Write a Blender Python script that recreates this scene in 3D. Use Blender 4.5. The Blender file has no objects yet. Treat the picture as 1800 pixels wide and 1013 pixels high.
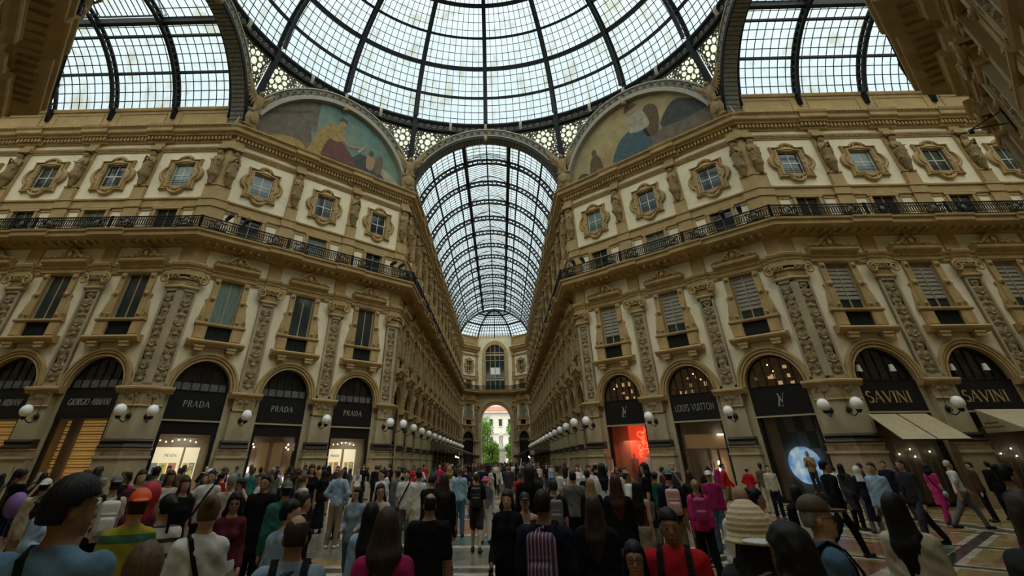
import bpy, math, random
import numpy as np
from mathutils import Matrix, Vector
random.seed(7); np.random.seed(7)
sc = bpy.context.scene
COL = sc.collection
rad = math.radians

# ---------------------------------------------------------------- camera (an ultra-wide frame, cropped low: lens shift)
cam_data = bpy.data.cameras.new('camera')
cam = bpy.data.objects.new('camera', cam_data); COL.objects.link(cam)
FPX, PPX, PPY = 830.08, 851.2, 234.4
PITCH, YAW, ROLL = rad(34.849), rad(-1.474), rad(-0.381)
CAM = Vector((0.87, -20.92, 1.8))
fw = Vector((math.sin(YAW)*math.cos(PITCH), math.cos(YAW)*math.cos(PITCH), math.sin(PITCH)))
rt = Vector((math.cos(YAW), -math.sin(YAW), 0)); up = rt.cross(fw)
r2 = rt*math.cos(ROLL)+up*math.sin(ROLL); u2 = -rt*math.sin(ROLL)+up*math.cos(ROLL)
cam.matrix_world = Matrix(((r2.x, u2.x, -fw.x, CAM.x), (r2.y, u2.y, -fw.y, CAM.y), (r2.z, u2.z, -fw.z, CAM.z), (0, 0, 0, 1)))
cam_data.sensor_width = 36; cam_data.lens = 36*FPX/1800
cam_data.shift_x = (900-PPX)/1800; cam_data.shift_y = -(506.5-PPY)/1800
cam_data.clip_start = 0.05; cam_data.clip_end = 600
sc.camera = cam

# ---------------------------------------------------------------- daylight: an overcast sky over the glass roof
world = bpy.data.worlds.new('overcast_sky'); sc.world = world; world.use_nodes = True
wn = world.node_tree; bg = wn.nodes['Background']
# the sun stands high behind the clouds to the south, behind the viewer: the overcast is brighter on that side
_tc = wn.nodes.new('ShaderNodeTexCoord'); _dt = wn.nodes.new('ShaderNodeVectorMath'); _dt.operation = 'DOT_PRODUCT'; _dt.inputs[1].default_value = (0.08, -0.50, 0.862); wn.links.new(_tc.outputs['Generated'], _dt.inputs[0])
_mx = wn.nodes.new('ShaderNodeMath'); _mx.operation = 'MAXIMUM'; _mx.inputs[1].default_value = 0; wn.links.new(_dt.outputs['Value'], _mx.inputs[0])
_pw = wn.nodes.new('ShaderNodeMath'); _pw.operation = 'POWER'; _pw.inputs[1].default_value = 3.0; wn.links.new(_mx.outputs[0], _pw.inputs[0])
_sc = wn.nodes.new('ShaderNodeVectorMath'); _sc.operation = 'SCALE'; _sc.inputs[0].default_value = (2.85, 2.78, 2.6); wn.links.new(_pw.outputs[0], _sc.inputs['Scale'])
_ad = wn.nodes.new('ShaderNodeVectorMath'); _ad.operation = 'ADD'; _ad.inputs[1].default_value = (0.575, 0.66, 0.68); wn.links.new(_sc.outputs[0], _ad.inputs[0]); wn.links.new(_ad.outputs[0], bg.inputs[0])
bg.inputs[1].default_value = 1.0
sc.view_settings.view_transform = 'Standard'; sc.view_settings.look = 'None'
sc.view_settings.gamma = 1; sc.view_settings.exposure = 0.62; sc.view_settings.use_curve_mapping = False
sc.cycles.transparent_max_bounces = 24; sc.cycles.max_bounces = 8; sc.cycles.diffuse_bounces = 5
sc.cycles.caustics_reflective = False; sc.cycles.caustics_refractive = False

# ---------------------------------------------------------------- materials
M = {}
def nd(t, kind, **kw):
    n = t.nodes.new(kind)
    for k, v in kw.items():
        if k == 'op': n.operation = v
        else: setattr(n, k, v)
    return n
def mat(name, col, rough=.7, var=.15, scale=2.0, bump=0.0, bscale=20.0, metal=0.0, spec=.4, objcol=False, emit=None, estr=0.0, col2=None, stretch=None):
    m = bpy.data.materials.new(name); m.use_nodes = True; t = m.node_tree; L = t.links
    b = t.nodes['Principled BSDF']
    b.inputs['Roughness'].default_value = rough; b.inputs['Metallic'].default_value = metal
    b.inputs['Specular IOR Level'].default_value = spec
    c = (*col, 1)
    if objcol:
        oi = nd(t, 'ShaderNodeObjectInfo'); src = oi.outputs['Color']
    else:
        rgb = nd(t, 'ShaderNodeRGB'); rgb.outputs[0].default_value = c; src = rgb.outputs[0]
    if var > 0:
        tc = nd(t, 'ShaderNodeTexCoord'); mp = nd(t, 'ShaderNodeMapping'); L.new(tc.outputs['Object'], mp.inputs[0])
        if stretch: mp.inputs['Scale'].default_value = stretch
        no = nd(t, 'ShaderNodeTexNoise'); no.inputs['Scale'].default_value = scale; no.inputs['Detail'].default_value = 5; L.new(mp.outputs[0], no.inputs['Vector'])
        rmp = nd(t, 'ShaderNodeMapRange'); rmp.inputs[1].default_value = .3; rmp.inputs[2].default_value = .7
        rmp.inputs[3].default_value = 1-var; rmp.inputs[4].default_value = 1+var*.6; L.new(no.outputs[0], rmp.inputs[0])
        mx = nd(t, 'ShaderNodeMix', data_type='RGBA', blend_type='MULTIPLY'); mx.inputs[0].default_value = 1
        L.new(src, mx.inputs[6]); L.new(rmp.outputs[0], mx.inputs[7]); src = mx.outputs[2]
        if col2:
            n2 = nd(t, 'ShaderNodeTexNoise'); n2.inputs['Scale'].default_value = scale*.35; n2.inputs['Detail'].default_value = 6; L.new(mp.outputs[0], n2.inputs['Vector'])
            r3 = nd(t, 'ShaderNodeMapRange'); r3.inputs[1].default_value = .45; r3.inputs[2].default_value = .68; L.new(n2.outputs[0], r3.inputs[0])
            m2 = nd(t, 'ShaderNodeMix', data_type='RGBA'); m2.inputs[7].default_value = (*col2, 1)
            L.new(r3.outputs[0], m2.inputs[0]); L.new(src, m2.inputs[6]); src = m2.outputs[2]
    L.new(src, b.inputs['Base Color'])
    if bump > 0:
        tc = nd(t, 'ShaderNodeTexCoord'); n3 = nd(t, 'ShaderNodeTexNoise'); n3.inputs['Scale'].default_value = bscale; n3.inputs['Detail'].default_value = 4
        L.new(tc.outputs['Object'], n3.inputs['Vector']); bp = nd(t, 'ShaderNodeBump'); bp.inputs['Strength'].default_value = bump; bp.inputs['Distance'].default_value = .05
        L.new(n3.outputs[0], bp.inputs['Height']); L.new(bp.outputs[0], b.inputs['Normal'])
    if emit:
        b.inputs['Emission Color'].default_value = (*emit, 1); b.inputs['Emission Strength'].default_value = estr
    M[name] = m; return m
mat('stucco', (.82, .735, .52), .85, .12, 1.2, .25, 9, col2=(.74, .66, .47))
mat('ochre_stone', (.44, .305, .13), .8, .22, 1.5, .35, 14, col2=(.38, .27, .12))
mat('grey_stone', (.42, .35, .21), .75, .18, 1.0, .2, 10, col2=(.29, .25, .165))
mat('relief_stone', (.36, .275, .15), .85, .3, 3.0, .5, 25)
mat('bronze_base', (.035, .026, .017), .45, .2, 4)
mat('iron', (.012, .016, .015), .6, .2, 3, spec=.25); mat('rail_iron', (.007, .008, .008), .6, 0, spec=.2); mat('rail_medal', (.09, .09, .08), .5, 0, spec=.3)
mat('iron_light', (.36, .33, .24), .6, .2, 3)
mat('iron_panel', (.17, .16, .115), .7, .35, 6, .5, 12)
mat('moulding_grey', (.30, .28, .22), .6, .1, 3); mat('sculpture', (.27, .19, .085), .85, .3, 3, .3, 20); mat('white_paint', (.62, .60, .52), .5, .05)
mat('dark_frame', (.012, .012, .012), .4, 0)
mat('black_sign', (.008, .008, .009), .35, 0)
mat('dark_pane', (.03, .042, .038), .06, .2, 1.5, spec=.6)
mat('curtain_pane', (.17, .23, .20), .15, .35, 2.5, spec=.6, stretch=(6, 6, .5))
mat('shop_glass_dark', (.02, .018, .015), .08, .4, 1.2, spec=.5)
mat('silver_letter', (.42, .42, .38), .35, 0, metal=.3)
mat('gold_letter', (.55, .42, .16), .35, 0, metal=.3)
mat('globe', (.9, .9, .88), .25, .03)
mat('awning', (.40, .33, .20), .85, .1, 3)
mat('awning_dark', (.05, .04, .03), .85, .1, 3)
mat('wood_interior', (.28, .16, .06), .5, .3, 3, stretch=(1, 1, 6))
mat('cream_board', (.8, .72, .5), .5, 0, emit=(1, .86, .58), estr=.6)
mat('warm_panel', (.2, .11, .045), .5, 0, emit=(1, .55, .18), estr=.05)
mat('red_panel', (.6, .05, .02), .5, .4, 1.2, emit=(1, .06, .02), estr=.42)
mat('lamp_bulb', (1, .9, .7), .5, 0, emit=(1, .85, .6), estr=6)
mat('wax_white', (.8, .75, .65), .5, 0)
mat('strap_web', (.01, .01, .011), .95, 0, spec=.1); mat('black_plastic', (.012, .012, .012), .4, 0)
mat('cloth', (.5, .5, .5), .95, .25, 6, .35, 9, spec=.08, objcol=True)
mat('skin', (.5, .3, .2), .55, .1, 8, objcol=True)
mat('hair', (.03, .02, .015), .55, .35, 30, 0, 40, spec=.22, objcol=True, stretch=(3, 3, .35))
mat('plain', (.5, .5, .5), .6, .08, 3, objcol=True)
mat('leather', (.3, .2, .1), .5, .15, 6, objcol=True)
mat('leaf', (.22, .40, .06), .7, .5, 1.2, .8, 4, col2=(.10, .22, .035))
mat('bark', (.1, .07, .04), .9, .3, 5)
mat('pale_stone', (.62, .60, .55), .8, .1, 1)
mat('far_facade', (.62, .58, .5), .85, .1, .4)
mat('terrace_roof', (.12, .075, .04), .8, .2, 3); mat('roof_tile', (.42, .16, .08), .8, .25, 2)
mat('asphalt', (.3, .28, .25), .8, .2, 1)

def glass_mat(name, tint, dirt, streak=(1, 1, 1)):
    m = bpy.data.materials.new(name); m.use_nodes = True; t = m.node_tree; L = t.links; t.nodes.clear()
    out = nd(t, 'ShaderNodeOutputMaterial'); tr = nd(t, 'ShaderNodeBsdfTransparent'); df = nd(t, 'ShaderNodeBsdfTranslucent'); gl = nd(t, 'ShaderNodeBsdfGlossy')
    gl.inputs['Roughness'].default_value = .12
    tc = nd(t, 'ShaderNodeTexCoord'); mp = nd(t, 'ShaderNodeMapping'); mp.inputs['Scale'].default_value = (1.6, 1.6, .5); L.new(tc.outputs['Object'], mp.inputs[0])
    no = nd(t, 'ShaderNodeTexNoise'); no.inputs['Scale'].default_value = .45; no.inputs['Detail'].default_value = 6; L.new(mp.outputs[0], no.inputs['Vector'])
    rp = nd(t, 'ShaderNodeMapRange'); rp.inputs[1].default_value = .52; rp.inputs[2].default_value = .7; L.new(no.outputs[0], rp.inputs[0])
    mx = nd(t, 'ShaderNodeMix', data_type='RGBA'); mx.inputs[6].default_value = (*tint, 1); mx.inputs[7].default_value = (*dirt, 1)
    L.new(rp.outputs[0], mx.inputs[0]); L.new(mx.outputs[2], tr.inputs[0]); df.inputs[0].default_value = (.8, .85, .85, 1)
    m1 = nd(t, 'ShaderNodeMixShader'); m1.inputs[0].default_value = .12; L.new(tr.outputs[0], m1.inputs[1]); L.new(df.outputs[0], m1.inputs[2])
    m2 = nd(t, 'ShaderNodeMixShader'); m2.inputs[0].default_value = .05; L.new(m1.outputs[0], m2.inputs[1]); L.new(gl.outputs[0], m2.inputs[2])
    L.new(m2.outputs[0], out.inputs[0]); M[name] = m
glass_mat('roof_glass', (.92, .98, 1.0), (.66, .64, .49))
glass_mat('old_glass', (.90, .88, .70), (.70, .62, .38))
glass_mat('clear_glass', (.95, .95, .93), (.9, .9, .88))
mat('window_glow', (.035, .022, .012), .1, .6, 1.6, spec=.5, emit=(1, .55, .2), estr=.008)

# ---------------------------------------------------------------- mesh builder
class MB:
    def __init__(s): s.v = []; s.f = []; s.m = []; s.sm = []
    def add(s, vs, fs, m=0, smooth=False):
        o = len(s.v); s.v += [tuple(p) for p in vs]
        for f in fs: s.f.append(tuple(i+o for i in f)); s.m.append(m); s.sm.append(smooth)
    def box(s, x0, x1, y0, y1, z0, z1, m=0):
        s.add([(x0,y0,z0),(x1,y0,z0),(x1,y1,z0),(x0,y1,z0),(x0,y0,z1),(x1,y0,z1),(x1,y1,z1),(x0,y1,z1)],
              [(0,3,2,1),(4,5,6,7),(0,1,5,4),(1,2,6,5),(2,3,7,6),(3,0,4,7)], m)
    def quad(s, a, b, c, d, m=0): s.add([a, b, c, d], [(0,1,2,3)], m)
    def prism(s, pts, y0, y1, m=0, smooth=False):           # outline in x,z extruded in y
        n = len(pts); s.add([(x, y0, z) for x, z in pts]+[(x, y1, z) for x, z in pts],
            [tuple(range(n)), tuple(range(2*n-1, n-1, -1))]+[(i, i+n, (i+1) % n+n, (i+1) % n) for i in range(n)], m, smooth)
    def sweep(s, prof, x0, x1, k0=0, k1=0, m=0):            # profile [(p,z)] (p = projection) closed back to the wall, mitred ends
        pr = [(-p, z) for p, z in prof]; n = len(pr)
        s.add([(x0+y*k0, y, z) for y, z in pr]+[(x1-y*k1, y, z) for y, z in pr],
              [tuple(range(n-1, -1, -1)), tuple(range(n, 2*n))]+[(i, (i+1) % n, (i+1) % n+n, i+n) for i in range(n)], m)
    def tube(s, pts, r, n=6, m=0, closed=False, cap=True):
        P = [Vector(p) for p in pts]; N = len(P); rs = r if isinstance(r, (list, tuple)) else [r]*N
        vs = []; prev = None
        for i, p in enumerate(P):
            a = P[i-1] if (i > 0 or closed) else p; b = P[(i+1) % N] if (i < N-1 or closed) else p
            d = (b-a); d = d.normalized() if d.length > 1e-9 else Vector((0, 0, 1))
            if prev is None: x = d.orthogonal().normalized()
            else:
                x = prev-d*prev.dot(d); x = x.normalized() if x.length > 1e-6 else d.orthogonal().normalized()
            prev = x; y = d.cross(x)
            for k in range(n):
                t = 2*math.pi*k/n; vs.append(p+(x*math.cos(t)+y*math.sin(t))*rs[i])
        fs = []
        for i in range(N if closed else N-1):
            j = (i+1) % N
            for k in range(n): fs.append((i*n+k, i*n+(k+1) % n, j*n+(k+1) % n, j*n+k))
        if not closed and cap: fs += [tuple(range(n-1, -1, -1)), tuple(range((N-1)*n, N*n))]
        s.add(vs, fs, m, n > 5)
    def beam(s, a, b, w, h, m=0, up=(0, 0, 1)):             # rectangular bar
        a, b = Vector(a), Vector(b); d = (b-a).normalized(); u = Vector(up); x = d.cross(u)
        x = x.normalized() if x.length > 1e-5 else Vector((1, 0, 0)); y = x.cross(d)
        x *= w/2; y *= h/2
        s.add([a-x-y, a+x-y, a+x+y, a-x+y, b-x-y, b+x-y, b+x+y, b-x+y], [(0,1,2,3),(7,6,5,4),(0,4,5,1),(1,5,6,2),(2,6,7,3),(3,7,4,0)], m)
    def strip(s, pts, w, h, m=0, ups=None, closed=False):   # rectangular bar along a path; ups = outward direction per point
        P = [Vector(p) for p in pts]; N = len(P); vs = []
        for i, p in enumerate(P):
            a = P[i-1] if (i > 0 or closed) else p; b = P[(i+1) % N] if (i < N-1 or closed) else p
            d = (b-a).normalized(); u = Vector(ups[i]) if ups else Vector((0, 0, 1)); x = d.cross(u).normalized(); y = x.cross(d)
            vs += [p-x*w/2-y*h/2, p+x*w/2-y*h/2, p+x*w/2+y*h/2, p-x*w/2+y*h/2]
        fs = []
        for i in range(N if closed else N-1):
            j = (i+1) % N
            for k in range(4): fs.append((i*4+k, i*4+(k+1) % 4, j*4+(k+1) % 4, j*4+k))
        if not closed: fs += [(3, 2, 1, 0), (N*4-4, N*4-3, N*4-2, N*4-1)]
        s.add(vs, fs, m)
    def lathe(s, prof, c=(0, 0, 0), n=16, m=0):             # prof [(r,z)]
        vs = [(c[0]+r*math.cos(2*math.pi*k/n), c[1]+r*math.sin(2*math.pi*k/n), c[2]+z) for r, z in prof for k in range(n)]
        fs = [(i*n+k, i*n+(k+1) % n, (i+1)*n+(k+1) % n, (i+1)*n+k) for i in range(len(prof)-1) for k in range(n)]
        s.add(vs, fs, m, True)
    def ball(s, c, r, m=0, n=12, k=8):
        if not isinstance(r, (tuple, list)): r = (r, r, r)
        vs = []; fs = []
        for i in range(k+1):
            a = math.pi*i/k-math.pi/2
            for j in range(n):
                t = 2*math.pi*j/n; vs.append((c[0]+r[0]*math.cos(a)*math.cos(t), c[1]+r[1]*math.cos(a)*math.sin(t), c[2]+r[2]*math.sin(a)))
        for i in range(k):
            for j in range(n): fs.append((i*n+j, i*n+(j+1) % n, (i+1)*n+(j+1) % n, (i+1)*n+j))
        s.add(vs, fs, m, True)
    def arc(s, cx, cz, r0, r1, y0, y1, a0=0, a1=math.pi, n=24, m=0):    # arched band in the x,z plane
        vs = []
        for i in range(n+1):
            a = a0+(a1-a0)*i/n
            for r, y in ((r0, y0), (r1, y0), (r1, y1), (r0, y1)): vs.append((cx+r*math.cos(a), y, cz+r*math.sin(a)))
        fs = []
        for i in range(n):
            for k in range(4): fs.append((i*4+k, i*4+(k+1) % 4, i*4+4+(k+1) % 4, i*4+4+k))
        fs += [(3, 2, 1, 0), tuple(n*4+k for k in range(4))]
        s.add(vs, fs, m)
    def mesh(s, name, mats):
        me = bpy.data.meshes.new(name); me.from_pydata(s.v, [], s.f)
        for x in mats: me.materials.append(M[x])
        me.polygons.foreach_set('material_index', s.m); me.polygons.foreach_set('use_smooth', s.sm); me.update()
        return me
def obj(name, me, parent=None, mx=None, color=None):
    o = bpy.data.objects.new(name, me); COL.objects.link(o)
    if parent: o.parent = parent
    if mx is not None: o.matrix_local = mx
    if color: o.color = (*color, 1)
    return o
def tag(o, label=None, cat=None, group=None, kind=None):
    if label: o['label'] = label
    if cat: o['category'] = cat
    if group: o['group'] = group
    if kind: o['kind'] = kind
    return o
def copy_tree(o, parent=None, color=None):
    c = o.copy(); COL.objects.link(c); c.parent = parent
    for ch in o.children: copy_tree(ch, c)
    return c
COUNT = {}
def num(k):
    COUNT[k] = COUNT.get(k, 0)+1; return f'{k}_{COUNT[k]}'
def spiral(cx, cz, r, turns=1.6, sgn=1, start=0, n=18, y=0):
    out = []
    for i in range(n):
        t = i/(n-1); a = start+sgn*turns*2*math.pi*t; q = r*(1-.82*t); out.append((cx+q*math.cos(a), y, cz+q*math.sin(a)))
    return out
# carved relief: a height field of mirrored scrolls, stems, vases and leaves
def relief_mesh(name, w, h, depth, step, mat_, seed, horizontal=False, m2=None):
    rs = np.random.RandomState(seed)
    W, H = (h, w) if horizontal else (w, h)
    nx = max(8, int(W/step)); nz = max(8, int(H/step))
    X, Z = np.meshgrid(np.linspace(0, W/2, nx//2+1), np.linspace(0, H, nz+1))
    F = np.zeros_like(X)
    def pts(P, wd, a):
        nonlocal F
        for (px, pz) in P:
            sel = abs(Z[:, 0]-pz) < wd*3
            d2 = (X[sel]-abs(px))**2+(Z[sel]-pz)**2
            F[sel] = np.maximum(F[sel], a*np.exp(-d2/(wd*wd)))
    z = 0.0; q = W/2
    while z < H:
        L = rs.uniform(1.5, 2.1)*W; s = rs.choice([-1, 1])
        pts([(0, z+L*t) for t in np.linspace(0, 1, 20)], W*.05, .7)
        zc = z+L*.35
        P = spiral(q*.55, zc, q*.36, 1.4, s, s*-1.57); pts([(a, c) for a, _, c in P], W*.055, 1)
        P = spiral(q*.5, z+L*.72, q*.32, 1.3, -s, s*1.57); pts([(a, c) for a, _, c in P], W*.05, .9)
        for t in np.linspace(0, 1, 7): pts([(q*(.15+.6*t), z+L*(.52+.1*t))], W*.06*(1.2-t*.5), .95)
        for k in range(5): pts([(rs.uniform(.1, .85)*q, z+rs.uniform(0, L))], W*.05, .7)
        r_ = W*rs.uniform(.1, .16)
        pts([(0, z+L*.05), (r_*.6, z+L*.05), (0, z+L*.08), (r_, z+L*.1), (0, z+L*.13)], W*.07, 1.1)
        z += L
    F = np.clip(F, 0, 1.1)*np.clip(np.minimum((W/2-X)/(W*.06), np.minimum(Z, H-Z)/(W*.1)), 0, 1)
    XX = np.concatenate([-X[:, :0:-1], X], 1); ZZ = np.concatenate([Z[:, :0:-1], Z], 1); FF = np.concatenate([F[:, :0:-1], F], 1)
    ny, nn = XX.shape
    V = np.stack([XX, -FF*depth, ZZ], -1).reshape(-1, 3)
    if horizontal: V = np.stack([V[:, 2]-w/2, V[:, 1], V[:, 0]+h/2], -1)
    I = np.arange(ny*nn).reshape(ny, nn); A, B, C, D = I[:-1, :-1], I[:-1, 1:], I[1:, 1:], I[1:, :-1]
    Q = np.stack([A, B, C, D], -1).reshape(-1, 4)
    if horizontal: Q = Q[:, ::-1]
    return np_mesh(name, V, Q, [mat_])
def np_mesh(name, V, Q, mats, mi=None, smooth=True):
    me = bpy.data.meshes.new(name); V = np.ascontiguousarray(V, np.float32); Q = np.ascontiguousarray(Q, np.int32); k = Q.shape[1]
    me.vertices.add(len(V)); me.vertices.foreach_set('co', V.ravel())
    me.loops.add(Q.size); me.loops.foreach_set('vertex_index', Q.ravel())
    me.polygons.add(len(Q)); me.polygons.foreach_set('loop_start', np.arange(0, Q.size, k, dtype=np.int32))
    for x in mats: me.materials.append(M[x])
    me.polygons.foreach_set('use_smooth', np.full(len(Q), smooth))
    if mi is not None: me.polygons.foreach_set('material_index', np.asarray(mi, np.int32))
    me.update(calc_edges=True); return me
# ================================================================ geometry of the place
R, A = 18.165, 7.25            # octagon apothem, half width of the arms
T8 = math.tan(rad(22.5)); YE = 86.0; BAY = 4.86
def tbox(b, x0, x1, p, z0, z1, k0=0, k1=0, m=0): b.sweep([(0, z0), (p, z0), (p, z1), (0, z1)], x0, x1, k0, k1, m)

# ---------------------------------------------------------------- writing
GL = {}
def arcp(cx, cz, rx, rz, a0, a1, n=14): return [(cx+rx*math.cos(rad(a0+(a1-a0)*i/n)), cz+rz*math.sin(rad(a0+(a1-a0)*i/n))) for i in range(n+1)]
TK, TN = .15, .05
def vs_(x): return ([(x, 0), (x, 1)], [TK, TK])
def sf(x, z, w=.13): return ([(x-w, z), (x+w, z)], [.045, .045])
def bowl(P):
    n = len(P); return (P, [TN+(TK-TN)*math.sin(math.pi*i/(n-1)) for i in range(n)])
GL['P'] = (.72, [vs_(.18), sf(.18, .02), sf(.12, .98, .1), bowl([(.2, .98)]+arcp(.36, .74, .26, .24, 90, -90)+[(.2, .5)])])
GL['R'] = (.8, GL['P'][1]+[([(.38, .5), (.72, 0)], [TN*1.5, TK]), sf(.74, .02, .08)])
GL['D'] = (.9, [vs_(.18), sf(.12, .02, .1), sf(.12, .98, .1), bowl([(.2, .98)]+arcp(.36, .5, .44, .48, 90, -90, 18)+[(.2, .02)])])
GL['A'] = (.9, [([(.08, 0), (.45, 1)], [TN, TN]), ([(.45, 1), (.8, 0)], [TK, TK]), ([(.22, .34), (.68, .34)], [TN, TN]), sf(.08, .02, .1), sf(.8, .02, .1)])
GL['V'] = (.88, [([(.1, 1), (.45, 0)], [TK, TK]), ([(.45, 0), (.8, 1)], [TN, TN]), sf(.1, .98, .1), sf(.8, .98, .1)])
GL['I'] = (.36, [vs_(.18), sf(.18, .02, .14), sf(.18, .98, .14)])
GL['N'] = (.92, [([(.14, 0), (.14, 1)], [TN, TN]), ([(.14, 1), (.76, 0)], [TK, TK]), ([(.76, 0), (.76, 1)], [TN, TN]), sf(.14, .02, .1), sf(.12, .98, .1), sf(.76, .98, .1)])
GL['M'] = (1.05, [([(.12, 0), (.16, 1)], [TN, TN]), ([(.16, 1), (.5, 0)], [TK, TK]), ([(.5, 0), (.84, 1)], [TN, TN]), ([(.84, 1), (.88, 0)], [TK, TK]), sf(.12, .02, .1), sf(.88, .02, .12)])
GL['O'] = (1.0, [bowl(arcp(.5, .5, .4, .46, 90, 270)), bowl(arcp(.5, .5, .4, .46, -90, 90))])
GL['G'] = (.95, [bowl(arcp(.5, .5, .4, .46, 55, 270)), bowl(arcp(.5, .5, .38, .46, 270, 330, 5)), ([(.8, .05), (.8, .45)], [TK, TK]), sf(.76, .45, .14)])
GL['S'] = (.66, [bowl(arcp(.33, .74, .22, .23, 30, 270)), bowl(arcp(.33, .27, .24, .25, 90, -150))])
GL['L'] = (.7, [vs_(.18), sf(.18, .98), ([(.1, .02), (.62, .02)], [.05, .05]), ([(.62, 0), (.62, .2)], [.05, .03])])
GL['U'] = (.85, [vs_(.12), vs_(.72)]); GL['T'] = (.8, [vs_(.4)]); GL[' '] = (.5, [])
SANS = {'L': (.55, [[(.08, 1), (.08, 0), (.5, 0)]]), 'O': (1.0, [arcp(.48, .5, .43, .47, 0, 360, 22)]), 'U': (.8, [[(.08, 1), (.08, .3)]+arcp(.38, .3, .3, .27, 180, 360)+[(.68, 1)]]),
        'I': (.26, [[(.1, 0), (.1, 1)]]), 'S': (.6, [arcp(.28, .75, .2, .22, 30, 270)+arcp(.28, .27, .22, .25, 90, -150)]),
        'V': (.85, [[(.04, 1), (.42, 0), (.8, 1)]]), 'T': (.62, [[(.0, 1), (.58, 1)], [(.29, 1), (.29, 0)]]), 'N': (.85, [[(.08, 0), (.08, 1), (.7, 0), (.7, 1)]]), ' ': (.4, [])}
def letters(text, h, style='serif', gap=.12, y=0, slant=0, mname='letters'):
    b = MB(); x = 0; G = GL if style == 'serif' else SANS
    def stroke(P, W):
        n = len(P)
        L_, R_ = [], []
        for i in range(n):
            a = P[max(0, i-1)]; c = P[min(n-1, i+1)]; dx, dz = c[0]-a[0], c[1]-a[1]; l = math.hypot(dx, dz) or 1
            nx_, nz_ = -dz/l*W[i]/2, dx/l*W[i]/2
            L_.append((P[i][0]+nx_, P[i][1]+nz_)); R_.append((P[i][0]-nx_, P[i][1]-nz_))
        for i in range(n-1):
            q = [L_[i], L_[i+1], R_[i+1], R_[i]]
            q = [((px+x+slant*pz)*h, pz*h) for px, pz in q]
            b.add([(px, y-.025, pz) for px, pz in q]+[(px, y, pz) for px, pz in q], [(0,1,2,3),(7,6,5,4),(0,4,5,1),(1,5,6,2),(2,6,7,3),(3,7,4,0)])
    for ch in text:
        w, S = G[ch]
        for s in S:
            if style == 'serif': stroke(*s)
            else: stroke(s, [.1]*len(s))
        x += w+gap
    tw = (x-gap)*h; b.v = [(vx-tw/2, vy, vz) for vx, vy, vz in b.v]
    return b, tw

# ---------------------------------------------------------------- kits: meshes of one bay, x along the wall, -y out of the wall
K = {}
def kit(name, fn, mats): b = MB(); fn(b); K[name] = b.mesh(name, mats)
SM = ['ochre_stone', 'grey_stone', 'relief_stone', 'bronze_base', 'stucco']
REL = relief_mesh('relief_panel', .66, 4.75, .13, .036, 'relief_stone', 3)
REL2 = relief_mesh('relief_panel', .66, 4.75, .13, .036, 'relief_stone', 11)
RELF = relief_mesh('relief_frieze', 1.15, .58, .12, .035, 'relief_stone', 5, True)
RELC = relief_mesh('relief_frieze', .72, .58, .12, .035, 'relief_stone', 8, True)

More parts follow.
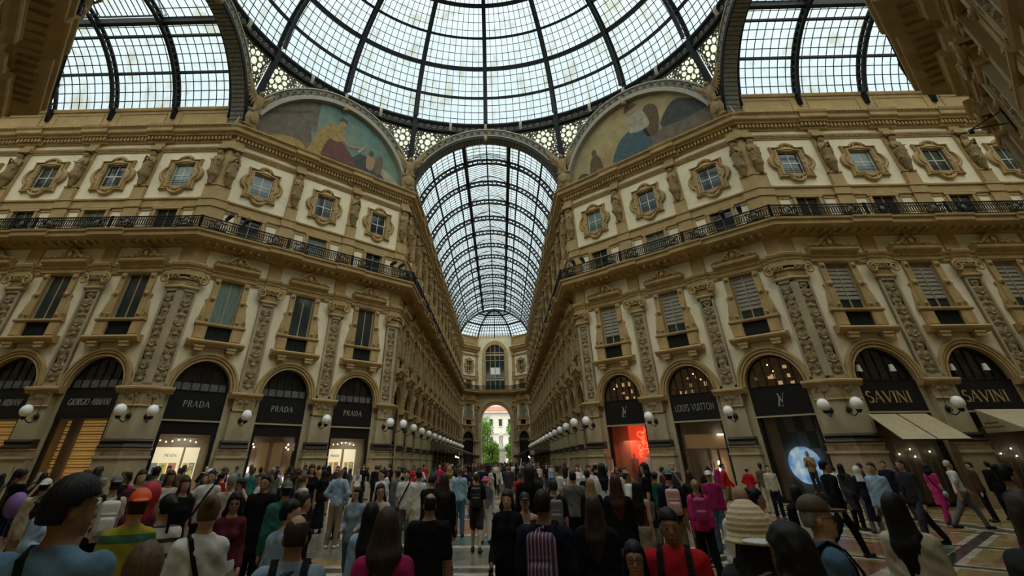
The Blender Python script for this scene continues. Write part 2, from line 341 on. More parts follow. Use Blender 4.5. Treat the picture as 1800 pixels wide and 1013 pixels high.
def pil(tag_, x0, x1, k0, k1):
    c = (x0+x1)/2 if not (k0 or k1) else ((x0+.43) if k0 else (x1-.43))
    e0 = 0 if k0 else .12; e1 = 0 if k1 else .12
    def plinth(b):
        tbox(b, x0-e0*3, x1+e1*3, .52, 0, .35, k0, k1, 1); tbox(b, x0-e0*2.6, x1+e1*2.6, .46, .35, 1.0, k0, k1, 1); tbox(b, x0-e0*2.4, x1+e1*2.4, .42, 1.0, 2.08, k0, k1, 1)
        tbox(b, x0-e0*2.8, x1+e1*2.8, .5, 2.04, 2.15, k0, k1, 1)
        tbox(b, x0-e0*2.4, x1+e1*2.4, .43, 2.15, 2.4, k0, k1, 2)
        n = int((x1-x0)/.14)
        for i in range(n):
            xx = x0+.07+i*.14
            b.tube([(xx-.05, -.44, 2.2), (xx, -.45, 2.33), (xx+.05, -.44, 2.2)], .018, 4, 2)
        tbox(b, x0-e0*2.6, x1+e1*2.6, .47, 2.4, 2.47, k0, k1, 1)
    def base(b):
        b.sweep([(0, 2.47), (.5, 2.47), (.53, 2.53), (.5, 2.6), (.4, 2.62), (.38, 2.68), (.44, 2.73), (.46, 2.78), (.43, 2.84), (.36, 2.87), (0, 2.87)], x0-e0*2, x1+e1*2, k0, k1, 3)
    def shaft(b):
        tbox(b, x0-e0, x1+e1, .33, 2.87, 4.32, k0, k1, 1)
    def impost(b):
        tbox(b, x0-e0, x1+e1, .36, 4.32, 4.95, k0, k1, 2)
        b.sweep([(0, 4.28), (.38, 4.28), (.42, 4.33), (.38, 4.38), (0, 4.38)], x0-e0, x1+e1, k0, k1, 0)
        b.sweep([(0, 4.93), (.4, 4.93), (.43, 5.0), (.5, 5.05), (.56, 5.12), (.56, 5.2), (.5, 5.24), (0, 5.26)], x0-e0*3.6, x1+e1*3.6, k0, k1, 0)
    def upper(b):
        tbox(b, x0, x1, .14, 5.26, 10.5, k0, k1, 1)
        for a_, c_ in ((x0, x0+.13), (x1-.13, x1)): tbox(b, a_, c_, .22, 5.3, 10.45, k0 if a_ == x0 else 0, k1 if c_ == x1 else 0, 1)
        tbox(b, x0, x1, .22, 5.26, 5.42, k0, k1, 1); tbox(b, x0, x1, .22, 10.32, 10.5, k0, k1, 1)
    def capital(b):
        b.sweep([(0, 10.48), (.26, 10.48), (.31, 10.54), (.31, 10.6), (.26, 10.66), (0, 10.66)], x0-e0*.6, x1+e1*.6, k0, k1, 0)
        tbox(b, x0+e0*.3, x1-e1*.3, .22, 10.66, 11.05, k0, k1, 0)
        for i in range(int((x1-x0-.1)/.09)): b.box(x0+.07+i*.09, x0+.12+i*.09, -.26, -.2, 10.7, 11.0, 0)
        tbox(b, x0-e0*.8, x1+e1*.8, .34, 11.02, 11.12, k0, k1, 0)
        vx = ([x0-.06] if not k0 else [])+([x1+.06] if not k1 else [])
        for v in vx:
            s = -1 if v < c else 1
            b.tube(spiral(v+s*.05, 11.05, .3, 1.7, -s, 1.57, 22, -.4), [.075*(1-.5*i/21) for i in range(22)], 6, 0)
            b.tube([(v, -.2, 11.08), (v, -.38, 11.08)], .13, 8, 0)
        for i in range(5):
            t = (i+.5)/5; xx = x0+.16+(x1-x0-.32)*t
            b.ball((xx, -.36, 11.14+.05*math.sin(i*2.4)), (.07, .05, .09), 2, 6, 4)
        tbox(b, x0-e0*1.3, x1+e1*1.3, .4, 11.24, 11.32, k0, k1, 0); tbox(b, x0-e0, x1+e1, .34, 11.32, 11.4, k0, k1, 0)
        b.sweep([(0, 11.4), (.28, 11.4), (.28, 11.62), (.32, 11.64), (.32, 11.72), (.44, 11.86), (.48, 11.98), (.46, 12.04), (0, 12.06)], x0-e0*.2, x1+e1*.2, k0, k1, 0)
        for i in range(int((x1-x0)/.1)): b.box(x0+.02+i*.1, x0+.07+i*.1, -.36, -.3, 11.66, 11.74, 0)
        tbox(b, x0+.05*(e0 > 0), x1-.05*(e1 > 0), .12, 12.06, 13.2, k0, k1, 0)
    def attic(b):
        tbox(b, x0, x1, .16, 13.9, 15.92, k0, k1, 0); tbox(b, x0-e0*.4, x1+e1*.4, .24, 15.92, 16.5, k0, k1, 0); tbox(b, x0-e0*.7, x1+e1*.7, .3, 16.44, 16.56, k0, k1, 0)
        tbox(b, x0+.12*(e0 > 0), x1-.12*(e1 > 0), .2, 16.56, 20.3, k0, k1, 0)
        tbox(b, x0+.1*(e0 > 0), x1-.1*(e1 > 0), .3, 16.56, 17.5, k0, k1, 0); tbox(b, x0+.1*(e0 > 0), x1-.1*(e1 > 0), .36, 17.42, 17.52, k0, k1, 0)
        tbox(b, x0+.1*(e0 > 0), x1-.1*(e1 > 0), .42, 20.36, 20.66, k0, k1, 0)
        tbox(b, x0+.12*(e0 > 0), x1-.12*(e1 > 0), .2, 20.66, 21.15, k0, k1, 0)
    for nm, fn in (('plinth', plinth), ('base_moulding', base), ('shaft', shaft), ('impost', impost), ('relief_pilaster', upper), ('capital', capital), ('attic_pilaster', attic)):
        kit(f'{nm}_{tag_}', fn, SM)
    return c
PC = {}
PC['mid'] = pil('mid', -.5, .5, 0, 0); PC['lc'] = pil('lc', 0, .86, T8, 0); PC['rc'] = pil('rc', -.86, 0, 0, T8); PC['flat'] = pil('flat', -.43, .43, 0, 0)

# window of the main floor
def pw_frame(b):
    for s in (-1, 1):
        x0, x1 = sorted((s*.72, s*1.08)); b.box(x0, x1, -.14, .02, 8.78, 11.5, 0)
        for zz, r_ in ((11.25, .13), (10.2, .16), (9.02, .11)):
            b.tube([(s*.9, -.14, zz), (s*.9, -.2, zz)], r_, 10, 0); b.ball((s*.9, -.2, zz), r_*.45, 0, 6, 4)
        P = [(1.08, 8.78), (1.42, 8.78), (1.44, 8.95), (1.36, 9.2), (1.3, 9.6), (1.2, 9.85), (1.2, 10.05), (1.28, 10.12), (1.08, 10.3)]
        P = [(s*x, z) for x, z in P]; P = P if s > 0 else P[::-1]
        b.prism(P, -.1, .02, 0)
        b.tube([(s*p_[0], p_[1], p_[2]) for p_ in spiral(1.27, 9.02, .12, 1.3, 1, 0, 12, -.12)], .03, 5, 0)
        x0, x1 = sorted((s*.72, s*1.38)); b.box(x0, x1, -.16, .02, 7.84, 8.64, 0)
        x0, x1 = sorted((s*.8, s*1.3)); b.box(x0, x1, -.19, -.16, 7.92, 8.56, 0)
        x0, x1 = sorted((s*.68, s*1.15)); b.prism([(x0, 7.22), (x1, 7.22), (x1+.04, 7.5), (x0-.04, 7.5)], -.42, .02, 0); b.box(x0-.05, x1+.05, -.46, .02, 7.4, 7.5, 0)
    b.sweep([(0, 8.64), (.2, 8.64), (.26, 8.7), (.26, 8.76), (.2, 8.8), (0, 8.8)], -1.48, 1.48)
    b.sweep([(0, 7.46), (.34, 7.48), (.4, 7.56), (.5, 7.64), (.54, 7.72), (.5, 7.8), (.2, 7.86), (0, 7.86)], -1.62, 1.62)
    b.sweep([(0, 11.5), (.18, 11.5), (.2, 11.72), (.24, 11.74), (.26, 11.86), (.34, 11.98), (.52, 12.06), (.56, 12.14), (.56, 12.24), (.62, 12.3), (.5, 12.34), (0, 12.36)], -1.42, 1.42)
    b.box(-.8, .8, -.12, .02, 11.42, 11.5)
    for i in range(24): b.box(-1.32+i*.112, -1.26+i*.112, -.3, -.2, 11.76, 11.86)
def pw_crest(b):
    for s in (-1, 1):
        P = [(s*(.15+q*1.05), -.25, 12.42+.5*(1-q)**1.5+.06*math.sin(q*9)) for q in [i/14 for i in range(15)]]
        b.tube(P, [.13*(1-.6*i/14) for i in range(15)], 6, 0)
        b.tube([(s*p_[0], p_[1], p_[2]) for p_ in spiral(.42, 12.62, .2, 1.6, -1, 2.4, 18, -.3)], .05, 5, 0)
        b.tube([(s*p_[0], p_[1], p_[2]) for p_ in spiral(.84, 12.5, .12, 1.4, 1, 1.57, 14, -.3)], .035, 5, 0)
        b.ball((s*1.28, -.3, 12.46), (.13, .1, .1), 0, 8, 5)
    P = [(-1.2, 12.36), (1.2, 12.36), (.75, 12.52), (.3, 12.8), (0, 12.9), (-.3, 12.8), (-.75, 12.52)]
    b.prism(P, -.2, -.05, 0)
    b.ball((0, -.3, 12.64), (.16, .12, .19), 0, 10, 6)
    for k in range(5):
        a = rad(90+(k-2)*32); b.tube([(0, -.28, 12.85), (math.cos(a)*.24, -.3, 12.85+math.sin(a)*.3)], [.05, .035], 5, 0); b.ball((math.cos(a)*.26, -.3, 12.86+math.sin(a)*.31), .05, 0, 6, 4)
def pw_sash(b):
    for x0, x1 in ((-.72, -.63), (.63, .72), (-.035, .035)): b.box(x0, x1, .1, .17, 8.8, 11.45)
    for z in (8.8, 11.36): b.box(-.7, .7, .11, .16, z, z+.07)
def pw_reveal(b):
    b.quad((-.72, -.1, 8.8), (-.72, .3, 8.8), (-.72, .3, 11.45), (-.72, -.1, 11.45)); b.quad((.72, .3, 8.8), (.72, -.1, 8.8), (.72, -.1, 11.45), (.72, .3, 11.45))
def pane(x, z0, z1, y): return lambda b: b.box(-x, x, y, y+.02, z0, z1)
def grille(b):
    b.box(-.72, .72, 0, .03, 7.84, 8.64)
    for i in range(9): b.tube([(-.64+i*.16+.05*math.sin(t*6.28), -.02, 7.9+.68*t) for t in [j/8 for j in range(9)]], .014, 4)
kit('pw_frame', pw_frame, SM); kit('pw_crest', pw_crest, SM); kit('pw_sash', pw_sash, ['grey_stone'])
kit('pw_grille', grille, ['iron']); kit('pane_curtain', pane(.66, 8.82, 11.42, .15), ['curtain_pane']); kit('pane_dark', pane(.66, 8.82, 11.42, .15), ['dark_pane'])
def blinds(b):
    b.box(-.66, .66, .2, .22, 8.82, 11.42, 1)
    n = 9
    for i in range(n):
        z0 = 9.3+i*.235
        b.add([(-.64, .17, z0), (.64, .17, z0), (.64, .11, z0+.06), (-.64, .11, z0+.06), (.64, .16, z0+.235), (-.64, .16, z0+.235)], [(0, 1, 2, 3), (3, 2, 4, 5)], 0)
mat('blind', (.30, .27, .22), .9, .2, 3, stretch=(12, 12, .6))
kit('pw_blind', blinds, ['blind', 'dark_pane'])
# small square window in its lobed frame
def uw_frame(b):
    P = []
    def side(rot):
        hx, hz = (1.2, 1.2)
        q = [(.62, hz)]+[(.6*math.cos(t), .98+.56*math.sin(t)) for t in [math.pi*k/10 for k in range(1, 10)]]+[(-.62, hz)]
        L_ = [(hx, hz), (.98, hz-.04), (.72, hz-.05)]+q[1:-1]+[(-.72, hz-.05), (-.98, hz-.04)]
        c, s_ = round(math.cos(rot)), round(math.sin(rot)); return [(x*c-z*s_, x*s_+z*c) for x, z in L_]
    for k in range(4): P += side(k*math.pi/2)
    N = len(P)
    def rp(x, z, hx, hz): q = min(hx/abs(x) if abs(x) > 1e-6 else 99, hz/abs(z) if abs(z) > 1e-6 else 99); return x*q, z*q
    rings = []
    for t, p in ((0, 0), (0, .17), (.12, .24), (.26, .22), (.3, .1), (.5, .09), (.56, .18), (.8, .2), (.86, .12), (1, .13)):
        rings.append([((x*(1-t)+rp(x, z, .72, .87)[0]*t), -p, 18.42+(z*(1-t)+rp(x, z, .72, .87)[1]*t)) for x, z in P])
    rings.append([(rp(x, z, .72, .87)[0], .25, 18.42+rp(x, z, .72, .87)[1]) for x, z in P])
    vs = [p for r_ in rings for p in r_]; fs = []
    for k in range(len(rings)-1):
        for i in range(N): fs.append((k*N+i, (k+1)*N+i, (k+1)*N+(i+1) % N, k*N+(i+1) % N))
    b.add(vs, fs, 0)
    for ox, oz, a0 in ((0, 1.12, 0), (0, -1.12, math.pi), (.86, 0, -math.pi/2), (-.86, 0, math.pi/2)):
        b.tube([(ox+.3*math.cos(a0+math.pi*i/8), -.16, 18.4+oz+.3*math.sin(a0+math.pi*i/8)) for i in range(9)], .05, 5, 0)
        b.ball((ox*.97, -.13, 18.4+oz*.97), (.16, .06, .16), 2, 8, 4)
def uw_sash(b):
    for x0, x1 in ((-.72, -.65), (.65, .72), (-.03, .03)): b.box(x0, x1, .1, .16, 17.55, 19.3)
    for z in (17.55, 18.4, 19.24): b.box(-.7, .7, .1, .15, z, z+.06)
kit('uw_frame', uw_frame, SM); kit('uw_sash', uw_sash, ['white_paint']); kit('uw_pane', pane(.7, 17.56, 19.3, .13), ['dark_pane']); kit('uw_pane2', pane(.7, 17.56, 19.3, .13), ['curtain_pane'])
def uw_guard(b):
    for z in (17.6, 17.8, 18.0): b.tube([(-.62, .02, z), (.62, .02, z)], .02, 4)
kit('uw_guard', uw_guard, ['iron'])
# low window behind the balcony, with side panels
def mz_frame(b):
    for s in (-1, 1):
        x0, x1 = sorted((s*.74, s*.94)); b.box(x0, x1, -.1, .02, 13.9, 15.86)
        b.box(min(s*1.0, s*1.1), max(s*1.0, s*1.1), -.06, .02, 14.2, 15.78); b.box(min(s*1.8, s*1.9), max(s*1.8, s*1.9), -.06, .02, 14.2, 15.78)
        b.box(min(s*1.0, s*1.9), max(s*1.0, s*1.9), -.06, .02, 15.7, 15.8)
    b.box(-1.0, 1.0, -.13, .02, 15.78, 15.92)
kit('mz_frame', mz_frame, SM)
def mz_sash(b):
    for x0, x1 in ((-.74, -.66), (.66, .74), (-.035, .035)): b.box(x0, x1, .1, .16, 13.9, 15.8)
    for z in (14.7, 15.3): b.box(-.7, .7, .1, .15, z, z+.05)
kit('mz_sash', mz_sash, ['grey_stone']); kit('mz_pane', pane(.7, 13.9, 15.8, .14), ['dark_pane']); kit('mz_pane2', pane(.7, 13.9, 15.8, .14), ['curtain_pane'])
# shop arch
def archi(b):
    b.arc(0, 5.22, 1.55, 1.62, -.14, .35, n=28); b.arc(0, 5.22, 1.62, 1.72, -.06, .05, n=28); b.arc(0, 5.22, 1.72, 1.86, -.14, .05, n=28); b.arc(0, 5.22, 1.86, 1.98, -.2, .02, n=28)
    for i in range(36):
        a = math.pi*(i+.5)/36; b.ball((1.67*math.cos(a), -.07, 5.22+1.67*math.sin(a)), .035, 0, 5, 3)
kit('archivolt', archi, SM)
def lun_pane(m):
    def f(b):
        n = 24; P = [(1.55*math.cos(math.pi*i/n), 5.2+1.57*math.sin(math.pi*i/n)) for i in range(n+1)]
        b.prism(P[::-1], .3, .32, m)
    return f
def lun_bars(b):
    b.arc(0, 5.2, 1.46, 1.56, .2, .32, n=24)
    for x in (-1.0, -.5, 0, .5, 1.0): b.box(x-.025, x+.025, .22, .3, 5.2, 5.2+math.sqrt(1.5**2-x*x))
    b.box(-1.5, 1.5, .18, .3, 5.16, 5.24)
kit('lun_bars', lun_bars, ['dark_frame']); kit('lun_dark', lun_pane(0), ['shop_glass_dark']); kit('lun_warm', lun_pane(0), ['window_glow'])
def lun_strip(b):
    b.box(-1.42, 1.42, .27, .29, 5.26, 5.62)
mat('frosted', (.14, .15, .14), .4, .5, 14, spec=.4); kit('lun_strip', lun_strip, ['frosted'])
def shopframe(b):
    b.box(-1.5, 1.5, .05, .3, 3.78, 5.18, 0); b.box(-1.5, 1.5, .1, .3, 3.12, 3.8, 0)
    b.box(-1.5, -1.3, .1, .35, 0, 3.12, 0); b.box(1.3, 1.5, .1, .35, 0, 3.12, 0); b.box(-1.5, 1.5, .1, .35, 0, .12, 0)
def shopframe2(b):
    b.box(-1.5, 1.5, .05, .3, 3.78, 5.18, 0); b.box(-1.5, -1.36, .1, .35, 0, 3.8, 0); b.box(1.36, 1.5, .1, .35, 0, 3.8, 0); b.box(-1.5, 1.5, .1, .35, 0, .12, 0)
kit('shop_fascia_tall', shopframe2, ['black_sign'])
def room2(b):
    b.quad((-1.5, .35, 0), (-1.5, 2.95, 0), (-1.5, 2.95, 3.8), (-1.5, .35, 3.8), 0); b.quad((1.5, 2.95, 0), (1.5, .35, 0), (1.5, .35, 3.8), (1.5, 2.95, 3.8), 0)
    b.quad((-1.5, 2.95, 0), (1.5, 2.95, 0), (1.5, 2.95, 3.8), (-1.5, 2.95, 3.8), 1); b.quad((-1.5, .3, 3.8), (1.5, .3, 3.8), (1.5, 2.95, 3.8), (-1.5, 2.95, 3.8), 0)
kit('shop_room_tall', room2, ['wood_interior', 'wood_interior']); kit('shop_pane_tall', lambda b: b.box(-1.36, 1.36, .28, .3, .12, 3.78), ['clear_glass'])
kit('shop_fascia', shopframe, ['black_sign']); kit('shop_line', lambda b: b.box(-1.5, 1.5, 0, .06, 3.72, 3.8), ['grey_stone'])
def room(b):   # the shop space behind the glass
    b.quad((-1.5, .35, 0), (-1.5, 2.95, 0), (-1.5, 2.95, 3.12), (-1.5, .35, 3.12), 0); b.quad((1.5, 2.95, 0), (1.5, .35, 0), (1.5, .35, 3.12), (1.5, 2.95, 3.12), 0)
    b.quad((-1.5, 2.95, 0), (1.5, 2.95, 0), (1.5, 2.95, 3.12), (-1.5, 2.95, 3.12), 1); b.quad((-1.5, .3, 3.12), (1.5, .3, 3.12), (1.5, 2.95, 3.12), (-1.5, 2.95, 3.12), 0)
    for x in (-.9, .1, .9): b.box(x, x+.3, 2.75, 2.93, .1, 2.8, 0)
    for z in (.9, 1.6, 2.3): b.box(-1.4, 1.4, 2.8, 2.93, z, z+.05, 0)
kit('shop_room', room, ['wood_interior', 'wood_interior']); kit('shop_pane', lambda b: b.box(-1.3, 1.3, .28, .3, .12, 3.12), ['clear_glass'])
# iron railing of one bay
def rail(L, x0, p):
    def f(b):
        for z, h in ((13.98, .05), (14.12, .03), (14.52, .03), (14.7, .06)): b.box(x0, x0+L, -p-.03, -p+.03, z-h/2, z+h/2)
        n = int(L/.15)
        for i in range(n+1):
            x = x0+.04+(L-.08)*i/n; b.box(x-.012, x+.012, -p-.012, -p+.012, 13.95, 14.7)
            if i < n:
                c = x+L/n/2*.97; b.tube([(c+.05*math.cos(t*math.pi/4), -p, 14.32+.17*math.sin(t*math.pi/4)) for t in range(8)], .015, 4, 0, True)
                b.tube([(c+.045*math.cos(t*math.pi/3), -p, 14.61+.05*math.sin(t*math.pi/3)) for t in range(6)], .012, 3, 0, True)
        for x in (x0, x0+L): b.box(x-.03, x+.03, -p-.05, -p+.05, 13.92, 14.76)
    return f
def medal(p):
    def f(b):
        b.box(-.55, .55, -p-.02, -p+.02, 13.98, 14.06); b.tube([(.27*math.cos(t*math.pi/8), -p-.03, 14.34+.27*math.sin(t*math.pi/8)) for t in range(16)], .03, 5, 0, True)
        b.lathe([(0, 0), (.15, 0), (.17, .02), (.1, .05), (0, .06)], (0, 0, 0), 12, 1)
        b.v[-60:] = [(x, -p-.02-z, 14.34+y) for x, y, z in b.v[-60:]]
        for s in (-1, 1):
            b.tube([(s*q[0], q[1], q[2]) for q in spiral(.42, 14.45, .12, 1.3, 1, 0, 12, -p-.02)], .02, 4); b.tube([(s*q[0], q[1], q[2]) for q in spiral(.42, 14.2, .11, 1.3, -1, 0, 12, -p-.02)], .02, 4)
    return f
# wall lamp: plate, scroll arm, globe
def lamp_arm(b):
    b.lathe([(0, 0), (.13, 0), (.15, .03), (.08, .08), (0, .1)], (0, 0, 0), 10)
    b.v[-50:] = [(x, -.34-z, 3.85+y) for x, y, z in b.v[-50:]]
    P = [(0, -.36-.25*t-.5*t*t, 3.85-.28*math.sin(t*math.pi*.9)) for t in [i/12 for i in range(13)]]; b.tube(P+[(0, -1.15, 3.72)], .025, 6)
    b.tube([(0, q[0]-.55, q[2]) for q in spiral(0, 3.8, .12, 1.2, 1, 0, 12)], .018, 5)
    b.lathe([(.02, 3.66), (.1, 3.7), (.14, 3.78), (.12, 3.82)], (0, -1.15, 0), 10)
    b.tube([(0, -.38, 4.62), (0, -.42, 4.4), (0, -.36, 3.9)], .012, 4)
kit('lamp_arm', lamp_arm, ['iron']); kit('lamp_globe', lambda b: b.ball((0, -1.15, 4.06), .28, 0, 20, 12), ['globe'])
kit('flood', lambda b: (b.tube([(0, 0, 0), (0, 0, .12)], .02, 5), b.tube([(-.02, .16, .1), (.06, -.16, .24)], [.08, .1], 8)), ['black_plastic'])

LAB = {}
ORD = ['first', 'second', 'third', 'fourth', 'fifth', 'sixth', 'seventh', 'eighth', 'ninth', 'tenth', 'eleventh', 'twelfth', 'thirteenth', 'fourteenth', 'fifteenth', 'sixteenth']
def place(parts, mx, rootname, **kw):
    root = bpy.data.objects.new(rootname, None); COL.objects.link(root); root.matrix_world = mx; root.empty_display_size = .2
    tag(root, **kw)
    for nm, me in parts: obj(nm, me if not isinstance(me, str) else K[me], root)
    return root

def wall_mesh(name, L, cs, z_open=True):
    b = MB()
    def cells(x0, x1, z0, z1, holes, m):
        xs = sorted({x0, x1, *[h[0] for h in holes], *[h[1] for h in holes]}); zs = sorted({z0, z1, *[h[2] for h in holes], *[h[3] for h in holes]})
        for i in range(len(xs)-1):
            for j in range(len(zs)-1):
                cx, cz = (xs[i]+xs[i+1])/2, (zs[j]+zs[j+1])/2
                if any(h[0] < cx < h[1] and h[2] < cz < h[3] for h in holes): continue
                b.quad((xs[i], 0, zs[j]), (xs[i+1], 0, zs[j]), (xs[i+1], 0, zs[j+1]), (xs[i], 0, zs[j+1]), m)
        for h in holes:
            d = .35
            b.quad((h[0], 0, h[2]), (h[0], d, h[2]), (h[0], d, h[3]), (h[0], 0, h[3]), 0); b.quad((h[1], d, h[2]), (h[1], 0, h[2]), (h[1], 0, h[3]), (h[1], d, h[3]), 0)
            b.quad((h[0], 0, h[3]), (h[0], d, h[3]), (h[1], d, h[3]), (h[1], 0, h[3]), 0); b.quad((h[0], 0, h[2]), (h[1], 0, h[2]), (h[1], d, h[2]), (h[0], d, h[2]), 0)
    cells(0, L, 0, 5.2, [(c-1.5, c+1.5, 0, 5.2) for c in cs], 1)
    H = 7.1; x = 0
    for c in cs:
        if c-1.55 > x: b.quad((x, 0, 5.2), (c-1.55, 0, 5.2), (c-1.55, 0, H), (x, 0, H), 4)
        n = 24; prev = (c-1.55, 5.2)
        for i in range(1, n+1):
            a = math.pi-math.pi*i/n; q = (c+1.55*math.cos(a), 5.2+1.57*math.sin(a))
            b.quad((prev[0], 0, prev[1]), (q[0], 0, q[1]), (q[0], 0, H), (prev[0], 0, H), 4)
            b.quad((prev[0], 0, prev[1]), (prev[0], .35, prev[1]), (q[0], .35, q[1]), (q[0], 0, q[1]), 0); prev = q
        x = c+1.55
    b.quad((x, 0, 5.2), (L, 0, 5.2), (L, 0, H), (x, 0, H), 4)
    hol = []
    for c in cs: hol += [(c-.72, c+.72, 7.84, 11.45), (c-.74, c+.74, 13.9, 15.8), (c-.72, c+.72, 17.55, 19.3)]
    cells(0, L, H, 22.3, hol, 4)
    return b.mesh(name, SM)

FL = []
def facade(side, where, P0, ang, L, cs, ps, kL, kR, attic=True, blind=False, shop=True, lamps=True, ordrev=False, full=True):
    mx0 = Matrix.Translation((P0[0], P0[1], 0)) @ Matrix.Rotation(rad(ang), 4, 'Z')
    w = obj('wall_'+side, wall_mesh('wall_'+side, L, cs if full else []), None, mx0); tag(w, f'cream stucco and stone wall, {where}', kind='structure')
    t0 = T8 if kL else 0; t1 = T8 if kR else 0
    # courses that run the length of the wall
    b = MB(); b.sweep([(0, 11.4), (.1, 11.4), (.1, 11.62), (.14, 11.64), (.14, 11.74), (.24, 11.86), (.28, 11.98), (0, 12.05)], 0, L, t0, t1, 0)
    b.sweep([(0, 15.9), (.12, 15.9), (.14, 15.98), (.1, 16.02), (.1, 16.42), (.2, 16.46), (.22, 16.56), (0, 16.58)], 0, L, t0, t1, 0)
    b.sweep([(0, 20.3), (.08, 20.3), (.1, 20.44), (.2, 20.5), (.24, 20.6), (.18, 20.66), (0, 20.66)], 0, L, t0, t1, 0)
    for i in range(int(L/.16)): b.box(.04+i*.16, .12+i*.16, -.17, -.1, 20.4, 20.48, 0)
    tag(obj(num('trim'), b.mesh('string_courses', SM), None, mx0), f'carved stone string courses, {where}', kind='structure')
    b = MB()
    b.sweep([(0, 13.1), (.2, 13.12), (.3, 13.3), (.9, 13.36), (1.05, 13.42), (1.15, 13.5), (1.15, 13.72), (1.27, 13.8), (1.29, 13.92), (0, 13.95)], 0, L, t0, t1, 0)
    for p in ps:
        if 1.2 < p < L-1.2: b.sweep([(0, 13.14), (.95, 13.38), (1.25, 13.46), (1.32, 13.52), (1.32, 13.72), (1.42, 13.8), (1.44, 13.91), (0, 13.91)], p-1.15, p+1.15, 0, 0, 0)
    n = int(L/.55)
    for i in range(n):
        x = .28+i*(L-.4)/n; b.prism([(x, 13.2), (x+.16, 13.2), (x+.16, 13.38), (x, 13.38)], -.86, -.15, 0)
    tag(obj(num('trim'), b.mesh('balcony_slab', SM), None, mx0), f'projecting stone balcony ledge on brackets, {where}', kind='structure')
    b = MB()
    CP = [(0, 21.05), (.1, 21.05), (.14, 21.12), (.14, 21.46), (.46, 21.5), (.5, 21.6), (.7, 21.68), (.74, 21.74), (.74, 21.96), (.84, 22.06), (.9, 22.2), (.8, 22.28), (0, 22.32)]
    b.sweep(CP, 0, L, t0, t1, 0)
    for p in ps:
        if 1.0 < p < L-1.0: b.sweep([(q[0]*1.0+.14 if q[0] > 0 else 0, q[1]-.005) for q in CP], p-.95, p+.95, 0, 0, 0)
    for i in range(int(L/.26)): b.box(.04+i*.26, .18+i*.26, -.38, -.1, 21.2, 21.44, 0); b.box(.04+i*.26, .2+i*.26, -.97, -.86, 22.08, 22.17, 0)
    for p in ps:
        if 1.0 < p < L-1.0:
            for i in range(7): b.box(p-.88+i*.26, p-.74+i*.26, -.52, -.2, 21.2, 21.44, 0)
    tag(obj(num('trim'), b.mesh('cornice', SM), None, mx0), f'heavy dentilled stone cornice, {where}', kind='structure')
    if attic:
        b = MB(); b.box(0, L, -.1, .5, 22.25, 24.2, 0); b.sweep([(0, 24.05), (.2, 24.05), (.26, 24.2), (.26, 24.3), (0, 24.3)], 0, L, 0, 0, 0)
        for c in cs:
            for (xa, xb, za, zb) in ((c-1.85, c+1.85, 22.75, 22.82), (c-1.85, c+1.85, 23.75, 23.82), (c-1.85, c-1.78, 22.75, 23.82), (c+1.78, c+1.85, 22.75, 23.82)): b.box(xa, xb, -.15, -.08, za, zb, 0)
        tag(obj(num('trim'), b.mesh('attic_parapet', SM), None, mx0), f'panelled ochre parapet carrying the glass vault, {where}', kind='structure')
    if not full: return mx0
    nb = len(cs)
    for i, c in enumerate(cs):
        o = ORD[(nb-1-i) if ordrev else i]; mx = mx0 @ Matrix.Translation((c, 0, 0)); wh = f'{o} bay {where}'
        panes = 'pw_blind' if blind else ('pane_curtain' if (side == 'front_left' and i == 0) or (side != 'front_left' and (i*7+nb) % 3 == 1) else 'pane_dark')
        place([('frame', 'pw_frame'), ('crest', 'pw_crest'), ('sash', 'pw_sash'), ('balcony_grille', 'pw_grille'), ('blind' if blind else 'pane', panes)], mx, num('window'), label=f'tall stone framed window under scroll crest, {wh}', kind='structure')
        place([('frame', 'uw_frame'), ('sash', 'uw_sash'), ('pane', 'uw_pane' if (i+nb) % 3 else 'uw_pane2'), ('guard_bars', 'uw_guard')], mx, num('window'), label=f'square window in lobed stone frame, {wh}', kind='structure')
        place([('frame', 'mz_frame'), ('sash', 'mz_sash'), ('pane', 'mz_pane' if (i+nb) % 4 else 'mz_pane2')], mx, num('window'), label=f'low window behind the balcony railing, {wh}', kind='structure')
        place([('archivolt', 'archivolt'), ('glazing_bars', 'lun_bars'), ('pane', 'lun_warm' if side == 'front_right' else 'lun_dark')]+([] if blind else [('frosted_strip', 'lun_strip')]), mx, num('window'), label=f'half round fanlight in its stone arch, {wh}', kind='structure')
        FL.append((side, i, mx, wh))
    for i, p in enumerate(ps):
        t = 'lc' if (kL and p < 1.2) else ('rc' if (kR and p > L-1.2) else ('mid' if 1.2 < p < L-1.2 else 'flat'))
        px = 0 if t == 'lc' else (L if t == 'rc' else p)
        mx = mx0 @ Matrix.Translation((px, 0, 0)); o = ORD[(len(ps)-1-i) if ordrev else i]; wh = f'{o} pier {where}'
        r_ = place([(n_, f'{n_}_{t}') for n_ in ('plinth', 'base_moulding', 'shaft', 'impost', 'relief_pilaster', 'capital', 'attic_pilaster')], mx, num('trim'), label=f'relief carved stone pilaster, {wh}', kind='structure')
        c = PC[t]; obj('relief_panel', REL if i % 2 else REL2, r_, Matrix.Translation((c, -.14, 5.5)))
        obj('relief_frieze', RELF if t == 'mid' else RELC, r_, Matrix.Translation((c, -.36, 4.64)))
        FP.append((side, i, mx0 @ Matrix.Translation((px+c, 0, 0)), wh, t))
    # railings: one section per pier interval
    xs = [0]+[p for p in ps if 1.2 < p < L-1.2]+[L]
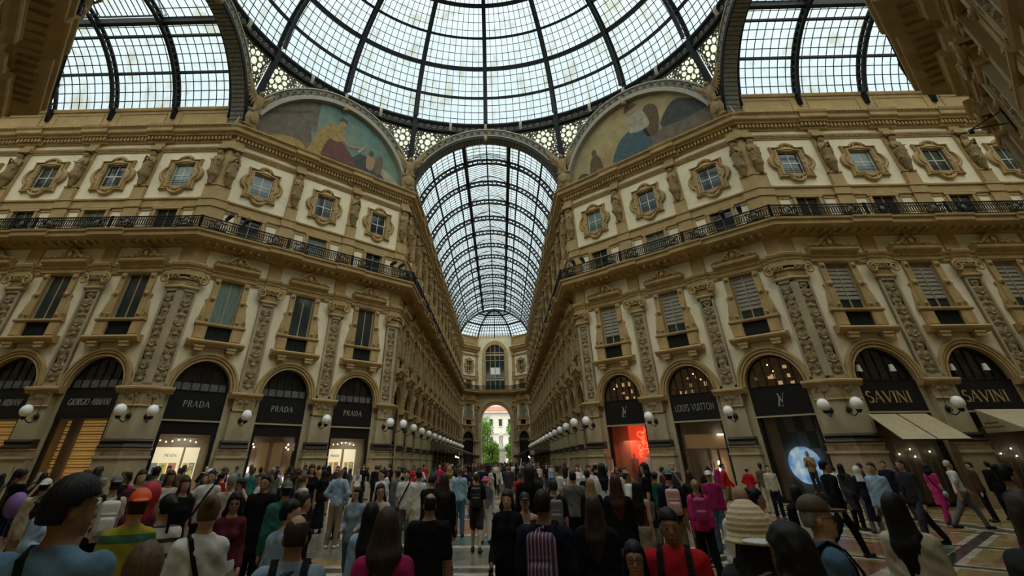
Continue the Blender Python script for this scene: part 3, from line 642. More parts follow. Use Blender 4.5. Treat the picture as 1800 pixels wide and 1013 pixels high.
    for i in range(len(xs)-1):
        x0, x1 = xs[i], xs[i+1]; p = 1.22; x0e = x0-(p*T8 if (i == 0 and kL) else 0); x1e = x1+(p*T8 if (i == len(xs)-2 and kR) else 0)
        if i == 0 and side in ('end_left', 'end_right', 'arcade_right'): x0e += .62
        if i == len(xs)-2 and side in ('end_left', 'end_right', 'arcade_left'): x1e -= .62
        key = (round(x1e-x0e, 2),)
        if key not in RK:
            b = MB(); rail(x1e-x0e-.1, 0, 0)(b); RK[key] = b.mesh('railing_bars', ['rail_iron'])
            b = MB(); medal(0)(b); RK['m'] = b.mesh('railing_medallion', ['rail_iron', 'rail_medal'])
        o = ORD[(len(xs)-2-i) if ordrev else i]
        root = place([('bars', RK[key])], mx0 @ Matrix.Translation((x0e+.05, -p, 0)), 'balcony_railing', label=f'black wrought iron balcony railing, {o} section {where}', cat='railing', group='iron railings along the balcony')
        obj('medallion', RK['m'], root, Matrix.Translation(((x1e-x0e)*.12+.3, -.03, 0))); obj('medallion', RK['m'], root, Matrix.Translation(((x1e-x0e)*.88-.3, -.03, 0)))
    return mx0
RK = {}; FP = []
DL_ = (R-A)*math.sqrt(2)
dC = [2.74, DL_/2, DL_-2.74]; dP = [.43, 5.22, DL_-5.22, DL_-.43]
def armc(n, off=2.86): return [off+BAY*i for i in range(n)]
def armp(n): return [.43]+[5.29+BAY*i for i in range(n)]
NN = 14; LN = YE-R
facade('front_left', 'left diagonal wall facing us', (-R, A), 45, DL_, dC, dP, 1, 1, attic=False)
facade('front_right', 'right diagonal wall facing us', (A, R), -45, DL_, dC, dP, 1, 1, attic=False, blind=True)
cN = [c for c in armc(NN) if c < LN-1]; pN = [p for p in armp(NN) if p < LN-.3]
facade('arcade_left', 'left side of the long arcade', (-A, R), 90, LN, cN, pN, 1, 0)
facade('arcade_right', 'right side of the long arcade', (A, YE), -90, LN, [LN-c for c in cN][::-1], [LN-p for p in pN][::-1], 0, 1, blind=True, ordrev=True)
NW = 5; LW = armp(NW)[-1]
facade('left_arm', 'left arm wall at the frame edge', (-R-LW, A), 0, LW, [LW-c for c in armc(NW)][::-1], [LW-p for p in armp(NW)][::-1], 0, 1, ordrev=True)
facade('right_arm', 'right arm wall at the frame edge', (R, A), 0, LW, armc(NW), armp(NW), 1, 0, blind=True)
facade('near_left', 'near left diagonal wall overhead', (-A, -R), 135, DL_, dC, dP, 1, 1, attic=False)
facade('near_right', 'near right diagonal wall overhead', (R, -A), -135, DL_, dC, dP, 1, 1, attic=False)
facade('left_arm_near', 'near side of the left arm', (-R, -A), 180, LW, armc(NW), armp(NW), 1, 0, full=False)
facade('right_arm_near', 'near side of the right arm', (R+LW, -A), 180, LW, [LW-c for c in armc(NW)][::-1], [LW-p for p in armp(NW)][::-1], 0, 1, ordrev=True, full=False)
facade('rear_right', 'right wall beside the viewer', (A, -R), -90, 2*BAY+.9, armc(2), armp(2), 1, 0, full=False)
facade('rear_left', 'left wall beside the viewer', (-A, -R-2*BAY-.9), 90, 2*BAY+.9, [2*BAY+.9-c for c in armc(2)][::-1], [2*BAY+.9-p for p in armp(2)][::-1], 0, 1, ordrev=True, full=False)
# ================================================================ bodies: smooth implicit surfaces turned into one continuous mesh
EDG = [((0,0,0),(1,0,0)),((0,1,0),(1,1,0)),((0,0,1),(1,0,1)),((0,1,1),(1,1,1)),((0,0,0),(0,1,0)),((1,0,0),(1,1,0)),((0,0,1),(0,1,1)),((1,0,1),(1,1,1)),((0,0,0),(0,0,1)),((1,0,0),(1,0,1)),((0,1,0),(0,1,1)),((1,1,0),(1,1,1))]
class Field:
    def __init__(s, lo, hi, h):
        s.lo = np.array(lo, float); s.h = h; n = np.ceil((np.array(hi)-s.lo)/h).astype(int)+1; s.n = n
        s.F = np.full(n, 1.0, np.float32); s.ax = [s.lo[i]+h*np.arange(n[i]) for i in range(3)]
    def reg(s, lo, hi, pad):
        a = [max(0, int((lo[i]-pad-s.lo[i])/s.h)) for i in range(3)]; b = [min(s.n[i], int((hi[i]+pad-s.lo[i])/s.h)+2) for i in range(3)]
        if any(b[i] <= a[i] for i in range(3)): return None
        sl = tuple(slice(a[i], b[i]) for i in range(3)); g = np.meshgrid(*[s.ax[i][sl[i]] for i in range(3)], indexing='ij', sparse=True)
        return sl, g
    def put(s, sl, d, k, sub):
        f = s.F[sl]; d = d.astype(np.float32)
        if sub:
            s.F[sl] = np.maximum(f, -d); return
        if k > 0:
            q = np.clip(.5+.5*(f-d)/k, 0, 1); s.F[sl] = np.where(f >= 1.0, d, f*(1-q)+d*q-k*q*(1-q))
        else: s.F[sl] = np.minimum(f, d)
    def cone(s, a, b, ra, rb, k=.02, fl=None, sub=False):
        a = np.array(a, float); b = np.array(b, float); m = max(ra, rb)*(1.0 if fl is None else 1/min(fl)); pad = m+k+2*s.h
        r = s.reg(np.minimum(a, b), np.maximum(a, b), pad)
        if r is None: return
        sl, (X, Y, Z) = r; S = np.ones(3) if fl is None else np.array(fl, float)
        aa = a*S; ba = (b-a)*S; L = max(ba@ba, 1e-9); X = X*S[0]-aa[0]; Y = Y*S[1]-aa[1]; Z = Z*S[2]-aa[2]
        t = np.clip((X*ba[0]+Y*ba[1]+Z*ba[2])/L, 0, 1); d = np.sqrt((X-t*ba[0])**2+(Y-t*ba[1])**2+(Z-t*ba[2])**2)-(ra+(rb-ra)*t)
        s.put(sl, d/max(S), k, sub)
    def ell(s, c, r, k=.02, rot=None, sub=False):
        m = max(r); pad = k+2*s.h; c = np.array(c, float); ext = np.array([m]*3) if rot is not None else np.array(r)
        q = s.reg(c-ext, c+ext, pad)
        if q is None: return
        sl, (X, Y, Z) = q; X = X-c[0]; Y = Y-c[1]; Z = Z-c[2]
        if rot is not None:
            P = [rot[i][0]*X+rot[i][1]*Y+rot[i][2]*Z for i in range(3)]; X, Y, Z = P
        k0 = np.sqrt((X/r[0])**2+(Y/r[1])**2+(Z/r[2])**2); k1 = np.sqrt((X/r[0]**2)**2+(Y/r[1]**2)**2+(Z/r[2]**2)**2)+1e-9
        s.put(sl, k0*(k0-1)/k1, k, sub)
    def rbox(s, c, hs, r, k=.02):
        q = s.reg(np.array(c)-hs, np.array(c)+hs, r+k+2*s.h)
        if q is None: return
        sl, (X, Y, Z) = q; a = [np.abs(P-c[i])-hs[i]+r for i, P in enumerate((X, Y, Z))]
        s.put(sl, np.sqrt(sum(np.maximum(t, 0)**2 for t in a))+np.minimum(np.maximum(np.maximum(a[0], a[1]), a[2]), 0)-r, k, False)
    def clip(s, fn):
        X, Y, Z = np.meshgrid(*s.ax, indexing='ij', sparse=True); s.F = np.maximum(s.F, fn(X, Y, Z).astype(np.float32))
    def warp(s, fn):
        X, Y, Z = np.meshgrid(*s.ax, indexing='ij', sparse=True); s.F = s.F+fn(X, Y, Z).astype(np.float32)
    def mesh(s):
        F = s.F; F[0], F[-1], F[:, 0], F[:, -1], F[:, :, 0], F[:, :, -1] = 1, 1, 1, 1, 1, 1
        S = F < 0; n = F.shape; c = [slice(0, n[i]-1) for i in range(3)]
        cnt = np.zeros([x-1 for x in n], np.int8)
        for i in (0, 1):
            for j in (0, 1):
                for k in (0, 1): cnt += S[i:n[0]-1+i, j:n[1]-1+j, k:n[2]-1+k]
        I = np.argwhere((cnt > 0) & (cnt < 8))
        if len(I) == 0: return np.zeros((0, 3)), np.zeros((0, 4), int)
        acc = np.zeros((len(I), 3)); w = np.zeros(len(I))
        for a, b in EDG:
            fa = F[I[:, 0]+a[0], I[:, 1]+a[1], I[:, 2]+a[2]]; fb = F[I[:, 0]+b[0], I[:, 1]+b[1], I[:, 2]+b[2]]
            m = (fa < 0) != (fb < 0); t = np.where(m, fa/np.where(m, fa-fb, 1), 0)
            for q in range(3): acc[:, q] += np.where(m, a[q]+(b[q]-a[q])*t, 0)
            w += m
        V = s.lo+(I+acc/w[:, None])*s.h
        ids = np.full([x-1 for x in n], -1, np.int32); ids[I[:, 0], I[:, 1], I[:, 2]] = np.arange(len(I))
        Q = []
        for ax in range(3):
            u, v = (ax+1) % 3, (ax+2) % 3
            sa = [slice(None)]*3; sb = [slice(None)]*3; sa[ax] = slice(0, -1); sb[ax] = slice(1, None)
            E = np.argwhere(S[tuple(sa)] != S[tuple(sb)]); E = E[(E[:, u] > 0) & (E[:, v] > 0) & (E[:, u] < n[u]-1) & (E[:, v] < n[v]-1)]
            if len(E) == 0: continue
            def g(du, dv):
                J = E.copy(); J[:, u] += du; J[:, v] += dv; return ids[J[:, 0], J[:, 1], J[:, 2]]
            q = np.stack([g(-1, -1), g(0, -1), g(0, 0), g(-1, 0)], 1); ins = S[E[:, 0], E[:, 1], E[:, 2]]
            q[~ins] = q[~ins][:, ::-1]; Q.append(q)
        Q = np.concatenate(Q); Q = Q[(Q >= 0).all(1)]
        return V, Q
def rotm(ax, a):
    return np.array(Matrix.Rotation(a, 3, ax))
ARMS = {  # upper arm direction, forearm direction (x outwards, y forwards, z up)
    'down': ((.12, -.02, -1), (.05, .18, -1)), 'bent': ((.15, -.1, -1), (-.15, .9, -.15)), 'phone': ((.1, .55, -.8), (-.3, .65, .75)),
    'high': ((.25, .5, .75), (-.1, .25, 1)), 'hip': ((.55, -.2, -.9), (-.8, .3, -.45)), 'cross': ((.05, .3, -1), (-1, .35, .12)),
    'swingf': ((.08, .4, -1), (-.05, .75, -.75)), 'swingb': ((.15, -.4, -.95), (.08, -.1, -1)), 'bag': ((.2, -.15, -1), (.1, .6, -.75)), 'chest': ((.1, .25, -1), (-.45, .65, .55)), 'out': ((.8, .1, -.75), (.75, .35, -.4))}
def skeleton(p):
    s = p.get('H', 1.72)/1.72; f = p.get('sex', 'm') == 'f'; sx = (.15 if f else .172)*s*p.get('broad', 1); J = {}
    lean = p.get('lean', 0)
    def ln(x, y, z):
        dz = z-.92; return np.array([x*s, (y+math.sin(lean)*dz if dz > 0 else y)*s, (.92+math.cos(lean)*dz if dz > 0 else z)*s])
    J['s'] = s; J['ln'] = ln; J['sx'] = sx; J['f'] = f
    for side, sg in (('L', -1), ('R', 1)):
        ua, fa = ARMS[p.get('arm'+side, p.get('arms', 'down'))]; ua = np.array(ua, float)*(sg, 1, 1); fa = np.array(fa, float)*(sg, 1, 1); ua /= np.linalg.norm(ua); fa /= np.linalg.norm(fa)
        sh = ln(0, -.01, 1.38); sh[0] = sg*sx; el = sh+ua*.285*s; wr = el+fa*.25*s; J['sh'+side], J['el'+side], J['wr'+side], J['fa'+side] = sh, el, wr, fa
        walk = p.get('walk', 0)*(1 if side == p.get('front', 'L') else -1); hx = (.095 if f else .09)*s*sg
        st = p.get('stance', .02)*sg
        hip = np.array([hx, -.005*s, .9*s]); kn = hip+np.array([st*.6, math.sin(walk*.9)*.42*s, -.42*s*math.cos(walk*.9)])
        an = kn+np.array([st*.5, -(.05 if walk >= 0 else .55*abs(walk))*s+(.25*walk*s if walk > 0 else 0), -.40*s])
        an[2] = max(an[2], .085*s) if walk >= 0 else an[2]+.02*s
        J['hip'+side], J['kn'+side], J['an'+side] = hip, kn, an
    return J
def head_fns(p, J):
    s = J['s']; ln = J['ln']; piv = ln(0, -.01, 1.52); Ry = rotm('Z', rad(p.get('hyaw', 0))) @ rotm('X', rad(p.get('hpitch', 0)))
    def hp(x, y, z): return piv+Ry @ (np.array([x, y, z-1.52])*s)
    return hp, Ry.T
def P_torso(F, J, e=0.0, fem=False):
    s = J['s']; ln = J['ln']; sx = J['sx']
    F.cone(ln(0, -.01, 1.365)-np.array([sx*.85, 0, 0]), ln(0, -.01, 1.365)+np.array([sx*.85, 0, 0]), .05*s+e*.8, .05*s+e*.8, .05)
    for q in (-1, 1): F.cone(ln(0, -.015, 1.425), ln(0, -.012, 1.375)+np.array([q*sx*.9, 0, 0]), .055*s+e*.5, .045*s+e*.6, .04)
    F.ell(ln(0, -.005, 1.27), ((.15 if J['f'] else .172)*s+e, .105*s+e, .17*s+e), .06); F.ell(ln(0, .005, 1.07), ((.122 if J['f'] else .145)*s+e, .10*s+e, .17*s+e), .07)
    F.ell(ln(0, -.01, .93), ((.165 if J['f'] else .155)*s+e, .12*s+e, .13*s+e), .07)
    F.cone(ln(0, -.02, 1.37), ln(0, -.015, 1.46), .085*s+e, .055*s+e*.5, .05)
    if J['f']:
        for q in (-1, 1): F.ell(ln(q*.07, .085, 1.25), (.062*s+e*.6, .055*s+e*.6, .06*s+e*.6), .04)
def P_arm(F, J, side, e=0.0, frac=1.0):
    sh, el, wr = J['sh'+side], J['el'+side], J['wr'+side]; s = J['s']*(.9 if J['f'] else 1)
    if frac <= .5: F.cone(sh, sh+(el-sh)*frac*2, .058*s+e, .052*s+e, .03)
    else:
        F.cone(sh, el, .055*s+e, .042*s+e, .03); F.cone(el, el+(wr-el)*(frac-.5)*2, .041*s+e, .03*s+e, .025)
def P_hand(F, J, side, fine):
    wr, fa = J['wr'+side], J['fa'+side]; s = J['s']*(.92 if J['f'] else 1); sg = -1 if side == 'L' else 1
    x = np.cross(fa, [sg*.9, .3, .1]); x /= np.linalg.norm(x); y = np.cross(fa, x)
    F.cone(wr, wr+fa*.03*s, .027*s, .03*s, .02); F.cone(wr+fa*.03*s-x*.018*s, wr+fa*.085*s-x*.025*s, .022*s, .02*s, .02); F.cone(wr+fa*.03*s+x*.018*s, wr+fa*.085*s+x*.022*s, .02*s, .018*s, .02)
    if not fine: F.cone(wr+fa*.08*s, wr+fa*.15*s-y*.02*s, .028*s, .018*s, .02); return
    curl = -y*sg
    for i, l in enumerate((.07, .078, .072, .056)):
        b = wr+fa*.088*s+x*(-.03+.02*i)*s; m = b+(fa*.85+curl*.3)*l*.5*s; e = m+(fa*.6+curl*.7)*l*.5*s
        F.cone(b, m, .0095*s, .009*s, .003); F.cone(m, e, .009*s, .0075*s, .003)
    b = wr+fa*.03*s-x*.03*s; m = b+(fa*.6-x*.7+curl*.3)*.04*s; F.cone(b, m, .013*s, .011*s, .01); F.cone(m, m+(fa*.85+curl*.4)*.035*s, .011*s, .009*s, .005)
def P_leg(F, J, side, e=0.0, e2=None, frac=1.0):
    h, k, a = J['hip'+side], J['kn'+side], J['an'+side]; s = J['s']; e2 = e if e2 is None else e2
    F.cone(h, k, .088*s+e, .058*s+(e+e2)/2, .03); F.cone(k, k+(a-k)*frac, .056*s+(e+e2)/2, .036*s+e2, .025)
    if frac > .9 and e < .012: F.cone(k+(a-k)*.25-np.array([0, .015*s, 0]), k+(a-k)*.5, .05*s+e, .04*s+e, .03)
def P_foot(F, J, side, e=0.0):
    a = J['an'+side]; s = J['s']; sg = -1 if side == 'L' else 1; t = a+np.array([.03*sg, .17, -.055])*s; t[2] = max(t[2], .03*s)
    F.cone(a-np.array([0, .03, .05])*s, t, .036*s+e, .026*s+e, .02, fl=(1, 1, 1)); F.cone(a, a-np.array([0, .01, .045])*s, .036*s+e, .036*s+e, .02)
def part_meshes(p, h, fine=True):
    """returns list of (name, material, V, Q) ; first is the body"""
    J = skeleton(p); s = J['s']; ln = J['ln']; hp, Rt = head_fns(p, J); H = p.get('H', 1.72); out = []; w = .62*s
    reach = .62*s+.1; lo0 = np.array([-reach, -.5*s, -.02]); hi0 = np.array([reach, .62*s, H+.12])
    ys = [J[k+q][1] for k in ('el', 'wr', 'kn', 'an', 'sh') for q in 'LR']+[0]; xs = [abs(J[k+q][0]) for k in ('el', 'wr', 'kn', 'an') for q in 'LR']; zs = [J['wr'+q][2] for q in 'LR']
    lo0 = np.array([-max(xs)-.2, min(ys)-.24, -.02]); hi0 = np.array([max(xs)+.2, max(ys)+.28, max(H+.12, max(zs)+.25)])
    zc = p.get('zcut', 0); lo0[2] = max(lo0[2], zc)     # (only people whose legs never show)
    F = Field(lo0, hi0, h)
    P_torso(F, J)
    F.cone(ln(0, -.015, 1.42), hp(0, -.01, 1.53), .056*s, .052*s, .03)
    F.ell(hp(0, -.008, 1.625), (.075*s, .095*s, .1*s), .02, Rt); F.ell(hp(0, .03, 1.565), (.058*s, .066*s, .068*s), .03, Rt)
    if h < .02:
        F.cone(hp(0, .088, 1.605), hp(0, .104, 1.578), .009*s, .014*s, .012); F.cone(hp(-.03, .078, 1.632), hp(.03, .078, 1.632), .012*s, .012*s, .015)
        for q in (-1, 1): F.ell(hp(q*.077, -.005, 1.59), (.012*s, .02*s, .03*s), .008, Rt); F.ell(hp(q*.03, .1, 1.612), (.016*s, .014*s, .011*s), .005, Rt, sub=True); F.ell(hp(q*.03, .084, 1.611), (.013*s, .012*s, .01*s), .002, Rt)
        F.cone(hp(-.018, .091, 1.549), hp(.018, .091, 1.549), .008*s, .008*s, .006); F.ell(hp(0, .082, 1.52), (.022*s, .018*s, .016*s), .02, Rt)
    for q in 'LR': P_arm(F, J, q); P_hand(F, J, q, fine); P_leg(F, J, q); P_foot(F, J, q)
    out.append(('body', 'skin', *F.mesh()))
    # clothes
    def fold(X, Y, Z): return .0035*np.sin(X*31+Z*17+3*np.sin(Z*9))*np.cos(Z*23+Y*29)+.002*np.sin(Z*61+X*40)
    top = p.get('top', 'tee')
    if top:
        e = {'tee': .014, 'shirt': .016, 'jacket': .022, 'coat': .026, 'tank': .008, 'sweater': .019, 'dress': .012, 'long': .012}[top]; fr = p.get('sleeve', {'tee': .34, 'tank': .0, 'dress': .3}.get(top, .97))
        F = Field(lo0, hi0, h); P_torso(F, J, e)
        if fr > 0:
            for q in 'LR': P_arm(F, J, q, e+.004, fr)
        hem = p.get('hem', {'jacket': .84, 'coat': .5, 'dress': .45, 'shirt': .86}.get(top, .88))*s
        if top in ('coat', 'dress'):
            F.cone(ln(0, 0, .95), np.array([0, 0, hem-.02]), .15*s+e*.5, (.21 if top == 'dress' else .19)*s, .05, fl=(1, 1.25, 1))
        elif top in ('jacket', 'shirt', 'sweater', 'tee', 'long'): F.cone(ln(0, 0, 1.15), np.array([0, -.005, hem-.05]), .13*s+e, .15*s+e, .05, fl=(.95, 1.3, 1))
        nk = ln(0, .0, 1.462)[2]
        if top == 'tank':
            F.clip(lambda X, Y, Z: np.minimum(Z-ln(0, 0, 1.34)[2], (np.abs(np.abs(X)-.1*s)-.03*s)+0*Z))
        F.clip(lambda X, Y, Z: np.maximum(hem-Z, Z-nk-(.0 if top not in ('jacket', 'coat', 'shirt') else .02)+.25*np.maximum(Y, 0)*(1 if top in ('tee', 'dress', 'tank', 'long') else .3)))
        F.warp(fold); F.cone(ln(0, -.012, 1.44), ln(0, 0, 1.56), .056*s, .056*s, 0, sub=True)
        out.append(('dress' if top == 'dress' else {'tee': 't_shirt', 'shirt': 'shirt', 'jacket': 'jacket', 'coat': 'coat', 'tank': 'top', 'sweater': 'sweater', 'long': 'top'}[top], 'cloth:top', *F.mesh()))
    bot = p.get('bottom', 'trousers')
    if bot and zc < .9:
        F = Field(lo0, np.array([hi0[0], hi0[1], 1.1*s]), h)
        e = .018 if bot != 'wide' else .03
        F.ell(ln(0, -.01, .93), ((.165 if J['f'] else .155)*s+e, .12*s+e, .13*s+e), .04); F.ell(ln(0, 0, 1.02), (.13*s+e*.4, .1*s+e*.4, .1*s), .05)
        if bot in ('trousers', 'wide', 'jeans'):
            for q in 'LR': P_leg(F, J, q, e, .03 if bot == 'trousers' else (.07 if bot == 'wide' else .026), .97)
        elif bot == 'shorts':
            for q in 'LR': F.cone(J['hip'+q], J['hip'+q]+(J['kn'+q]-J['hip'+q])*.85, .095*s+e, .078*s+e, .03)
        elif bot == 'skirt': F.cone(ln(0, 0, .95), np.array([0, 0, p.get('skirt', .35)*s]), .15*s+e*.3, .23*s, .05, fl=(1, 1.2, 1)); F.clip(lambda X, Y, Z: p.get('skirt', .35)*s+.01-Z+0*X)
        F.clip(lambda X, Y, Z: Z-1.01*s+0*X); F.warp(fold)
        out.append(({'shorts': 'shorts', 'skirt': 'skirt', 'jeans': 'jeans'}.get(bot, 'trousers'), 'cloth:bottom', *F.mesh()))
    if zc < .05:
        for q in 'LR':
            a = J['an'+q]; F = Field(a-np.array([.12, .14, .12]), a+np.array([.14, .3, .1]), h*.8); P_foot(F, J, q, .012); F.clip(lambda X, Y, Z: np.maximum(.004-Z+0*X, Z-a[2]-.05)); out.append(('shoe', 'plain:shoe', *F.mesh()))
    hr = p.get('hair', 'short')
    rs = np.random.RandomState(int(p.get('seed', 1)))
    if hr and hr != 'none':
        hl = hp(0, 0, 1.6); F = Field(hl-np.array([.26, .28, .62])*s, hl+np.array([.26, .24, .26])*s, h*.85)
        back = {'short': 1.555, 'crop': 1.57, 'bald': 1.56, 'long': 1.5, 'bob': 1.5, 'curly': 1.5, 'bun': 1.56, 'pony': 1.56}[hr]
        vol = {'short': 1.0, 'crop': .955, 'bald': .95, 'long': 1.03, 'bob': 1.07, 'curly': 1.18, 'bun': 1.0, 'pony': 1.0}[hr]*p.get('vol', 1)
        F.ell(hp(0, -.014, 1.634), (.086*s*vol, .104*s*vol, .104*s*vol), .01, Rt); F.ell(hp(0, -.055, 1.58), (.068*s*vol, .055*s*vol, .075*s), .03, Rt)
        # keep only the scalp: cut away the face and below the hairline, in head space
        c = hp(0, 0, 1.6); Rm = Rt
        def cut(X, Y, Z):
            x, y, z = X-c[0], Y-c[1], Z-c[2]; yy = Rm[1][0]*x+Rm[1][1]*y+Rm[1][2]*z; zz = Rm[2][0]*x+Rm[2][1]*y+Rm[2][2]*z
            g = np.minimum(.055*s-zz+.0*yy, yy-.0*s)+0*x     # face side: remove where y>0 and z<.055
            yb = np.where(zz > .022*s, .014*s, -.034*s) if hr in ('short', 'crop', 'bald') else .012*s
            g = np.maximum(np.minimum(yy-yb, .06*s-zz-.25*np.maximum(.0, .08*s-yy)), (back-1.6)*s-zz-(.0 if hr in ('long', 'bob', 'curly') else .0))
            return g
        F.clip(cut)
        if hr == 'bald': F.ell(hp(0, .0, 1.72), (.07*s, .1*s, .07*s), 0, Rt, sub=True)
        if hr in ('long', 'bob', 'curly'):
            Lh = {'long': p.get('hairlen', .34), 'bob': .12, 'curly': .2}[hr]; w_ = 1.25 if hr == 'curly' else 1
            for x0, y0, l_, r_ in ((-.06, -.025, .85, .026), (.06, -.025, .85, .026), (-.04, -.065, 1, .034), (.035, -.065, .97, .034), (0, -.075, 1.04, .036), (-.073, .015, .6, .014), (.073, .015, .6, .014)):
                a = hp(x0, y0, 1.61); e = a+np.array([x0*.3*s*w_, -.02*s, -(Lh*l_+.1)*s]); m = (a+e)/2+np.array([x0*.25, -.02, 0])*s
                F.cone(a, m, r_*s*w_, (r_+.008)*s*w_, .03); F.cone(m, e, (r_+.008)*s*w_, r_*.6*s*w_, .03)
        if hr == 'bun':
            F.ell(hp(0, -.1, 1.69), (.045*s, .04*s, .045*s), .02)
        if hr == 'pony':
            a = hp(0, -.1, 1.67); F.cone(a, a+np.array([0, -.05, -.03])*s, .025*s, .035*s, .02); F.cone(a+np.array([0, -.05, -.03])*s, a+np.array([0, -.06, -.26])*s, .035*s, .015*s, .02)
        am = .006 if hr == 'curly' else .0014; fq = 1.0 if hr == 'curly' else 1.5
        ph = rs.uniform(0, 6, 3)
        hc_ = hp(0, -.01, 1.6); nst = 26 if hr != 'crop' else 40
        F.warp(lambda X, Y, Z: (.0026 if hr in ('long', 'bob', 'pony', 'bun', 'short', 'bald') else 0)*np.sin(nst*np.arctan2(X-hc_[0], Y-hc_[1]+.001)+2.5*np.sin(Z*21+ph[0])+ph[1]))
        F.warp(lambda X, Y, Z: am*np.sin(X*75*fq+ph[0]+Z*9)*np.cos(Y*62*fq+ph[1])*np.cos(Z*(50 if hr == 'curly' else 12)*fq+ph[2]))
        out.append(('hair', 'hair', *F.mesh()))
        if h < .02 and p.get('face', False):
            F = Field(hp(-.08, .03, 1.6)-.06, hp(.08, .12, 1.66)+.06, h*.45)
            for q in (-1, 1):
                F = Field(hp(-.08, .03, 1.6)-.06, hp(.08, .12, 1.66)+.06, h*.45); F.cone(hp(q*.018, .093, 1.635), hp(q*.045, .08, 1.637), .0045*s, .003*s, .002); out.append(('eyebrow', 'hair', *F.mesh()))
    if p.get('face', False):
        F = Field(hp(0, .08, 1.55)-.06, hp(0, .09, 1.55)+.06, .0045); F.cone(hp(-.02, .094, 1.549), hp(.02, .094, 1.549), .0075*s, .0075*s, .004); F.cone(hp(-.02, .094, 1.552), hp(0, .1, 1.55), .005*s, .008*s, .004); F.cone(hp(.02, .094, 1.552), hp(0, .1, 1.55), .005*s, .008*s, .004)
        out.append(('lips', 'lips', *F.mesh()))
        for q in (-1, 1):
            F = Field(hp(q*.03, .09, 1.611)-.03, hp(q*.03, .09, 1.611)+.03, .004); F.ell(hp(q*.03, .089, 1.611), (.011*s, .008*s, .0065*s), 0, Rt); out.append(('eye', 'eye', *F.mesh()))
        if p.get('smile'):
            F = Field(hp(0, .08, 1.55)-.06, hp(0, .09, 1.55)+.06, .0045); F.cone(hp(-.016, .1, 1.549), hp(.016, .1, 1.549), .004*s, .004*s, .002); out.append(('teeth', 'teeth', *F.mesh()))
    if p.get('glasses'):
        F = Field(hp(0, .08, 1.61)-.12, hp(0, .08, 1.61)+.12, .006)
        for q in (-1, 1):
            F.ell(hp(q*.032, .104, 1.608), (.026*s, .006*s, .02*s), 0, Rt); F.cone(hp(q*.058, .1, 1.614), hp(q*.08, .0, 1.612), .003, .003, 0)
        F.cone(hp(-.01, .106, 1.612), hp(.01, .106, 1.612), .003, .003, 0)
        if p['glasses'] == 'sun': out.append(('glasses', 'dark_frame', *F.mesh()))
        else:
            b = MB()
            for q in (-1, 1):
                b.tube([tuple(hp(q*.033+.025*math.cos(t), .1, 1.608+.02*math.sin(t))) for t in [k*math.pi/6 for k in range(12)]], .0028, 4, 0, True); b.tube([tuple(hp(q*.058, .098, 1.612)), tuple(hp(q*.08, .0, 1.612))], .0025, 4, cap=False)
            b.tube([tuple(hp(-.009, .102, 1.612)), tuple(hp(.009, .102, 1.612))], .0025, 4, cap=False); out.append(('glasses', 'dark_frame', np.array([list(v) for v in b.v]), np.array(b.f)))
    hat = p.get('hat')
    if hat:
        c = hp(0, -.01, 1.64); F = Field(c-.34*s, c+.34*s, h*.8)
        def hs(X, Y, Z):
            x, y, z = X-c[0], Y-c[1], Z-c[2]; return Rt[0][0]*x+Rt[0][1]*y+Rt[0][2]*z, Rt[1][0]*x+Rt[1][1]*y+Rt[1][2]*z, Rt[2][0]*x+Rt[2][1]*y+Rt[2][2]*z
        if hat in ('cap', 'capback'):
            F.ell(hp(0, -.012, 1.655), (.096*s, .115*s, .1*s), 0, Rt); F.clip(lambda X, Y, Z: -hs(X, Y, Z)[2]+.012*s)
            sg = 1 if hat == 'cap' else -1; F.ell(hp(0, sg*.13, 1.658), (.075*s, .085*s, .011*s), .01, Rt)
        if hat == 'hood':
            F.ell(hp(0, -.02, 1.62), (.112*s, .13*s, .135*s), 0, Rt); F.cone(hp(0, -.05, 1.55), ln(0, -.05, 1.42), .09*s, .1*s, .04)
            def cu(X, Y, Z):
                a, b, c_ = hs(X, Y, Z); return np.minimum(b-.055*s, .1*s-np.abs(a))
            F.clip(cu)
        if hat == 'bucket':
            F.ell(hp(0, -.01, 1.66), (.1*s, .118*s, .1*s), 0, Rt); F.ell(hp(0, 0, 1.635), (.16*s, .175*s, .02*s), .03, Rt); F.ell(hp(0, -.01, 1.6), (.085*s, .1*s, .06*s), 0, Rt, sub=True)
        if hat == 'straw':
            F.ell(hp(0, -.012, 1.655), (.115*s, .13*s, .125*s), 0, Rt); F.cone(hp(0, -.01, 1.62), hp(0, -.01, 1.55), .13*s, .17*s, .03); F.clip(lambda X, Y, Z: -hs(X, Y, Z)[2]-.075*s)
            F.warp(lambda X, Y, Z: .0035*np.sin(hs(X, Y, Z)[2]*230/s)); F.cone(hp(0, -.01, 1.6), hp(0, -.01, 1.5), .105*s, .16*s, 0, sub=True)
        if hat == 'visor':
            F.ell(hp(0, -.01, 1.655), (.096*s, .113*s, .03*s), 0, Rt); F.ell(hp(0, -.01, 1.66), (.086*s, .103*s, .06*s), 0, Rt, sub=True); F.ell(hp(0, .15, 1.648), (.1*s, .11*s, .012*s), .01, Rt)
        if hat == 'veil':
            F.ell(hp(0, -.02, 1.63), (.1*s, .118*s, .115*s), 0, Rt); F.cone(hp(0, -.06, 1.6), ln(0, -.1, 1.25), .08*s, .13*s, .05, fl=(1, 1.6, 1)); F.clip(lambda X, Y, Z: np.minimum(hs(X, Y, Z)[1]-.03*s, .07*s-hs(X, Y, Z)[2]))
        out.append(({'cap': 'cap', 'capback': 'cap', 'hood': 'hood', 'bucket': 'hat', 'straw': 'straw_hat', 'visor': 'visor', 'veil': 'veil'}[hat], 'plain:hat', *F.mesh()))
    return out, J, hp
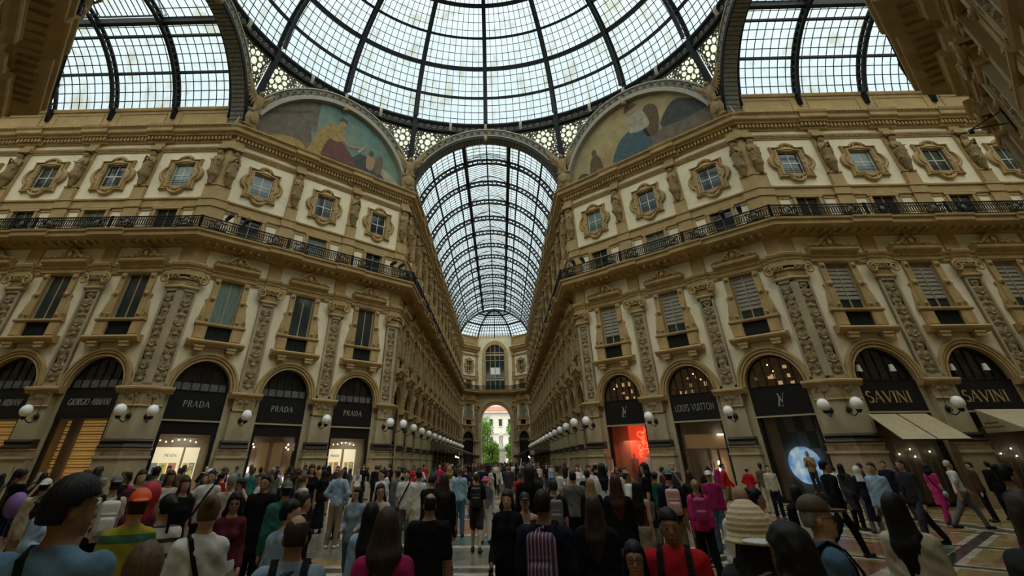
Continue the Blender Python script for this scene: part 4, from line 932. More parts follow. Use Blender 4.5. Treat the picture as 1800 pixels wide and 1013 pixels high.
mat('lips', (.32, .10, .08), .5, 0); mat('eye', (.03, .02, .015), .2, 0); mat('teeth', (.75, .72, .65), .3, 0)

def smooth_me(name, V, Q, m): return np_mesh(name, V, Q, [m])
# ---------------------------------------------------------------- carved figures of the building
def stone_figure(seed):
    p = dict(H=1.72, sex='f', arms='cross' if seed % 2 else 'chest', hyaw=(-18 if seed % 2 else 14), hpitch=-12); J = skeleton(p); ln = J['ln']; hp, Rt = head_fns(p, J)
    F = Field((-.42, -.3, -.12), (.42, .5, 1.95), .017); P_torso(F, J, .01)
    F.cone(ln(0, 0, 1.42), hp(0, 0, 1.53), .06, .055, .03); F.ell(hp(0, -.008, 1.625), (.08, .1, .105), .02, Rt); F.ell(hp(0, .03, 1.56), (.06, .07, .07), .03, Rt); F.cone(hp(0, .09, 1.6), hp(0, .11, 1.575), .012, .015, .01)
    F.ell(hp(0, -.03, 1.66), (.1, .11, .09), .02, Rt); F.cone(hp(-.08, -.03, 1.62), ln(-.1, -.03, 1.4), .04, .03, .03); F.cone(hp(.08, -.03, 1.62), ln(.1, -.03, 1.4), .04, .03, .03)
    for q in 'LR': P_arm(F, J, q, .006); P_hand(F, J, q, False)
    F.cone((0, 0, .98), (0, 0, .45), .18, .17, .06); F.cone((0, .02, .5), (0, 0, .0), .16, .085, .06); F.cone((.1, .08, 1.05), (-.12, .1, .55), .06, .09, .05); F.cone((-.1, .07, 1.2), (.12, .1, .9), .04, .06, .04)
    for k in range(6): a = -1.2+k*.5; F.cone((.15*math.sin(a), .13*math.cos(a), 1.0), (.14*math.sin(a), .14*math.cos(a), .42), .03, .045, .02)
    F.cone((0, .03, .4), (0, .02, .05), .09, .06, .03); F.ell((0, .06, .3), (.07, .05, .08), .02); F.ell((0, .05, .12), (.055, .04, .06), .02)
    F.ell((0, 0, 1.8), (.19, .15, .045), .01)
    F.warp(lambda X, Y, Z: np.where(Z < 1.08, .016, .006)*np.sin(16*np.arctan2(X, Y+.02)+5*np.sin(Z*7+seed)+Z*6)+.008*np.sin(X*60+3*np.sin(Z*25))*np.cos(Z*33+Y*30))
    V, Q = F.mesh(); V = V*np.array([1.85, 1.6, 1.5]); V[:, 1] = -V[:, 1]; Q = Q[:, ::-1]
    return np_mesh('figure', V, Q, ['sculpture'])
CAR = [stone_figure(0), stone_figure(1)]
for side, i, mx, wh, t in FP:
    for dx in ((0,) if t != 'flat' else ()):
        root = bpy.data.objects.new('caryatid_statue', CAR[(i+len(side)) % 2]); COL.objects.link(root)
        root.matrix_world = mx @ Matrix.Translation((dx, -.38, 17.55))
        tag(root, f'carved stone woman under the cornice, {wh}', 'statue', 'stone figures along the upper storey')
    if side in ('near_left', 'near_right'): continue
    sh_ = {'left_arm': .28, 'right_arm': -.3}.get(side, 0)
    lr = place([('arm', 'lamp_arm'), ('globe', 'lamp_globe')], mx @ Matrix.Translation((sh_, 0, 0)), 'wall_lamp', label=f'white globe wall lamp, {wh}', cat='lamp', group='globe lamps on the piers')
# ================================================================ iron and glass
RR, ZR, VS = 18.59, 30.2, .92
def dp(th, ph, dr=0): r = RR+dr; return Vector((r*math.cos(ph)*math.sin(th), r*math.cos(ph)*math.cos(th), ZR+r*VS*math.sin(ph)))
PHM = rad(78)
dome = bpy.data.objects.new('ceiling', None); COL.objects.link(dome); tag(dome, 'great round iron and glass dome', kind='structure')
nt, np_ = 160, 28
V = [dp(2*math.pi*i/nt, PHM*j/np_, .12) for j in range(np_+1) for i in range(nt)]
Q = np.array([(j*nt+i, j*nt+(i+1) % nt, (j+1)*nt+(i+1) % nt, (j+1)*nt+i) for j in range(np_) for i in range(nt)])
obj('glass', np_mesh('dome_glass', np.array([list(v) for v in V]), Q, ['roof_glass'], None, False), dome)
b = MB(); b.lathe([(0, ZR+RR*VS*math.sin(PHM)+.5), (RR*math.cos(PHM), ZR+RR*VS*math.sin(PHM)+.1)], (0, 0, 0), 32); obj('glass', b.mesh('dome_cap', ['roof_glass']), dome)
b = MB()
for i in range(nt):
    if i % 10 == 0: continue
    th = 2*math.pi*i/nt; P = [dp(th, PHM*j/20) for j in range(21)]; b.strip(P, .05, .05, ups=[(p-Vector((0, 0, ZR))) for p in P])
for j in range(1, 28):
    if j % 4 == 0: continue
    ph = rad(2.8125*j); P = [dp(2*math.pi*i/80, ph) for i in range(80)]; b.strip(P, .05, .05, ups=[(p-Vector((0, 0, ZR))) for p in P], closed=True)
obj('glazing_bars', b.mesh('dome_bars', ['iron']), dome)
for k in range(16):
    th = rad(22.5*k); b = MB(); P = [dp(th, PHM*j/24, -.06) for j in range(25)]; U = [(p-Vector((0, 0, ZR))) for p in P]; b.strip(P, .42, .1, ups=U)
    P2 = [dp(th, PHM*j/24, -.75) for j in range(25)]; b.strip(P2, .34, .1, ups=U)
    for j in range(72):
        ph = PHM*(j+.5)/72; a, c = dp(th, ph, -.08), dp(th, ph+(.014 if j % 2 else -.014), -.75); b.beam(a, c, .06, .06)
    obj('rib', b.mesh('dome_rib', ['iron']), dome)
for j, wd in ((1, .26), (2, .5), (3, .26), (4, .5), (5, .26), (6, .5)):
    b = MB(); ph = rad(11.25*j); P = [dp(2*math.pi*i/96, ph, -.1) for i in range(96)]; b.strip(P, wd*.9, .22, ups=[(p-Vector((0, 0, ZR))) for p in P], closed=True); obj('ring', b.mesh('dome_ring', ['iron']), dome)
# ring girder under the dome with its running scrolls
b = MB(); b.lathe([(18.75, 30.35), (18.3, 30.3), (18.25, 30.05), (18.42, 30.0), (18.42, 29.3), (18.25, 29.25), (18.25, 29.05), (18.75, 29.0)], (0, 0, 0), 96)
ring = obj(num('trim'), b.mesh('ring_girder', ['iron']), None); tag(ring, 'dark iron ring girder with running scroll frieze below the dome', kind='structure')
b = MB()
for i in range(176):
    th = 2*math.pi*i/176; ux, uy = math.cos(th), -math.sin(th); c = Vector((18.36*math.sin(th), 18.36*math.cos(th), 29.62))
    b.tube([(c.x+q[0]*ux, c.y+q[0]*uy, c.z+q[2]) for q in spiral(0, 0, .24, 1.25, 1, 3.4, 13)], .03, 4)
obj('scroll_frieze', b.mesh('scroll_frieze', ['iron_light']), ring)
for k in range(8):
    for dth in (-11.25, 0, 11.25):
        th = rad(45*k+dth); b = MB(); o = Vector((math.sin(th), math.cos(th), 0)); P = [o*(18.15)+Vector((0, 0, 30.1-.95*t))-o*(.12*math.sin(t*3.1)) for t in [i/8 for i in range(9)]]
        b.strip(P, .26, .14, ups=[o]*9); obj('bracket', b.mesh('bracket', ['iron_light']), ring)
# fretwork glass between the arches and the ring
def fret_material():
    m = bpy.data.materials.new('fret_glass'); m.use_nodes = True; t = m.node_tree; L = t.links; t.nodes.clear()
    out = nd(t, 'ShaderNodeOutputMaterial'); uv = nd(t, 'ShaderNodeUVMap'); uv.uv_map = 'UVMap'; sep = nd(t, 'ShaderNodeSeparateXYZ'); L.new(uv.outputs[0], sep.inputs[0])
    def mth(op, a, b_=None):
        n = nd(t, 'ShaderNodeMath', op=op)
        for i, x in enumerate((a, b_)):
            if x is None: continue
            if isinstance(x, (int, float)): n.inputs[i].default_value = x
            else: L.new(x, n.inputs[i])
        return n.outputs[0]
    x = mth('SUBTRACT', sep.outputs[0], 1.4); y = mth('SUBTRACT', sep.outputs[1], 27.9)
    r = mth('SQRT', mth('ADD', mth('MULTIPLY', x, x), mth('MULTIPLY', y, y))); th = mth('ARCTAN2', y, x)
    a = mth('SUBTRACT', mth('FLOORED_MODULO', mth('ADD', th, math.pi/8), math.pi/4), math.pi/8)
    px = mth('MULTIPLY', r, mth('COSINE', a)); py = mth('MULTIPLY', r, mth('SINE', a))
    def circ(cx, cy, rr): dx = mth('SUBTRACT', px, cx); dy = mth('SUBTRACT', py, cy); return mth('LESS_THAN', mth('ADD', mth('MULTIPLY', dx, dx), mth('MULTIPLY', dy, dy)), rr*rr)
    c1 = circ(.68, 0, .215); c0 = mth('LESS_THAN', r, .3)
    a2 = mth('SUBTRACT', mth('FLOORED_MODULO', th, math.pi/4), math.pi/8); qx = mth('MULTIPLY', r, mth('COSINE', a2)); qy = mth('MULTIPLY', r, mth('SINE', a2))
    dx = mth('SUBTRACT', qx, .98); c2 = mth('LESS_THAN', mth('ADD', mth('MULTIPLY', dx, dx), mth('MULTIPLY', qy, qy)), .0135)
    vo = nd(t, 'ShaderNodeTexVoronoi'); vo.feature = 'DISTANCE_TO_EDGE'; vo.inputs['Scale'].default_value = 4.6; L.new(uv.outputs[0], vo.inputs['Vector'])
    far = mth('MULTIPLY', mth('GREATER_THAN', r, 1.14), mth('GREATER_THAN', vo.outputs['Distance'], .2))
    mid = mth('MULTIPLY', mth('MULTIPLY', mth('GREATER_THAN', r, .34), mth('LESS_THAN', r, .5)), mth('GREATER_THAN', vo.outputs['Distance'], .26))
    s = mth('MINIMUM', mth('ADD', mth('ADD', mth('ADD', c1, c0), c2), mth('ADD', far, mid)), 1)
    ir = nd(t, 'ShaderNodeBsdfPrincipled'); ir.inputs['Base Color'].default_value = (.09, .075, .045, 1); ir.inputs['Roughness'].default_value = .6
    tr = nd(t, 'ShaderNodeBsdfTransparent'); tr.inputs[0].default_value = (1, .93, .68, 1)
    mx = nd(t, 'ShaderNodeMixShader'); L.new(s, mx.inputs[0]); L.new(ir.outputs[0], mx.inputs[1]); L.new(tr.outputs[0], mx.inputs[2]); L.new(mx.outputs[0], out.inputs[0])
    M['fret_glass'] = m
fret_material()
ZA, RI, RO = 21.0, 7.2, 8.32
corner_wh = ['', 'between the far arcade and the left painting', 'between the left painting and left arm', '', '', '', 'between the right painting and right arm', 'between the far arcade and the right painting']
RD = (R+A)/math.sqrt(2)
def side_frame(k):   # k-th octagon side, centre direction angle 45k from +Y clockwise: returns matrix (x right, y out, z up)
    return Matrix.Rotation(rad(-45*k), 4, 'Z') @ Matrix.Translation((0, RD if k % 2 else R, 0))
HS = 7.25; HD = DL_/2
for k in range(8):
    mx = side_frame(k); hs = HS if k % 2 == 0 else HD; arm = k % 2 == 0
    wh = {0: 'over the far arcade', 1: 'over the right painting', 2: 'over the right arm', 3: 'over the near right wall', 4: 'over the viewer', 5: 'over the near left wall', 6: 'over the left arm', 7: 'over the left painting'}[k]
    root = bpy.data.objects.new(num('trim'), None); COL.objects.link(root); root.matrix_world = mx; tag(root, f'ornate iron arch with rosettes {wh}', kind='structure')
    a0 = math.asin((22.3-ZA)/RI)-.005; a1 = math.asin((22.3-ZA)/RO)
    b = MB(); b.arc(0, ZA, RI+.3, RO, -.2, .9 if arm else .1, math.asin((22.32-ZA)/(RI+.3)), math.pi-math.asin((22.32-ZA)/(RI+.3)), 48, 0)
    b.arc(0, ZA, RO-.12, RO, -.32, .1, a1, math.pi-a1, 48, 1); b.arc(0, ZA, RI+.3, RI+.4, -.32, .1, a0, math.pi-a0, 48, 1)
    for i in range(33):
        a = math.pi*(i+1.5)/35; rm = (RI+RO)/2+.14; cx, cz = rm*math.cos(a), ZA+rm*math.sin(a)
        if cz < 22.6: continue
        b.tube([(cx+.26*math.cos(t*math.pi/5), -.24, cz+.26*math.sin(t*math.pi/5)) for t in range(10)], .035, 4, 1, True)
        for t in range(8): b.tube([(cx+.08*math.cos(t*math.pi/4), -.24, cz+.08*math.sin(t*math.pi/4)), (cx+.2*math.cos(t*math.pi/4), -.24, cz+.2*math.sin(t*math.pi/4))], .028, 3, 1)
        a = math.pi*(i+1)/35; cx, cz = rm*math.cos(a), ZA+rm*math.sin(a); ca, sa = math.cos(a), math.sin(a)
        for q in (-1, 1): b.tube([(cx+ca*.3-sa*.09*q, -.23, cz+sa*.3+ca*.09*q), (cx, -.23, cz), (cx-ca*.3-sa*.09*q, -.23, cz-sa*.3+ca*.09*q)], .025, 3, 1)
    obj('iron_band', b.mesh('arch_band', ['iron', 'iron_light']), root)
    b = MB(); b.arc(0, ZA, RI, RI+.28, -.36, .8 if arm else .1, a0, math.pi-a0, 48, 0 if arm else 1)
    if arm:
        for i in range(60):
            a = a0+(math.pi-2*a0)*i/59; b.box(-.02, .02, -.02, .02, -.02, .02, 0) if False else b.beam((math.cos(a)*(RI-.02), -.36, ZA+math.sin(a)*(RI-.02)), (math.cos(a)*(RI-.02), .8, ZA+math.sin(a)*(RI-.02)), .06, .05, 0)
        b.arc(0, ZA, RI-.03, RI+.01, -.3, .75, a0, math.pi-a0, 48, 2); b.arc(0, ZA, RI-.06, RI, -.36, -.26, a0, math.pi-a0, 48, 0)
    obj('inner_moulding', b.mesh('arch_inner', ['iron', 'moulding_grey', 'iron_panel']), root)
    b = MB(); b.box(-.16, .16, -.5, -.1, ZA+RI-.35, ZA+RI+.32); b.ball((0, -.5, ZA+RI-.1), (.16, .12, .24), 0, 8, 6); obj('keystone', b.mesh('keystone', ['relief_stone']), root)
    # spandrels
    b = MB(); uvs = []
    N = 40
    for sgn in (-1, 1):
        for i in range(N):
            q = []
            for ii in (i, i+1):
                u = sgn*hs*ii/N; za = ZA+math.sqrt(max(RO*RO-u*u, 0.01))-.02; Rk = R if arm else RD; th = math.atan2(u, Rk); zt = 29.2
                za = min(za, zt); lo = Vector((u, .02, za)); tp = Vector((18.5*math.sin(th), 18.5*math.cos(th)-Rk, zt)); q.append((lo, tp, hs-abs(u)))
            n = 4
            for j in range(n):
                t0, t1 = j/n, (j+1)/n; (l0, h0, d0), (l1, h1, d1) = q; P = [l0.lerp(h0, t0), l1.lerp(h1, t0), l1.lerp(h1, t1), l0.lerp(h0, t1)]
                b.add(P, [(0, 1, 2, 3)]); uvs += [(d0, P[0].z), (d1, P[1].z), (d1, P[2].z), (d0, P[3].z)]
    me = b.mesh('spandrel', ['fret_glass']); ul = me.uv_layers.new(name='UVMap'); ul.data.foreach_set('uv', np.array(uvs, np.float32).ravel()); obj('fretwork', me, root)
for k in range(8):   # iron posts running down to the corners
    th = rad(45*k+22.5); o = Vector((math.sin(th), math.cos(th), 0)); b = MB(); P = [o*18.3+Vector((0, 0, 30.0)), o*18.4+Vector((0, 0, 29.0)), o*19.05+Vector((0, 0, 26.0)), o*19.3+Vector((0, 0, 22.4))]
    b.strip(P, .45, .3, ups=[o]*4); tag(obj(num('trim'), b.mesh('corner_post', ['iron']), None), 'dark iron post from the ring girder down to a corner of the octagon', kind='structure')

# ---------------------------------------------------------------- painted half-moons
mat('paint_sky', (.115, .20, .17), .8, .25, 1.2, col2=(.18, .22, .14)); mat('paint_sky2', (.33, .26, .115), .8, .25, 1.0, col2=(.24, .21, .12)); mat('paint_stone', (.13, .105, .07), .8, .3, 2)
mat('paint_red', (.12, .05, .035), .8, .3, 3); mat('paint_gold', (.30, .2, .06), .8, .3, 3); mat('paint_flesh', (.30, .2, .11), .8, .2, 4); mat('paint_dark', (.05, .055, .045), .8, .4, 3); mat('paint_blue', (.05, .09, .10), .8, .3, 3); mat('paint_cloud', (.30, .28, .19), .8, .3, 2); mat('paint_brown', (.10, .07, .035), .8, .3, 4)
PM = ['paint_sky', 'paint_sky2', 'paint_stone', 'paint_red', 'paint_gold', 'paint_flesh', 'paint_dark', 'paint_blue', 'paint_cloud', 'paint_brown']
def blobf(b, pts, y, m):   # smooth closed outline through points
    n = len(pts); out = []
    for i in range(n):
        p0, p1, p2, p3 = [pts[(i+j-1) % n] for j in range(4)]
        for t in (0, .33, .66):
            f = lambda a, c, d, e: .5*((2*c)+(-a+d)*t+(2*a-5*c+4*d-e)*t*t+(-a+3*c-3*d+e)*t**3); out.append((f(p0[0], p1[0], p2[0], p3[0]), f(p0[1], p1[1], p2[1], p3[1])))
    b.add([(x, y, z) for x, z in out], [tuple(range(len(out)))], m)
def lunette(k, mirror, label):
    mx = side_frame(k); root = bpy.data.objects.new('lunette_painting', None); COL.objects.link(root); root.matrix_world = mx; tag(root, label, 'painting')
    n = 40; a0 = math.asin((22.25-ZA)/(RI+.1)); P = [((RI+.1)*math.cos(a0+(math.pi-2*a0)*i/n), ZA+(RI+.1)*math.sin(a0+(math.pi-2*a0)*i/n)) for i in range(n+1)]
    b = MB(); b.prism(P[::-1], .1, .3, 0 if mirror > 0 else 1); sg = 1
    def B(pts, lay, m): blobf(b, [(sg*x, z) for x, z in pts], .1-.006*lay, m)
    if mirror > 0:   # seated robed woman by a broken column, child with wings beside her (generic)
        B([(-6.7, 22.3), (-6.3, 24.6), (-5, 26.3), (-3.2, 27.3), (-2.6, 25.2), (-2.2, 22.3)], 1, 2)
        b.add([(x, .082, z) for x, z in ((-3.3, 24.8), (-2.0, 24.8), (-2.1, 27.9), (-3.1, 27.4))], [(0, 1, 2, 3)], 2); b.add([(x, .08, z) for x, z in ((-6.2, 24.9), (-2.6, 26.8), (-2.6, 26.55), (-6.1, 24.65))], [(0, 1, 2, 3)], 9)
        B([(2.5, 22.4), (3.5, 23.6), (4.8, 23.9), (6.3, 23.2), (6.7, 22.4)], 1, 8); B([(1.2, 22.5), (2, 24.2), (3, 24.4), (4.6, 23.3), (5, 22.4)], 2, 6)
        B([(-2.4, 22.6), (-1.9, 24.6), (-1.2, 26.0), (-.6, 26.3), (-.7, 25), (-1.0, 23.4), (-1.3, 22.4)], 3, 4); B([(-1.2, 22.6), (-.9, 24.4), (0, 25.0), (1.1, 24.3), (1.9, 23.4), (2.2, 22.4), (0, 22.3)], 4, 3)
        B([(-.9, 24.9), (-.6, 26.1), (0, 26.4), (.5, 26.0), (.5, 25.1), (0, 24.7)], 5, 4); B([(-.05, 26.35), (-.1, 26.9), (.2, 27.15), (.5, 26.9), (.45, 26.4)], 6, 5); B([(-.2, 26.8), (0, 27.25), (.5, 27.2), (.6, 26.8), (.3, 26.95)], 7, 9)
        B([(.3, 25.6), (1.2, 24.9), (2.1, 25.1), (2.3, 25.0), (1.2, 24.6), (.3, 25.1)], 7, 5); B([(2.0, 24.6), (2.5, 25.3), (2.7, 25.2), (2.2, 24.5)], 8, 8)
        B([(3.1, 23.3), (3.0, 24.4), (3.4, 24.7), (3.9, 24.3), (3.7, 23.3)], 6, 5); B([(3.15, 24.7), (3.2, 25.1), (3.5, 25.2), (3.7, 24.9), (3.5, 24.6)], 7, 9); B([(3.8, 24.2), (4.3, 25.1), (4.7, 24.6), (4.6, 23.4), (4.1, 23.0)], 6, 2)
        B([(-5.4, 22.8), (-4.6, 23.3), (-3.2, 23.4), (-2.6, 22.9), (-3.6, 22.5)], 4, 4)
    else:
        B([(-6.8, 22.3), (-4, 23.1), (-1, 23.5), (2, 24), (4.5, 24.6), (6.7, 24.0), (6.9, 22.3)], 1, 2)
        B([(-2.2, 22.5), (-1.8, 24.2), (-.6, 25.2), (.8, 25.3), (1.4, 24.2), (1.2, 22.8)], 3, 7); B([(-.2, 25.0), (-.1, 26.2), (.5, 27.0), (1.2, 26.8), (1.6, 25.8), (1.5, 24.9)], 4, 8); B([(1.0, 24.4), (1.3, 26.6), (2.0, 27.0), (2.6, 26.4), (2.5, 25.0), (2.0, 23.8)], 3, 9)
        B([(-.2, 26.9), (-.15, 27.5), (.3, 27.7), (.7, 27.4), (.5, 26.9)], 6, 5); B([(-.4, 27.2), (-.2, 27.8), (.4, 27.95), (.9, 27.6), (.5, 27.4)], 7, 9)
        B([(2.6, 24.2), (3.4, 25.8), (4.4, 26.2), (5.4, 25.6), (6.4, 25.0), (6.3, 24.2)], 2, 6)
        B([(-4.7, 22.5), (-4.6, 23.9), (-4.1, 24.6), (-3.6, 24.2), (-3.3, 22.6)], 4, 9); B([(-4.3, 24.6), (-4.25, 25.0), (-3.95, 25.1), (-3.8, 24.7)], 5, 9); B([(-3.3, 22.6), (-3.3, 23.8), (-2.8, 24.3), (-2.4, 23.6), (-2.4, 22.6)], 4, 5); B([(-6.4, 22.4), (-5.8, 23.2), (-5, 23.0), (-4.8, 22.3)], 4, 6)
    obj('panel', b.mesh('painting_panel', PM), root)
lunette(7, 1, 'half-moon mural with a seated robed figure under teal sky, left diagonal')
lunette(1, -1, 'half-moon mural with a blue-skirted seated figure under golden sky, right diagonal')
for k in (3, 5):
    b = MB(); n = 30; a0 = math.asin((22.25-ZA)/(RI+.1)); b.prism([((RI+.1)*math.cos(a0+(math.pi-2*a0)*i/n), ZA+(RI+.1)*math.sin(a0+(math.pi-2*a0)*i/n)) for i in range(n+1)][::-1], .1, .3, 0)
    w = obj('wall_lunette', b.mesh('wall_lunette', ['paint_sky2']), None, side_frame(k)); tag(w, 'plain half-moon wall behind the viewer, ' + ('right' if k == 3 else 'left'), kind='structure')

# ---------------------------------------------------------------- winged figures with shields on the four far corners
def winged():
    F = Field((-2.3, -.9, -.1), (2.3, .8, 4.9), .055)
    F.ell((0, 0, .85), (.62, .22, .8), .05); F.ell((0, -.22, .9), (.4, .12, .52), .03); F.cone((-.5, -.05, 1.5), (.5, -.05, 1.5), .14, .14, .05); F.cone((-.5, 0, .2), (.5, 0, .2), .12, .12, .05)
    F.ell((0, -.1, 2.3), (.38, .3, .75), .1); F.ell((0, -.18, 3.15), (.22, .26, .24), .08); F.cone((0, -.35, 3.15), (0, -.52, 3.05), .08, .04, .03)
    for s in (-1, 1):
        F.cone((s*.2, -.05, 2.6), (s*1.0, 0, 3.5), .2, .16, .08); F.cone((s*1.0, 0, 3.5), (s*1.5, .05, 4.4), .16, .07, .05)
        for i in range(8):
            t = i/7; F.cone((s*(.5+.85*t), 0, 3.0+1.1*t), (s*(.45+1.6*t), .06, 1.9+2.0*t), .11, .045, .02)
        for i in range(6):
            t = i/5; F.cone((s*(.3+.6*t), -.05, 2.7+.7*t), (s*(.5+.8*t), 0, 2.2+.9*t), .12, .06, .03)
        F.cone((s*.2, -.1, 1.9), (s*.3, -.2, 1.45), .16, .1, .05)
    V, Q = F.mesh(); return np_mesh('winged_figure', V, Q, ['sculpture'])
WF = winged()
for k, wh in ((7.5, 'between the left painting and the far arcade'), (.5, 'between the right painting and the far arcade'), (6.5, 'between the left painting and the left arm'), (1.5, 'between the right painting and the right arm')):
    th = rad(45*k); o = bpy.data.objects.new('winged_statue', WF); COL.objects.link(o); d = 19.56-.75
    o.matrix_world = Matrix.Translation((d*math.sin(th), d*math.cos(th), 22.3)) @ Matrix.Rotation(-th, 4, 'Z'); tag(o, f'stone winged eagle perched on a shield, {wh}', 'statue', 'winged statues at the corners')

# ---------------------------------------------------------------- barrel vaults of the arms
ZCV, RV = 21.4, 7.81
AV0 = math.atan2(24.3-ZCV, A)
def vault(side, wh, k, Lv, nribs, lantern0=BAY+.45):
    mx = side_frame(k); root = bpy.data.objects.new('ceiling', None); COL.objects.link(root); root.matrix_world = mx; tag(root, f'iron and glass barrel vault {wh}', kind='structure')
    ang = lambda t: AV0+(math.pi-2*AV0)*t
    def vp(t, y, dr=0): a = ang(t); return Vector(((RV+dr)*math.cos(a), y, ZCV+(RV+dr)*math.sin(a)))
    aL = math.acos(2.35/RV); tL = (aL-AV0)/(math.pi-2*AV0)
    ys = list(np.arange(0, Lv+.01, .6)); b = MB(); g = MB()
    NP = 26
    def surf(t0, t1, y0, y1, n):
        for i in range(n):
            a, c = t0+(t1-t0)*i/n, t0+(t1-t0)*(i+1)/n; g.quad(vp(a, y0, .05), vp(c, y0, .05), vp(c, y1, .05), vp(a, y1, .05))
    surf(0, 1, 0, lantern0, NP); surf(0, tL, lantern0, Lv, 9); surf(1-tL, 1, lantern0, Lv, 9)
    e = vp(tL, 0); ez = e.z; rz = ez+1.25
    for s in (-1, 1):
        g.quad((s*2.35, lantern0, ez), (s*2.35, Lv, ez), (s*2.35, Lv, ez+.55), (s*2.35, lantern0, ez+.55)); g.quad((s*2.35, lantern0, ez+.55), (s*2.35, Lv, ez+.55), (0, Lv, rz), (0, lantern0, rz))
    g.add([(-2.35, lantern0, ez), (2.35, lantern0, ez), (2.35, lantern0, ez+.55), (0, lantern0, rz), (-2.35, lantern0, ez+.55)], [(0, 1, 2, 3, 4)]); g.add([(-2.35, Lv, ez), (2.35, Lv, ez), (2.35, Lv, ez+.55), (0, Lv, rz), (-2.35, Lv, ez+.55)], [(0, 1, 2, 3, 4)])
    obj('glass', g.mesh('vault_glass', ['roof_glass']), root)
    for y in ys:
        full = y < lantern0
        segs = [(0, 1, 26)] if full else [(0, tL, 9), (1-tL, 1, 9)]
        for t0, t1, n in segs:
            P = [vp(t0+(t1-t0)*i/n, y) for i in range(n+1)]; b.strip(P, .04, .05, ups=[p-Vector((0, y, ZCV)) for p in P])
    for i in range(1, NP):
        t = i/NP; y1 = Lv if (t < tL or t > 1-tL) else lantern0; p = vp(t, 0); b.beam(p, (p.x, y1, p.z), .05, .05)
    yy = lantern0
    while yy < Lv:
        b.beam((-2.35, yy, ez+.55), (0, yy, rz), .05, .05); b.beam((2.35, yy, ez+.55), (0, yy, rz), .05, .05); yy += .42
    obj('glazing_bars', b.mesh('vault_bars', ['iron']), root)
    b = MB()
    for t in (4/26, 8/26, 18/26, 22/26): p = vp(t, 0, -.1); b.beam(p, (p.x, Lv, p.z), .16, .2)
    for s in (-1, 1): b.beam((s*2.35, 0, ez-.1), (s*2.35, Lv, ez-.1), .36, .5); b.beam((s*2.35, lantern0, ez+.55), (s*2.35, Lv, ez+.55), .1, .12)
    b.beam((0, 0, ZCV+RV-.05), (0, Lv, ZCV+RV-.05), .12, .12); b.beam((0, lantern0, rz), (0, Lv, rz), .12, .12)
    obj('purlins', b.mesh('vault_purlins', ['iron']), root)
    b = MB(); n = 34
    P = [vp(i/n, 0, -.06) for i in range(n+1)]; U = [p-Vector((0, 0, ZCV)) for p in P]; b.strip(P, .24, .15, ups=U); P2 = [vp(i/n, 0, -.55) for i in range(n+1)]; b.strip(P2, .24, .15, ups=U)
    for i in range(n+1):
        b.beam(vp(i/n, 0, -.08), vp(i/n, 0, -.55), .2, .14)
        for d in (-.12, .12): b.beam(vp((i)/n, 0, -.12), vp((i+d*2)/n if 0 <= i+d*2 <= n else i/n, 0, -.1), .16, .06)
    for s in (-1, 1):
        b.tube([(s*2.2, 0, ez-.1), (s*1.9, 0, ez+.35), (s*1.2, 0, ez+.75), (0, 0, ez+1.0)], .05, 5)
        b.box(min(s*6.95, s*7.3), max(s*6.95, s*7.3), -.14, .14, 23.3, 24.4)
        b.tube([(s*7.0, 0, 23.2), (s*6.8, 0, 23.9), (s*6.75, 0, 24.5)], .09, 6)
    rm = b.mesh('vault_rib', ['iron'])
    for i in range(nribs): obj('rib', rm, root, Matrix.Translation((0, .45+BAY*i if i else .95, 0)))
    return root, vp
rootN, vpN = vault('far', 'over the long arcade', 0, YE-R, 14)
vault('left', 'over the left arm', 6, LW, 6); vault('right', 'over the right arm', 2, LW, 6); vault('rear', 'over the viewer', 4, 2*BAY+.9, 3)
# glazed apse closing the arcade
g = MB(); b = MB(); ap = Vector((0, 86, 29.2)); feet = [Vector((-7.25, 86, 24.3)), Vector((-3.7, 90, 24.3)), Vector((0, 90, 24.3)), Vector((3.7, 90, 24.3)), Vector((7.25, 86, 24.3))]
def apt(f, t):   # t 0 foot .. 1 apex, following the vault's curve
    a = AV0+(math.pi/2-AV0)*t; h = math.cos(a)/math.cos(AV0); z = ZCV+RV*math.sin(a); return Vector((f.x*h, 86+(f.y-86)*h, z))
for i in range(4):
    for u in range(6):
        fa, fb = feet[i].lerp(feet[i+1], u/6), feet[i].lerp(feet[i+1], (u+1)/6)
        for j in range(10): g.quad(apt(fa, j/10), apt(fb, j/10), apt(fb, (j+1)/10), apt(fa, (j+1)/10))
        if u: b.strip([apt(fa, j/12) for j in range(11)], .1, .08)
    for j in range(1, 12):
        w = .3 if j in (4, 8) else .1; b.beam(apt(feet[i], j/13), apt(feet[i+1], j/13), w, w)
for f in feet: b.strip([apt(f, j/12)-Vector((0, .02, .06)) for j in range(13)], .22, .3)
obj('apse_glass', g.mesh('apse_glass', ['roof_glass']), None).name = 'ceiling'; c_ = bpy.data.objects[-1] if False else None
for o_ in [o for o in COL.objects if o.data and o.data.name == 'apse_glass']:
    tag(o_, 'glazed half dome closing the far end of the arcade', kind='structure'); ab = obj('ribs', b.mesh('apse_ribs', ['iron']), o_)

